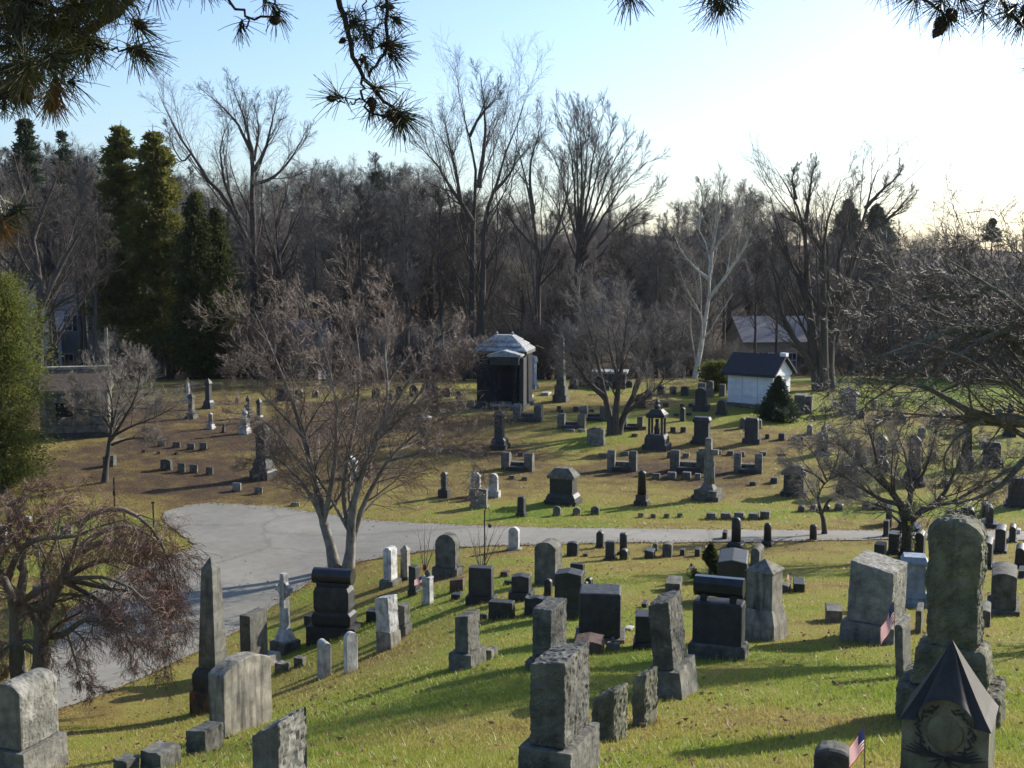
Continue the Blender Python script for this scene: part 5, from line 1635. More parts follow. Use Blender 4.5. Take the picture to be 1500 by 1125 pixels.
GW = 'bare trees of the wood behind the cemetery'
LAND = [(60, 'behind the left stone vault'), (150, 'left of the twin olive conifers'), (230, 'behind the olive conifers'), (330, 'left of the tall forked tree'), (450, 'right of the tall forked tree'),
        (560, 'midway between forked and twin trunked trees'), (660, 'left of the twin trunked tree'), (745, 'above the pillared mausoleum'), (815, 'left of the fan shaped tree'), (900, 'right of the fan shaped tree'), (980, 'left of the white sycamore'),
        (1060, 'right of the white sycamore'), (1130, 'above the white mausoleum'), (1220, 'behind the multi trunked tree'), (1320, 'right of the multi trunked tree'), (1450, 'beyond the right spreading tree')]


def where(px):
    return min(LAND, key=lambda a: abs(a[0] - px))[1]


rg = np.random.default_rng(77)
# skyline as seen: px -> py of tree tops
SKX = [-60, 0, 60, 100, 150, 230, 300, 380, 440, 500, 560, 620, 680, 740, 800, 860, 920, 970, 1000, 1060, 1110, 1150, 1200, 1260, 1330, 1400, 1450, 1560]
SKY = [200, 205, 215, 195, 215, 240, 250, 245, 235, 222, 228, 240, 262, 275, 300, 290, 296, 300, 290, 268, 280, 300, 308, 316, 322, 330, 336, 326]


def sky(px): return float(np.interp(px, SKX, SKY))


# front rank, just behind the crest
front = [(78, 112, 2), (128, 110, 5), (20, 96, 1), (84, 100, 5), (118, 104, 2), (140, 98, 5), (100, 118, 1), (205, 118, 5), (245, 116, 2), (330, 104, 5), (440, 118, 3), (462, 106, 2), (500, 120, 1), (536, 108, 5), (566, 116, 3), (600, 104, 2), (622, 118, 1), (650, 108, 5),
         (735, 118, 2), (760, 110, 3), (815, 120, 5), (865, 104, 2), (885, 118, 3), (905, 108, 5), (935, 120, 1), (960, 106, 2), (985, 116, 3), (1060, 112, 2), (1085, 120, 1), (1105, 112, 5), (1135, 118, 2), (1165, 110, 3), (1245, 104, 1), (1275, 112, 5), (1300, 102, 2),
         (1335, 112, 3), (1370, 104, 1), (1410, 112, 5), (1450, 104, 3), (1490, 110, 1), (1530, 100, 3)]
FR = {}
for px, D, k in front:
    w = where(px); FR[w] = FR.get(w, 0) + 1
cnt = {}
WIN = [(66, 150, 124), (392, 490, 130), (862, 925, 166), (1070, 1172, 126)]


def inwin(px, D, m=0):
    return any(a - m < px < b + m and D < c + 4 for a, b, c in WIN)


for px, D, k in front:
    if inwin(px, D) and k not in (2, 5): continue
    w = where(px); cnt[w] = cnt.get(w, 0) + 1
    nm = {0: 'vase shaped', 1: 'spreading dark', 2: 'slender brown', 3: 'broad brown', 4: 'vase shaped brown', 5: 'slender dark', 6: 'broad pale'}[k]
    put(k, px, D, sky(px) + rg.uniform(15, 75), '%s tree at the wood edge %s%s' % (nm, w, '' if FR[w] == 1 else ', ' + ORD[cnt[w] - 1]), GW, rg=rg)
# middle ranks up the hillside
mid = []
for D, n, dy in ((124, 30, 60), (138, 32, 45), (156, 34, 30), (178, 36, 20), (206, 40, 10), (238, 42, -6), (275, 40, -8), (335, 38, -10)):
    half = 1560
    for k in range(n):
        px = -50 + (k + rg.uniform(.15, .85)) * (1600 / n)
        mid.append((px, D + rg.uniform(-9, 9), rg.integers(0, 7), dy))
for px, D, k, dy in mid:
    if inwin(px, D, 18) and rg.uniform() < .93: continue
    rank = 'low' if D < 145 else 'middle' if D < 190 else 'upper'
    t = sky(px) + dy + rg.uniform(-4, 28)
    put(int(k), px, D, t, 'indistinct bare tree on the %s hillside, %s' % (rank, where(px)), GW, rg=rg, wx=1.15)
# shrubs and saplings at the foot of the wood
shr = []
for k in range(72):
    px = -20 + (k + rg.uniform(.1, .9)) * 22
    shr.append((px, rg.uniform(100, 122), rg.integers(0, 3), rg.uniform(430, 520)))
for px, D, k, t in shr:
    if 1060 < px < 1170 and D < 104: D = 108
    if inwin(px, D, 14) and not 380 < px < 510: t = rg.uniform(522, 545)
    put(int(k), px, D, t, 'leafless bush in the undergrowth %s' % where(px), 'bushes at the foot of the wood', shrubs, 'bare_bush', 'bush', rg=rg, wx=1.4)

# --- conifers
def conifer(label, D, px, toppy, halfw_px, mat, seed, kind='loose', base_frac=.12, n_br=150, cat='evergreen tree', name='conifer', group='evergreens', base=None, dens=1.0, tri=.16):
    rg = np.random.default_rng(seed)
    b = hit(*base) if base else ground_at(px, D)
    D = b[1]
    s = depth(b) / F
    h = pix(px, toppy, D)[2] - b[2]; W = halfw_px * s
    root = empty(name, b); tag(root, label, cat, group)
    P, R = trunk_poly(h, h * .013 + .05, .02, rg, wob=.008)
    V, Q = sweep(P, R, 8); mk('trunk', V, Q, M['bark_dark'], root, smooth=True)
    ts = rg.uniform(base_frac, .99, n_br)
    az = rg.uniform(0, 2 * np.pi, n_br)
    if kind == 'column': prof = W * np.clip((1 - ts) * 2.2, 0, 1) ** .7 * (.75 + .25 * np.sin(ts * 3.1))
    elif kind == 'cone': prof = W * (1 - ts) ** .9
    elif kind == 'blob': prof = W * np.sqrt(np.clip(1 - ((ts - .42) / .60) ** 2, .02, 1))
    else: prof = W * (1 - ts) ** .72 * 1.05 + .02 * W
    prof = prof * (.9 + .2 * vnoise(ts * 9 + seed, az * 1.3, seed)) * rg.uniform(.5, 1.2, n_br)
    up = {'column': .9, 'blob': .35, 'loose': -.05, 'cone': .35}[kind]
    d = unit(np.stack([np.cos(az), np.sin(az), np.full(n_br, up) + rg.normal(0, .18, n_br)], 1))
    K = 5
    start = np.stack([np.zeros(n_br), np.zeros(n_br), ts * h * .98], 1)
    if kind != 'loose': start[:, 2] -= prof * up * .8; start[:, 2] = np.maximum(start[:, 2], .1)
    BP = np.zeros((n_br, K, 3))
    for k in range(K):
        f = k / (K - 1)
        BP[:, k] = start + d * (prof * f)[:, None] * (1 if kind != 'column' else 1.0)
        if kind == 'loose': BP[:, k, 2] += (-.18 * f + .16 * f * f) * prof
    BR = np.linspace(.022, .008, K)[None] * np.ones((n_br, 1)) * (h / 12)
    V, Q = sweep(BP, BR, 3); mk('branches', V, Q, M['bark_dark'], root)
    # foliage sprays
    m = int(115 * dens)
    f = rg.uniform(.15, 1.05, (n_br, m)) ** .75
    idx = np.clip(f * (K - 1), 0, K - 1.001); i0 = idx.astype(int); w = (idx - i0)[..., None]
    ar = np.arange(n_br)[:, None]
    C = BP[ar, i0] * (1 - w) + BP[ar, np.minimum(i0 + 1, K - 1)] * w
    spread = (prof[:, None] * .20 + .007 * h)[..., None]
    C = C + rg.normal(0, 1, C.shape) * spread * np.array([1, 1, .38 if kind == 'loose' else .8])
    C = C.reshape(-1, 3)
    # gaps
    keep = vnoise(C[:, 0] * 1.6 + C[:, 2] * .9, C[:, 1] * 1.6 + C[:, 2] * 1.3, seed + 5) > (.38 if kind == 'loose' else .30) * np.clip((1 - C[:, 2] / h) * 2.2, 0, 1)
    C = C[keep]; nC = len(C)
    dd = unit(np.stack([C[:, 0], C[:, 1], rg.normal(0, .6, nC) * np.hypot(C[:, 0], C[:, 1])], 1) + rg.normal(0, .4, (nC, 3)))
    t_ = tri * rg.uniform(.6, 1.4, nC)
    side = unit(np.cross(dd, rg.normal(0, 1, (nC, 3))))
    T = np.stack([C - side * (t_ * .28)[:, None], C + side * (t_ * .28)[:, None], C + dd * t_[:, None]], 1)
    mk('foliage', T.reshape(-1, 3), np.arange(nC * 3).reshape(-1, 3), M[mat], root)
    return root


conifer('tall olive green conifer with ragged tiers, left one of the pair', 106, 186, 176, 58, 'conifer', 81, n_br=170, base_frac=.22, dens=2.6, tri=.3)
conifer('tall olive green conifer with ragged tiers, right one of the pair', 104, 236, 182, 66, 'conifer', 82, n_br=180, base_frac=.10, dens=2.6, tri=.3)
conifer('dense dark columnar evergreen with a pointed top right of the olive conifers', 100, 292, 272, 40, 'arborvitae', 83, kind='column', n_br=260, base_frac=.06, tri=.24, dens=1.4)
conifer('dense columnar evergreen close behind the right side of its darker twin', 101, 322, 300, 34, 'arborvitae', 84, kind='column', n_br=220, base_frac=.06, tri=.24, dens=1.4)
conifer('large bushy yellow green juniper filling the left edge', 0, 8, 398, 66, 'juniper', 85, kind='blob', base=(8, 722), n_br=420, base_frac=.05, tri=.10, dens=1.6, name='juniper')
conifer('bluish pointed conifer on the left skyline beneath the pine branches', 150, 50, 165, 36, 'conifer_dark', 86, n_br=150, base_frac=.35, tri=.4, dens=1.3)
conifer('small loose conifer on the left skyline, right of the bluish one', 155, 102, 182, 30, 'conifer_dark', 87, n_br=90, base_frac=.5, tri=.3, dens=.8)
conifer('dark conifer breaking the right skyline, left one of two', 235, 1240, 292, 28, 'conifer_dark', 88, n_br=130, base_frac=.3, tri=.6)
conifer('dark conifer breaking the right skyline, right one of two', 238, 1282, 298, 28, 'conifer_dark', 89, n_br=130, base_frac=.3, tri=.6)
conifer('tiny dark pine on the far right skyline', 260, 1452, 320, 16, 'conifer_dark', 90, n_br=60, base_frac=.5, tri=.5)
conifer('dark evergreen on the hillside left of the twin trunked tree', 215, 450, 268, 26, 'conifer_dark', 91, n_br=100, base_frac=.3, tri=.45)
conifer('dark evergreen high on the hillside behind the centre oaks', 225, 552, 250, 20, 'conifer_dark', 92, n_br=100, base_frac=.3, tri=.45)
conifer('dwarf pointed evergreen beside the black roll topped monument', 0, 1040, 797, 24, 'arborvitae', 93, kind='cone', base=(1040, 852), n_br=320, base_frac=.03, tri=.07, name='dwarf_evergreen')
conifer('young dark spruce growing against the white mausoleum', 0, 1139, 552, 26, 'conifer_dark', 94, kind='cone', base=(1139, 616), n_br=420, base_frac=.02, tri=.16, name='young_spruce')
conifer('yellow green evergreen shrub left of the white mausoleum', 0, 1052, 530, 26, 'juniper', 95, kind='blob', base=(1052, 572), n_br=120, base_frac=.03, tri=.15, name='evergreen_shrub', cat='shrub', group='evergreens')

# --- saplings by the crook pole
for lab, px, py, tops, sd in (('thin leafless sapling standing round the foot of the crook pole', 705, 832, [(686, 775), (700, 768), (716, 765), (728, 760), (740, 772), (694, 790)], 96),
                              ('thin leafless sapling left of the large round headed tomb', 622, 832, [(612, 775), (622, 768), (632, 772), (640, 790)], 97)):
    hero('sapling', lab, 'sapling', None, (px, py), [([(px + (tx - px) * .1, py + 2), (px + (tx - px) * .5, (py + ty) / 2 + 4), (tx, ty)], 1.0, .35, (k % 3 - 1) * .3) for k, (tx, ty) in enumerate(tops)], sd,
         [sp(5, .3, 1, 30, .3, 4, rmin=.004)], 'twig_brown', 'twig_brown', split=1)
# ------------------------------------------------------------------ buildings
def gable_house(name, label, cat, px, D, wpx, wall_h, roof_h, depth_m, yaw, wall, roof, windows=(), over=.35, group=None, base=None, door=None, chim=None, sink=1.5, ridge='x', hip=False):
    b = hit(*base) if base else ground_at(px, D)
    s = depth(b) / F
    W = wpx * s
    root = empty(name, b, math.radians(yaw)); tag(root, label, cat, group)
    hw, hd = W / 2, depth_m / 2
    if ridge == 'x':
        V = [(-hw, -hd, -sink), (hw, -hd, -sink), (hw, hd, -sink), (-hw, hd, -sink), (-hw, -hd, wall_h), (hw, -hd, wall_h), (hw, hd, wall_h), (-hw, hd, wall_h), (-hw, 0, wall_h + roof_h), (hw, 0, wall_h + roof_h)]
        mk('wall', V, [np.array([(0, 1, 5, 4), (2, 3, 7, 6), (0, 3, 2, 1)]), np.array([(1, 2, 6, 9, 5), (3, 0, 4, 8, 7)])], M[wall], root)
        o = over; t = .14; sl = roof_h / hd
        parts = []
        for sg in (-1, 1):
            y0, z0 = sg * (hd + o), wall_h - o * sl + .02; y1, z1 = 0, wall_h + roof_h + .02
            Vr = [(-hw - o, y0, z0), (hw + o, y0, z0), (hw + o, y1, z1), (-hw - o, y1, z1), (-hw - o, y0, z0 + t), (hw + o, y0, z0 + t), (hw + o, y1, z1 + t), (-hw - o, y1, z1 + t)]
            parts.append((np.array(Vr, float), [np.array([(0, 3, 2, 1), (4, 5, 6, 7), (0, 1, 5, 4), (1, 2, 6, 5), (3, 0, 4, 7)])]))
        V, Q = merge(parts); ro = mk('roof', V, Q, M[roof], root)
        if chim:
            cx, ch = chim
            addbox(ro, 'chimney', 'chimney_brick', cx - .35, cx + .35, -.35, .35, wall_h + roof_h * .6, wall_h + roof_h + ch)
    for wx, wz, ww, wh, shut in windows:
        addw(root, wx, wz, ww, wh, -hd, shut)
    if door:
        dx, dw, dh = door
        dd = addbox(root, 'door', 'flag_blue', dx - dw / 2, dx + dw / 2, -hd - .05, -hd + .03, .05, dh)
        addbox(dd, 'handle', 'metal_dark', dx + dw * .3, dx + dw * .36, -hd - .10, -hd - .05, .95, 1.05)
    return root, W


def addw(root, wx, wz, ww, wh, y, shut=False):
    fr = []
    e = .09
    fr.append(box(wx - ww / 2 - e, wx - ww / 2, y - .06, y + .02, wz - e, wz + wh + e)); fr.append(box(wx + ww / 2, wx + ww / 2 + e, y - .06, y + .02, wz - e, wz + wh + e))
    fr.append(box(wx - ww / 2, wx + ww / 2, y - .06, y + .02, wz - e, wz)); fr.append(box(wx - ww / 2, wx + ww / 2, y - .06, y + .02, wz + wh, wz + wh + e))
    fr.append(box(wx - ww / 2, wx + ww / 2, y - .05, y + .01, wz + wh / 2 - .03, wz + wh / 2 + .03))
    fr.append(box(wx - .02, wx + .02, y - .045, y + .01, wz, wz + wh))
    V, Q = merge(fr); w = mk('window', V, Q, M['white_paint'], root)
    addbox(w, 'pane', 'glass', wx - ww / 2, wx + ww / 2, y - .025, y + .005, wz, wz + wh)
    if shut:
        for sg in (-1, 1):
            x = wx + sg * (ww / 2 + e + .2)
            addbox(w, 'shutter', 'roof_dark', x - .18, x + .18, y - .05, y - .002, wz - .05, wz + wh + .05)


def wins(xs, zs, ww=.9, wh=1.4, shut=False): return [(x, z, ww, wh, shut) for x in xs for z in zs]


H1, W1 = gable_house('house', 'pale blue grey two storey house with white shuttered windows behind the left trunks', 'house', 102, 126, 125, 7.2, 2.2, 7, 4, 'siding', 'roof_grey', wins((-3, -1, 1, 3), (1.2, 5.0), .8, 1.4, True), door=(0, 1.0, 2.2), chim=(2, 1))
gable_house('house', 'white house with a low roof glimpsed left of the road tree crown', 'house', 425, 128, 110, 4.6, 1.8, 7, -6, 'siding', 'roof_grey', wins((-2.5, -1, 1.2, 2.8), (1.2,), .9, 1.3), door=(0, 1, 2.1))
gable_house('house', 'cream coloured house glimpsed through the road tree crown', 'house', 505, 134, 62, 5.6, 1.8, 7, -10, 'cream', 'roof_brown', wins((-1.4, 1.4), (1.0, 3.8), .8, 1.3, True))
gable_house('house', 'white hillside house with pale roof behind the fan shaped tree', 'house', 893, 168, 92, 4.4, 2.4, 8, 12, 'siding', 'roof_grey', wins((-3, -1.2, 1.2, 3), (1.8,), 1.0, 1.3), chim=(-2, 1))
gable_house('house', 'white house with a grey hipped looking roof right behind the white mausoleum', 'house', 1128, 128, 108, 4.3, 2.2, 8, 5, 'cream', 'roof_grey', wins((-2.9, -1, 1, 2.8), (1.7,), .8, 1.4, True))
gable_house('house', 'pale house low behind the juniper tips at the left', 'house', 60, 118, 60, 5.0, 1.6, 6, 20, 'siding', 'roof_grey', wins((-1, 1), (1.2,), .8, 1.3))
gable_house('house', 'long dark roofed house on the left hilltop behind the forked tree', 'house', 455, 255, 110, 3.2, 2.4, 9, -8, 'cream', 'roof_dark', wins((-5, -2, 2, 5), (1.0,), 1.2, 1.4), chim=(3, 1.2))
gable_house('house', 'dark roofed house on the hilltop left of the twin trunked tree', 'house', 630, 252, 84, 3.0, 2.2, 9, 10, 'siding', 'roof_dark', wins((-4, 0, 4), (1.0,), 1.2, 1.4))
gable_house('house', 'pale house at the far right behind the spreading branches', 'house', 1470, 140, 95, 5.0, 2.0, 8, -15, 'siding', 'roof_grey', wins((-2.4, 0, 2.4), (1.2, ), .9, 1.4))


# ------------- white mausoleum
def white_mausoleum():
    b = hit(1111, 602); s = depth(b) / F
    b = ground_at(1111, b[1] + 2.0)
    # long side faces the camera left, gable faces right
    yaw = math.radians(-38)
    root = empty('mausoleum', b, yaw)
    tag(root, 'small white marble mausoleum with a dark gabled roof, panelled in big blocks', 'mausoleum', None)
    L = 50 * s / math.cos(math.radians(38 + 10)); Wd = 50 * s / math.sin(math.radians(38 + 10)) * .86
    # x axis along ridge
    hw, hd = L / 2, Wd / 2; wh = 48 * s; rh = 22 * s
    V, Q = box(-hw - .15, hw + .15, -hd - .15, hd + .15, -1.0, .28)
    mk('foundation', V, Q, M['granite'], root)
    n = 4; parts = []
    ch = (wh - .28) / n
    for k in range(n):
        z0 = .28 + k * ch
        nb = 3
        for i in range(nb):
            x0 = -hw + 2 * hw * i / nb; x1 = -hw + 2 * hw * (i + 1) / nb
            for sg in (-1, 1):
                y0, y1 = (-hd, -hd + .25) if sg < 0 else (hd - .25, hd)
                parts.append(box(x0 + .022, x1 - .022, y0, y1, z0 + .022, z0 + ch - .022))
        for sg in (-1, 1):
            x0, x1 = (-hw + .002, -hw + .25) if sg < 0 else (hw - .25, hw - .002)
            if sg > 0 and k < 3:
                parts.append(box(x0, x1, -hd + .26, -.55, z0 + .022, z0 + ch - .022)); parts.append(box(x0, x1, .55, hd - .26, z0 + .022, z0 + ch - .022))
            else:
                parts.append(box(x0, x1, -hd + .26, hd - .26, z0 + .022, z0 + ch - .022))
    parts.append(box(-hw + .05, hw - .05, -hd + .05, hd - .05, .28, wh - .02))
    V, Q = merge(parts); wl = mk('wall', V, Q, M['marble_clean'], root)
    addbox(root, 'frieze', 'marble_clean', -hw - .06, hw + .06, -hd - .06, hd + .06, wh, wh + .22)
    addbox(root, 'door', 'granite_dark', hw + .001, hw + .05, -.5, .5, .3, 1.9)
    z0 = wh + .22
    V = [(-hw - .04, -hd - .04, z0), (hw + .04, -hd - .04, z0), (hw + .04, hd + .04, z0), (-hw - .04, hd + .04, z0), (-hw - .04, 0, z0 + rh), (hw + .04, 0, z0 + rh)]
    mk('pediment', V, [np.array([(1, 2, 5), (3, 0, 4)]), np.array([(0, 1, 5, 4), (2, 3, 4, 5), (0, 3, 2, 1)])], M['marble_clean'], root)
    parts = []
    o = .35; sl = rh / hd
    for sg in (-1, 1):
        y0, zz0 = sg * (hd + o), z0 - o * sl + .05; zz1 = z0 + rh + .05
        Vr = [(-hw - .3, y0, zz0), (hw + .3, y0, zz0), (hw + .3, 0, zz1), (-hw - .3, 0, zz1), (-hw - .3, y0, zz0 + .16), (hw + .3, y0, zz0 + .16), (hw + .3, 0, zz1 + .16), (-hw - .3, 0, zz1 + .16)]
        parts.append((np.array(Vr, float), [np.array([(0, 3, 2, 1), (4, 5, 6, 7), (0, 1, 5, 4), (1, 2, 6, 5), (3, 0, 4, 7)])]))
    V, Q = merge(parts); mk('roof', V, Q, M['roof_dark'], root)
    addbox(root, 'ridge_cap', 'marble_clean', hw - .1, hw + .33, -.2, .2, z0 + rh + .10, z0 + rh + .32)
    addbox(root, 'plinth_wall', 'granite', hw + .2, hw + 1.2, -hd - .1, -hd + .3, -.8, .7)


white_mausoleum()


# ------------- pillared mausoleum
def dark_mausoleum():
    b = hit(745, 601); s = depth(b) / F
    b = ground_at(737, b[1] + 2.6)
    s = depth(b) / F
    root = empty('mausoleum', b, math.radians(-12))
    tag(root, 'dark granite mausoleum with a columned porch and pale stepped roof on the crest', 'mausoleum', None)
    W = 78 * s; hw = W / 2; hd = W * .55
    wh = 76 * s
    addbox(root, 'foundation', 'granite_dark', -hw - .1, hw + .1, -hd - .6, hd, -.8, .16)
    addbox(root, 'wall', 'dark_wall', -hw * .92, hw * .92, -hd * .35, hd * .9, .16, wh)
    # side wings beside the door
    px0, px1 = -hw * .18, hw * .80      # porch extents
    addbox(root, 'porch_floor', 'granite_light', px0 - .1, px1 + .1, -hd * 1.12, -hd * .352, .16, .30)
    cz = wh - .62
    for cx in (px0 + .22, px1 - .22):
        V, Q = loft([(.30, .42, .42), (.38, .42, .42), (.40, .30, .30), (cz - .3, .26, .26), (cz - .25, .34, .34), (cz - .05, .46, .46), (cz, .48, .48)], 14)
        V[:, 0] += cx; V[:, 1] += -hd * .98
        mk('column', V, Q, M['dark_wall'], root, smooth=False)
    addbox(root, 'lintel', 'granite_dark', px0 - .08, px1 + .08, -hd * 1.10, -hd * .353, cz, wh - .08)
    addbox(root, 'door', 'black', (px0 + px1) / 2 - .5, (px0 + px1) / 2 + .5, -hd * .35 - .03, -hd * .35 + .02, .31, cz - .3)
    addbox(root, 'pilaster', 'granite_dark', px1 + .05, px1 + .32, -hd * .9, -hd * .36, .16, wh - .2)
    addbox(root, 'cornice', 'granite', -hw * 1.04, hw * 1.02, -hd * .5, hd, wh, wh + .18)
    # porch pediment
    y0, y1 = -hd * 1.2, -hd * .503; z0 = wh - .08
    V = [(px0 - .25, y0, z0), (px1 + .25, y0, z0), (px1 + .25, y1, z0), (px0 - .25, y1, z0), (px0 - .25, y0, z0 + .12), (px1 + .25, y0, z0 + .12), (px1 + .25, y1, z0 + .12), (px0 - .25, y1, z0 + .12), ((px0 + px1) / 2, y0, z0 + .42), ((px0 + px1) / 2, y1, z0 + .42)]
    mk('pediment', V, [np.array([(0, 3, 2, 1), (1, 2, 6, 5), (3, 0, 4, 7), (4, 8, 9, 7), (8, 5, 6, 9)]), np.array([(0, 1, 5, 8, 4), (2, 3, 7, 9, 6)])], M['roofstone'], root)
    # stepped roof
    z = wh + .18
    tiers = [(1.0, .86, .30), (.82, .68, .28), (.62, .34, .42)]
    for k, (a, c, h) in enumerate(tiers):
        V, Q = loft([(z, W * a, W * a * .92, 0, hd * .24), (z + .09, W * a, W * a * .92, 0, hd * .24), (z + h, W * c, W * c * .8, 0, hd * .24)], 4, .02)
        mk('roof_tier', V, Q, M['roofstone'], root); z += h
    for sx in (-1, 1):
        V, Q = loft([(z, .12, .12, sx * W * .15, hd * .24), (z + .1, .2, .2, sx * W * .15, hd * .24), (z + .25, .04, .04, sx * W * .15, hd * .24)], 8)
        mk('finial', V, Q, M['roofstone'], root)


dark_mausoleum()


# ------------- left stone vault
def vault():
    b = hit(112, 642); s = depth(b) / F
    b = ground_at(115, b[1] + 1.8); s = depth(b) / F
    root = empty('mausoleum', b, math.radians(14))
    tag(root, 'large grey stone vault with a brown pitched roof on the left slope', 'mausoleum', None)
    hw = 45 * s; hd = 1.8; wh = 62 * s; rh = 26 * s
    addbox(root, 'foundation', 'granite_dark', -hw - .1, hw + .1, -hd - .1, hd + .1, -1.2, .2)
    parts = [box(-hw, hw, -hd, hd, .2, wh)]
    for k in range(5):
        z0 = .2 + (wh - .2) * k / 5; z1 = z0 + (wh - .2) / 5
        for i in range(4):
            x0 = -hw + 2 * hw * i / 4; x1 = x0 + 2 * hw / 4
            parts.append(box(x0 + .02, x1 - .02, -hd - .05, -hd + .01, z0 + .02, z1 - .02))
    V, Q = merge(parts); mk('wall', V, Q, M['granite'], root)
    addbox(root, 'pilaster', 'granite', -hw - .05, -hw + .3, -hd - .12, -hd - .052, .2, wh)
    nb = addbox(root, 'doorway', 'black', -hw * .55, -hw * .05, -hd - .09, -hd - .04, 1.0, wh - .5)
    V, Q = box(-hw * .62, hw * .02, -hd - .35, -hd - .052, wh - .5, wh - .3); mk('door_canopy', V, Q, M['granite'], root)
    addbox(root, 'cornice', 'granite', -hw - .12, hw + .12, -hd - .15, hd + .15, wh, wh + .18)
    z0 = wh + .18
    V = [(-hw - .1, -hd - .1, z0), (hw + .1, -hd - .1, z0), (hw + .1, hd + .1, z0), (-hw - .1, hd + .1, z0), (-hw - .1, -.3, z0 + rh), (hw + .1, -.3, z0 + rh), (hw + .1, .3, z0 + rh), (-hw - .1, .3, z0 + rh)]
    mk('roof', V, [np.array([(0, 1, 5, 4), (1, 2, 6, 5), (2, 3, 7, 6), (3, 0, 4, 7), (4, 5, 6, 7), (0, 3, 2, 1)])], M['roof_brown'], root)
    addbox(root, 'ridge_cap', 'limestone', -hw - .15, hw + .15, -.35, .35, z0 + rh + .003, z0 + rh + .16)


vault()
# low vault with pale roof right of the obelisk
b = ground_at(893, 92)
root = empty('mausoleum', b, math.radians(-10)); s = depth(b) / F
tag(root, 'low dark burial vault with a thin pale roof slab behind the fan tree', 'mausoleum', None)
addbox(root, 'wall', 'granite_dark', -24 * s, 24 * s, -.9, .9, -.5, 22 * s)
addbox(root, 'roof_slab', 'marble', -27 * s, 27 * s, -1.1, 1.1, 22 * s, 25 * s)


# ------------- posts
def post(label, px, py, toppy, r, mat, name='post', cat='post', group='thin posts', extra=None):
    b = hit(px, py); h = (py - toppy) * depth(b) / F
    root = empty(name, b); tag(root, label, cat, group)
    V, Q = tube([(0, 0, -.3), (0, 0, h * .5), (0, 0, h)], r, 6); mk('pole', V, Q, M[mat], root)
    if extra: extra(root, h)
    return root


post('thin dark post standing in the grass left of the junction', 168, 742, 699, .035, 'metal_dark', extra=lambda r, h: addbox(r, 'bracket', 'metal_dark', -.05, .05, -.05, .05, h * .35, h * .55))
post('thin dark post at the tip of the grass wedge by the junction', 226, 800, 735, .03, 'metal_dark', extra=lambda r, h: addbox(r, 'cap', 'metal_dark', -.06, .06, -.04, .04, h - .03, h + .03))


def crook(r, h):
    V, Q = tube([(0, 0, h - .1), (.04, 0, h + .06), (.12, 0, h + .08), (.16, 0, h)], .014, 6); mk('hook', V, Q, M['metal_dark'], r)
    V, Q = ball((.17, 0, h - .5), .07, 8); mk('hanging_ball', V, Q, M['brownstone'], r)
    V, Q = tube([(.17, 0, h - .43), (.16, 0, h)], .004, 4); mk('hanging_wire', V, Q, M['metal_dark'], r)


post('dark iron crook pole with a small hanging ball among saplings', 710, 832, 746, .022, 'metal_dark', 'crook_pole', 'pole', None, crook)
post('pale utility pole with rungs standing in the wood left of the olive conifers', 160, 620, 480, .10, 'limestone', 'utility_pole', 'pole', None)


# ------------- flags
def flag(label, px, pyb, pole_px, fw, fh, tilt=.15, yaw=0, droop=.6, side=-1, hang=0.0):
    b = hit(px, pyb); s = depth(b) / F
    root = empty('small_flag', b, rot=(0, tilt, math.radians(yaw))); tag(root, label, 'flag', 'little grave flags')
    L = pole_px * s
    V, Q = tube([(0, 0, -.1), (0, 0, L)], .006, 6); mk('stick', V, Q, M['wood'], root)
    w = fw * s; h = fh * s
    nu, nv = 14, 13
    P = np.zeros((nv + 1, nu + 1, 3))
    for j in range(nv + 1):
        for i in range(nu + 1):
            u = i / nu; v = j / nv
            x = side * u * w * (1 - .25 * droop); z = L * .98 - v * h - (u ** 1.2) * w * droop
            y = .10 * w * math.sin(u * 7 + v * 1.5) * (0.3 + u)
            P[j, i] = (x + side * v * hang * w, y, z)
    V = P.reshape(-1, 3)
    def q(j, i): a = j * (nu + 1) + i; return (a, a + 1, a + nu + 2, a + nu + 1)
    faces, mi = [], []
    for j in range(nv):
        for i in range(nu):
            faces.append(q(j, i)); mi.append(2 if (j < 7 and i < 6) else (0 if j % 2 == 0 else 1))
    o = mk('cloth', V, np.array(faces), [M['flag_red'], M['flag_white'], M['flag_blue']], root)
    o.data.polygons.foreach_set('material_index', mi)
    # stars
    SV, SF = [], []
    for j in range(6):
        for i in range(5):
            jj = .4 + j * 1.1; ii = .5 + i * 1.15
            a = P[int(jj), int(ii)]; bb = P[int(jj), int(ii) + 1]; cc = P[int(jj) + 1, int(ii)]
            c = a + (bb - a) * (ii % 1) + (cc - a) * (jj % 1)
            e1 = unit(bb - a); e2 = unit(cc - a); nn = np.cross(e1, e2); r = w * .022
            for sg in (-1, 1):
                k0 = len(SV); 
                for t in range(10):
                    rr = r if t % 2 == 0 else r * .42
                    an = math.pi * t / 5
                    SV.append(c + e1 * math.sin(an) * rr - e2 * math.cos(an) * rr + nn * sg * .0015)
                SF.append([k0 + t for t in range(10)])
    mk('stars', np.array(SV), np.array(SF), M['flag_white'], o)
    return root


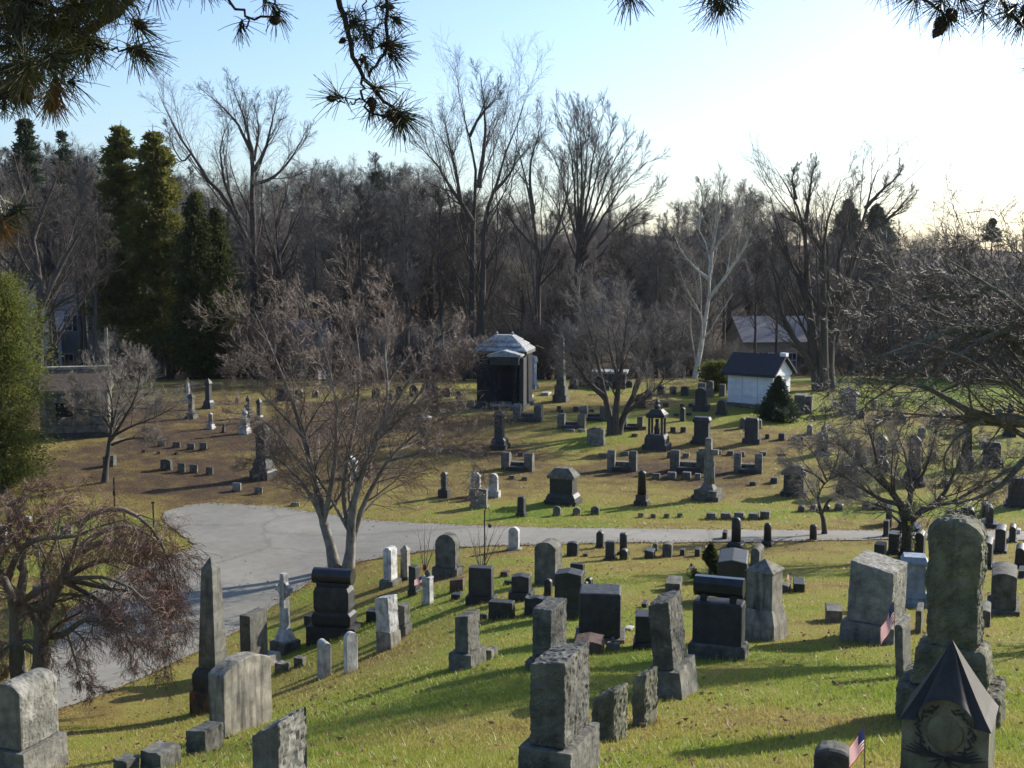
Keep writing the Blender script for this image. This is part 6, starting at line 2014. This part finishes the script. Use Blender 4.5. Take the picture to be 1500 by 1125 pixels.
flag('american flag hanging slack beside the slim dark slab at right', 1312, 985, 110, 30, 30, tilt=-.06, droop=1.2, yaw=15)
flag('american flag on a wooden stick cut by the bottom edge', 1266, 1160, 100, 30, 34, tilt=-.02, droop=1.1, yaw=-20, hang=.0)
flag('tiny american flag before the small dark slanted stone on the left lawn', 617, 882, 40, 13, 10, tilt=.05, droop=.5)
flag('tiny american flag leaning by the roadside block', 1029, 815, 22, 7, 7, tilt=.25, droop=.5, side=1)
flag('tiny american flag in the grass left of the dwarf evergreen', 1003, 848, 26, 9, 8, tilt=.35, droop=.4, side=1)
flag('tiny american flag between the two markers right of the pyramid capped pillar', 1158, 862, 25, 6, 9, tilt=0, droop=.7)
flag('tiny faded flag before the pale grey slab on the hill', 699, 742, 22, 8, 8, tilt=0, droop=.8)

# flower pot by the urn stone
b = hit(623, 852); root = empty('flower_bunch', b); tag(root, 'small bunch of red flowers on a thin stick behind the urn stone', 'flowers')
V, Q = tube([(0, 0, -.05), (0, 0, .42)], .008, 5); mk('stem', V, Q, M['wood'], root)
V, Q = merge([ball((random.uniform(-.05, .05), random.uniform(-.05, .05), .42 + random.uniform(-.05, .09)), .03, 6) for _ in range(14)])
mk('blossoms', V, Q, M['flower'], root)


# ------------- overhanging pine
def pine():
    rg = np.random.default_rng(91)
    root = empty('pine_tree', (-5.2, 1.2, float(H(-5.2, 1.2))))
    tag(root, 'overhanging pine with drooping needle tufts and cones framing the top of the view', 'pine tree')
    B = np.array(root.location)
    zt = 7.0
    P = np.array([[(0, 0, -.6), (.05, .05, 2), (.1, .2, 4), (.1, .3, 6), (.1, .3, 9)]], float); R = np.array([[.30, .25, .22, .18, .12]])
    V, Q = sweep(P, R, 12); mk('trunk', V, Q, M['pinebark'], root, smooth=True)

    def W(px, py, D): return pix(px, py, D) - B
    limbs = []   # visible limbs (px,py,D),(r0,r1)
    def limb(pts, r0, r1, name='branch'):
        P = resample([W(*p) for p in pts], 14); P[1:-1] += rg.normal(0, .006, (12, 3))
        limbs.append((P, np.linspace(r0, r1, 14)))
        return P
    # big carrying limbs high overhead
    top1 = limb([(-420, -300, 2.2), (-200, -160, 3.0), (60, -110, 4.0), (300, -60, 4.6), (500, -40, 5.0)], .09, .03)
    top2 = limb([(-420, -420, 2.0), (100, -330, 3.2), (700, -230, 4.4), (1150, -150, 5.0), (1560, -90, 5.2)], .09, .025)
    # visible ones
    vis = []
    def v(pts, r0, r1): vis.append(limb(pts, r0, r1))
    v([(300, -60, 4.6), (200, -10, 4.6), (150, 30, 4.5), (110, 65, 4.5), (75, 90, 4.4), (40, 105, 4.4), (-20, 130, 4.3)], .017, .012)
    v([(200, -10, 4.6), (165, 25, 4.6), (130, 60, 4.55), (100, 90, 4.5), (88, 120, 4.45), (74, 145, 4.4)], .009, .005)
    v([(130, 55, 4.6), (150, 66, 4.65), (175, 74, 4.7), (200, 76, 4.7)], .005, .004)
    v([(160, -30, 4.4), (180, 0, 4.4), (205, 20, 4.4), (210, 40, 4.4)], .005, .003)
    v([(60, -110, 4.0), (50, -20, 4.0), (40, 60, 4.0), (42, 110, 4.0)], .008, .004)
    v([(-60, -40, 3.8), (20, -10, 3.9), (80, 15, 4.0), (130, 10, 4.1)], .012, .006)
    v([(-60, 60, 3.8), (0, 40, 3.9), (60, 35, 4.0), (100, 40, 4.1)], .010, .005)
    v([(-80, 150, 4.0), (-20, 140, 4.0), (30, 140, 4.1), (60, 142, 4.2)], .008, .005)
    v([(300, -60, 4.6), (325, -5, 4.7), (345, 10, 4.7), (362, 26, 4.8), (385, 28, 4.8), (410, 22, 4.8)], .006, .0045)
    v([(362, 26, 4.8), (364, 40, 4.8), (352, 46, 4.8)], .0035, .003)
    v([(385, -60, 4.7), (400, -10, 4.8), (408, 10, 4.8), (408, 24, 4.8)], .004, .004)
    v([(490, -50, 5.0), (496, 0, 5.0), (504, 30, 5.0), (512, 65, 5.0), (520, 90, 5.0), (532, 112, 5.0), (548, 130, 5.0), (570, 148, 5.0), (590, 172, 5.0)], .0135, .006)
    v([(531, 112, 5.0), (529, 145, 5.0), (538, 162, 5.0), (560, 172, 5.0), (585, 176, 5.0)], .006, .004)
    v([(529, 146, 5.0), (512, 152, 5.0), (498, 148, 5.0), (488, 143, 5.0)], .0038, .003)
    v([(566, -50, 5.1), (565, 0, 5.1), (567, 35, 5.1), (569, 60, 5.1), (562, 82, 5.1), (550, 98, 5.05), (540, 112, 5.0)], .009, .006)
    v([(566, 28, 5.1), (550, 40, 5.1), (542, 55, 5.1)], .004, .003)
    v([(532, -40, 5.1), (533, 10, 5.1), (534, 50, 5.1)], .004, .003)
    v([(504, 20, 5.0), (520, 28, 5.0)], .003, .003); v([(507, 36, 5.0), (525, 38, 5.0)], .003, .003); v([(518, 86, 5.0), (534, 90, 5.0)], .003, .003)
    # top right
    v([(900, -70, 4.8), (915, -30, 4.8), (925, -5, 4.8)], .005, .004)
    v([(1030, -80, 5.0), (1048, -30, 5.0), (1055, 0, 5.0), (1056, 12, 5.0)], .006, .004)
    v([(1240, -80, 5.0), (1300, -30, 5.0), (1340, -6, 5.0), (1375, 10, 5.0), (1385, 30, 5.0)], .008, .006)
    v([(1420, -100, 5.0), (1460, -10, 5.0), (1480, 20, 5.0), (1510, 40, 5.0)], .010, .008)
    v([(1560, 20, 5.0), (1520, 60, 5.0), (1505, 100, 5.0)], .006, .004)
    for P, R in limbs:
        V, Q = sweep(P[None], R[None], 7)
        o = mk('branch', V, Q, M['pinebark'], root, smooth=True)
    # connect the big limbs to the trunk
    for tp, z0 in ((top1, 4.5), (top2, 6.0)):
        P = resample([(.1, .25, z0), (tp[0] * .5 + np.array([.05, .1, z0 * .5 + .2])), tp[0]], 8)
        V, Q = sweep(P[None], np.linspace(.12, .09, 8)[None], 8); mk('branch', V, Q, M['pinebark'], root, smooth=True)
    # needle tufts
    def tuft(c, d, n, L, mat, spread=1.0):
        d = unit(np.array(d, float)[None])[0]
        rnd = rg.normal(0, 1, (n, 3)); rnd = unit(rnd)
        dirs = unit(d * rg.uniform(.1, 1.1, (n, 1)) + rnd * spread)
        K = 4; P = np.zeros((n, K, 3)); P[:, 0] = c - d * rg.uniform(0, .05, (n, 1))
        Ls = L * rg.uniform(.5, 1.12, n) * rg.uniform(.85, 1.1); cur = dirs; bend = rg.normal(0, .07, (n, 3)) + rg.normal(0, .05, (1, 3))
        for k in range(1, K):
            cur = unit(cur + np.array([0, 0, -.10]) + bend + rg.normal(0, .03, (n, 3)))
            P[:, k] = P[:, k - 1] + cur * (Ls / (K - 1))[:, None]
        R = np.linspace(.0019, .0009, K)[None] * np.ones((n, 1))
        V, Q = sweep(P, R, 3)
        return V, Q

    tufts = []
    T = lambda px, py, D, dx, dz, n=60, L=.125, sp_=.8: tufts.append((W(px, py, D), (dx, 0, dz), n, L, sp_))
    # left cluster
    for px, py in [(200, 76), (210, 78)]: T(px, py, 4.7, .7, -.5, 60, .14, .7)
    T(205, 42, 4.4, .5, -.6, 60); T(75, 148, 4.4, 0, -1, 50); T(110, 122, 4.5, .8, -.2, 40, .13); T(45, 112, 4.0, 0, -1, 60); T(232, -20, 4.5, .2, -1, 50, .14); T(130, 12, 4.1, .6, -.4, 70); T(100, 40, 4.1, .6, -.3, 70)
    for k in range(88):
        px = rg.uniform(-60, 200); py = rg.uniform(-60, 140)
        if py > 150 - px * .55: continue
        T(px, py, rg.uniform(3.8, 4.8), rg.uniform(-.5, .8), rg.uniform(-1, .2), 70, .12, .9)
    T(10, 140, 4.1, .2, -1, 70, .11); T(30, 142, 4.1, .3, -1, 70, .11); T(150, 5, 4.6, .4, -.8, 60); T(280, -25, 4.7, .2, -1, 40); T(310, -12, 4.7, .6, -.2, 60, .11)
    T(350, 46, 4.8, -.3, -1, 30, .10); T(408, 24, 4.8, .6, -.9, 40, .12); T(395, 5, 4.8, .4, -.6, 30, .1)
    # middle hanging branch
    T(590, 172, 5.0, .75, -.35, 130, .15, .75); T(585, 178, 5.0, .2, -1, 60, .14); T(575, 160, 5.0, .5, .3, 50, .13); T(490, 143, 5.0, -.9, .05, 44, .14, .75)
    T(573, 66, 5.1, .9, .0, 110, .15, .7); T(580, 85, 5.1, .8, -.6, 50, .13); T(520, 28, 5.0, .2, .3, 40, .1); T(526, 38, 5.0, .5, -.3, 40, .11); T(534, 50, 5.1, .2, -.9, 50, .12); T(542, 56, 5.1, -.3, -.6, 40, .11)
    T(536, 92, 5.0, .3, -.6, 40, .11); T(545, 160, 5.0, -.1, -1, 50, .12); T(566, 8, 5.1, .8, .1, 50, .12); T(583, 30, 5.1, .6, -.3, 40, .11); T(560, 128, 5.0, .7, .1, 40, .13); T(515, 60, 5.0, -.8, -.3, 24, .11); T(506, 20, 5.0, -.5, -.2, 20, .1)
    # right
    T(925, -4, 4.8, .1, -1, 80, .13, .9); T(905, -25, 4.8, -.5, -.8, 50, .12); T(1055, 6, 5.0, .1, -1, 110, .14, .9); T(1040, -10, 5.0, -.4, -.8, 60, .13); T(1075, -10, 5.0, .4, -.8, 60, .13)
    T(1300, -25, 5.0, -.2, -1, 70, .14); T(1375, 8, 5.0, -.5, -.8, 60, .14); T(1340, -4, 5.0, -.6, -.5, 60, .14); T(1390, 30, 5.0, .1, -1, 60, .13); T(1410, 0, 5.0, .5, -.7, 60, .13)
    T(1480, 20, 5.0, -.5, -.8, 70, .15); T(1500, 30, 5.0, .1, -1, 80, .15); T(1460, -5, 5.0, -.6, -.7, 60, .15); T(1505, 100, 5.0, -.6, -.6, 14, .1); T(1190, -40, 5.0, 0, -1, 50, .13); T(1130, -35, 5.0, 0, -1, 40, .12); T(1440, 20, 5.0, -.2, -1, 40, .13)
    for c, d, n, L, spd in tufts:
        V, Q = tuft(c, d, n, L, None, spd)
        mk('needle_tuft', V, Q, M['needles'], root)
    for px, py in ((82, 130), (78, 145)):
        V, Q = tuft(W(px, py, 4.35), (.05, 0, -1), 90, .11, None, .45); mk('dead_needle_tuft', V, Q, M['needles_gold'], root)

    def cone(px, py, D, L, ax, az):
        n = 11; rows = 12; parts = []
        th = np.linspace(0, np.pi, 10)
        sec = [(-L / 2 + L * k / 9, 2 * L * .30 * math.sin(min(th[k] * .9 + .25, math.pi)) + .002, 2 * L * .30 * math.sin(min(th[k] * .9 + .25, math.pi)) + .002) for k in range(10)]
        parts.append(loft(sec, 10))
        for r in range(rows):
            z = -L * .45 + L * .9 * r / rows
            rad = L * .33 * math.sin(min(math.pi, (r + .8) / rows * math.pi * .92 + .2))
            for k in range(n):
                a = 2 * math.pi * (k + .5 * (r % 2)) / n
                V, Q = ball((0, 0, 0), 1, 4)
                V = V * np.array([L * .07, L * .05, L * .035])
                V[:, 0] += rad
                V = np.stack([V[:, 0] * math.cos(a) - V[:, 1] * math.sin(a), V[:, 0] * math.sin(a) + V[:, 1] * math.cos(a), V[:, 2] + z], 1)
                parts.append((V, Q))
        V, Q = merge(parts)
        dirv = unit(np.array([[ax, .1, az]]))[0]
        u = unit(np.cross(dirv, [0.2, 1, .3])[None])[0]; w = np.cross(dirv, u)
        V = V[:, :1] * u + V[:, 1:2] * w + V[:, 2:] * dirv + W(px, py, D)
        mk('pine_cone', V, Q, M['cone'], root)
    for a in [(484, 144, 5.0, .04, -1, .1), (501, 60, 5.0, .032, -.8, -.5), (545, 152, 4.97, .055, .2, -.9), (575, 172, 4.97, .06, .5, -.7), (583, 30, 5.1, .04, .5, -.4), (571, 68, 5.07, .05, .1, -.9), (573, 10, 5.1, .035, .5, -.1),
              (203, 74, 4.7, .05, .9, -.2), (105, 60, 4.5, .06, .3, -.9), (100, 75, 4.45, .06, -.3, -.9), (1056, 14, 5.0, .05, 0, -1), (1378, 38, 5.0, .075, .2, -.9), (1395, 22, 4.97, .06, .5, -.6), (1372, 48, 4.97, .05, -.5, -.8), (404, 30, 4.8, .05, .8, .1), (1502, 18, 5, .06, 0, -1),
              (20, 135, 4.0, .06, .4, -.8), (40, 140, 4.05, .06, .2, -.9), (532, 88, 5.0, .03, .4, .4), (206, 36, 4.4, .05, .6, -.2)]:
        cone(*a)
    # lower spray at the left edge
    sp0 = empty('pine_tree', (-2.6, 5.2, float(H(-2.6, 5.2))))
    tag(sp0, 'needle spray of a second pine poking in at the left edge below the big branches', 'pine tree')
    B2 = np.array(sp0.location)
    W2 = lambda px, py, D: pix(px, py, D) - B2
    b0 = W2(-160, 420, 5.2)
    P = resample([(b0[0], b0[1], -.3), (b0[0], b0[1], 1.5), b0 + [0, 0, .3], b0 + [0, 0, 1.6]], 8); V, Q = sweep(P[None], np.linspace(.06, .03, 8)[None], 8); mk('trunk', V, Q, M['pinebark'], sp0, smooth=True)
    P = resample([b0, W2(-80, 370, 5.2), W2(-20, 330, 5.2), W2(30, 308, 5.2)], 8); V, Q = sweep(P[None], np.linspace(.014, .006, 8)[None], 7); mk('branch', V, Q, M['pinebark'], sp0, smooth=True)
    for px, py, dx, dz, n in ((30, 306, .6, .1, 90), (10, 315, .2, .6, 70), (-5, 320, -.2, .5, 60)):
        V, Q = tuft(W2(px, py, 5.2), (dx, 0, dz), n, .13, None, .8); mk('needle_tuft', V, Q, M['needles'], sp0)
    for px, py in ((-2, 335), (5, 330)):
        V, Q = tuft(W2(px, py, 5.15), (.2, 0, -1), 60, .12, None, .5); mk('dead_needle_tuft', V, Q, M['needles_gold'], sp0)


pine()

# ------------------------------------------------------------------ air
V, Q = box(-425, 425, -40, 810, -32, 34)
hz = mk('haze', V, Q, None)
hm = bpy.data.materials.new('pale_haze'); hm.use_nodes = True
hm.node_tree.nodes.clear()
ho = hm.node_tree.nodes.new('ShaderNodeOutputMaterial'); hv = hm.node_tree.nodes.new('ShaderNodeVolumePrincipled')
hv.inputs['Color'].default_value = (.86, .90, .96, 1); hv.inputs['Density'].default_value = .00005; hv.inputs['Anisotropy'].default_value = .35
hm.node_tree.links.new(hv.outputs[0], ho.inputs[1]); hz.data.materials.append(hm)
tag(hz, 'thin pale winter haze in the air', 'haze', kind='stuff')

# ------------------------------------------------------------------ light
w = bpy.data.worlds.new('World'); SC.world = w; w.use_nodes = True
nt = w.node_tree; nt.nodes.clear()
sk = nt.nodes.new('ShaderNodeTexSky'); sk.sky_type = 'NISHITA'; sk.sun_disc = False
EL, AZ = math.radians(25), math.radians(56)     # azimuth clockwise from +Y (view direction)
sk.sun_elevation = EL; sk.sun_rotation = AZ; sk.air_density = 1.0; sk.dust_density = 1.5; sk.ozone_density = 1.0; sk.altitude = 50
bg = nt.nodes.new('ShaderNodeBackground'); bg.inputs[1].default_value = 0.11
out = nt.nodes.new('ShaderNodeOutputWorld')
tint = nt.nodes.new('ShaderNodeMix'); tint.data_type = 'RGBA'; tint.blend_type = 'MULTIPLY'; tint.inputs[0].default_value = 1
tint.inputs[7].default_value = (.86, .99, 1.22, 1)
nt.links.new(sk.outputs[0], tint.inputs[6]); nt.links.new(tint.outputs[2], bg.inputs[0]); nt.links.new(bg.outputs[0], out.inputs[0])
sun = bpy.data.lights.new('sun', 'SUN'); sun.energy = 5.0; sun.angle = math.radians(.5); sun.color = (1, .93, .82)
so = bpy.data.objects.new('sun', sun); COL.objects.link(so)
sd = Vector((math.sin(AZ) * math.cos(EL), math.cos(AZ) * math.cos(EL), math.sin(EL)))
so.rotation_euler = sd.to_track_quat('Z', 'Y').to_euler()

SC.view_settings.view_transform = 'Standard'; SC.view_settings.look = 'None'; SC.view_settings.gamma = 1; SC.view_settings.exposure = 0.82
SC.cycles.use_denoising = True
SC.cycles.max_bounces = 6; SC.cycles.diffuse_bounces = 3; SC.cycles.transmission_bounces = 4; SC.cycles.transparent_max_bounces = 4
SC.render.use_motion_blur = False
for o in list(bpy.data.objects):
    if o.name.startswith('bare') and o.location.y == -500 and '_h' in o: bpy.data.objects.remove(o)
print('OBJ', len(bpy.data.objects))

# ------------------------------------------------------------------ grass, after everything that stands in it
tag(blades('grass', 620000, 9, 50, 25.5, .068, .012, 31, ex=1.35), 'short winter grass growing between the near gravestones', 'grass')
tag(blades('hill_grass', 260000, 49, 96, 25.0, .085, .030, 32, ex=.8), 'thin dry and green grass on the hill beyond the road', 'grass')


def tufts():
    rg = np.random.default_rng(66); X = []; Yy = []; Hs = []
    for x, y, r, yaw in FOOT:
        n = int(min(260, 90 * (r / .4) * min(1, 24 / y) + 20)) if y < 50 else 40
        t = rg.uniform(0, 6.28, n); q = rg.uniform(.75, 1.15, n)
        c, s_ = np.cos(t), np.sin(t); m = np.maximum(np.abs(c), np.abs(s_))
        X += list(x + c / m * r * q); Yy += list(y + s_ / m * r * q); Hs += [1.0 if y < 50 else 1.2] * n
    x, y = np.array(X), np.array(Yy); n = len(x); hs = np.array(Hs)
    z = H(x, y); h = .11 * rg.uniform(.4, 1.3, n) * hs; w = .014 * (y / 20).clip(1, 2.5)
    a = rg.uniform(0, 6.28, n); lean = rg.normal(0, .4, (n, 2)) * h[:, None]
    V = np.zeros((n, 3, 3)); bx, by = np.cos(a) * w / 2, np.sin(a) * w / 2
    V[:, 0] = np.stack([x - bx, y - by, z - .02], 1); V[:, 1] = np.stack([x + bx, y + by, z - .02], 1); V[:, 2] = np.stack([x + lean[:, 0], y + lean[:, 1], z + h], 1)
    tt_ = np.clip(dryness(x, y) + rg.normal(.05, .15, n), 0, 1)
    tag(mk('grass_tufts', V.reshape(-1, 3), np.arange(n * 3).reshape(-1, 3), M['grass'], attrs={'tint': np.repeat(tt_, 3)}), 'longer uncut grass round the feet of the gravestones', 'grass', kind='stuff')


tufts()
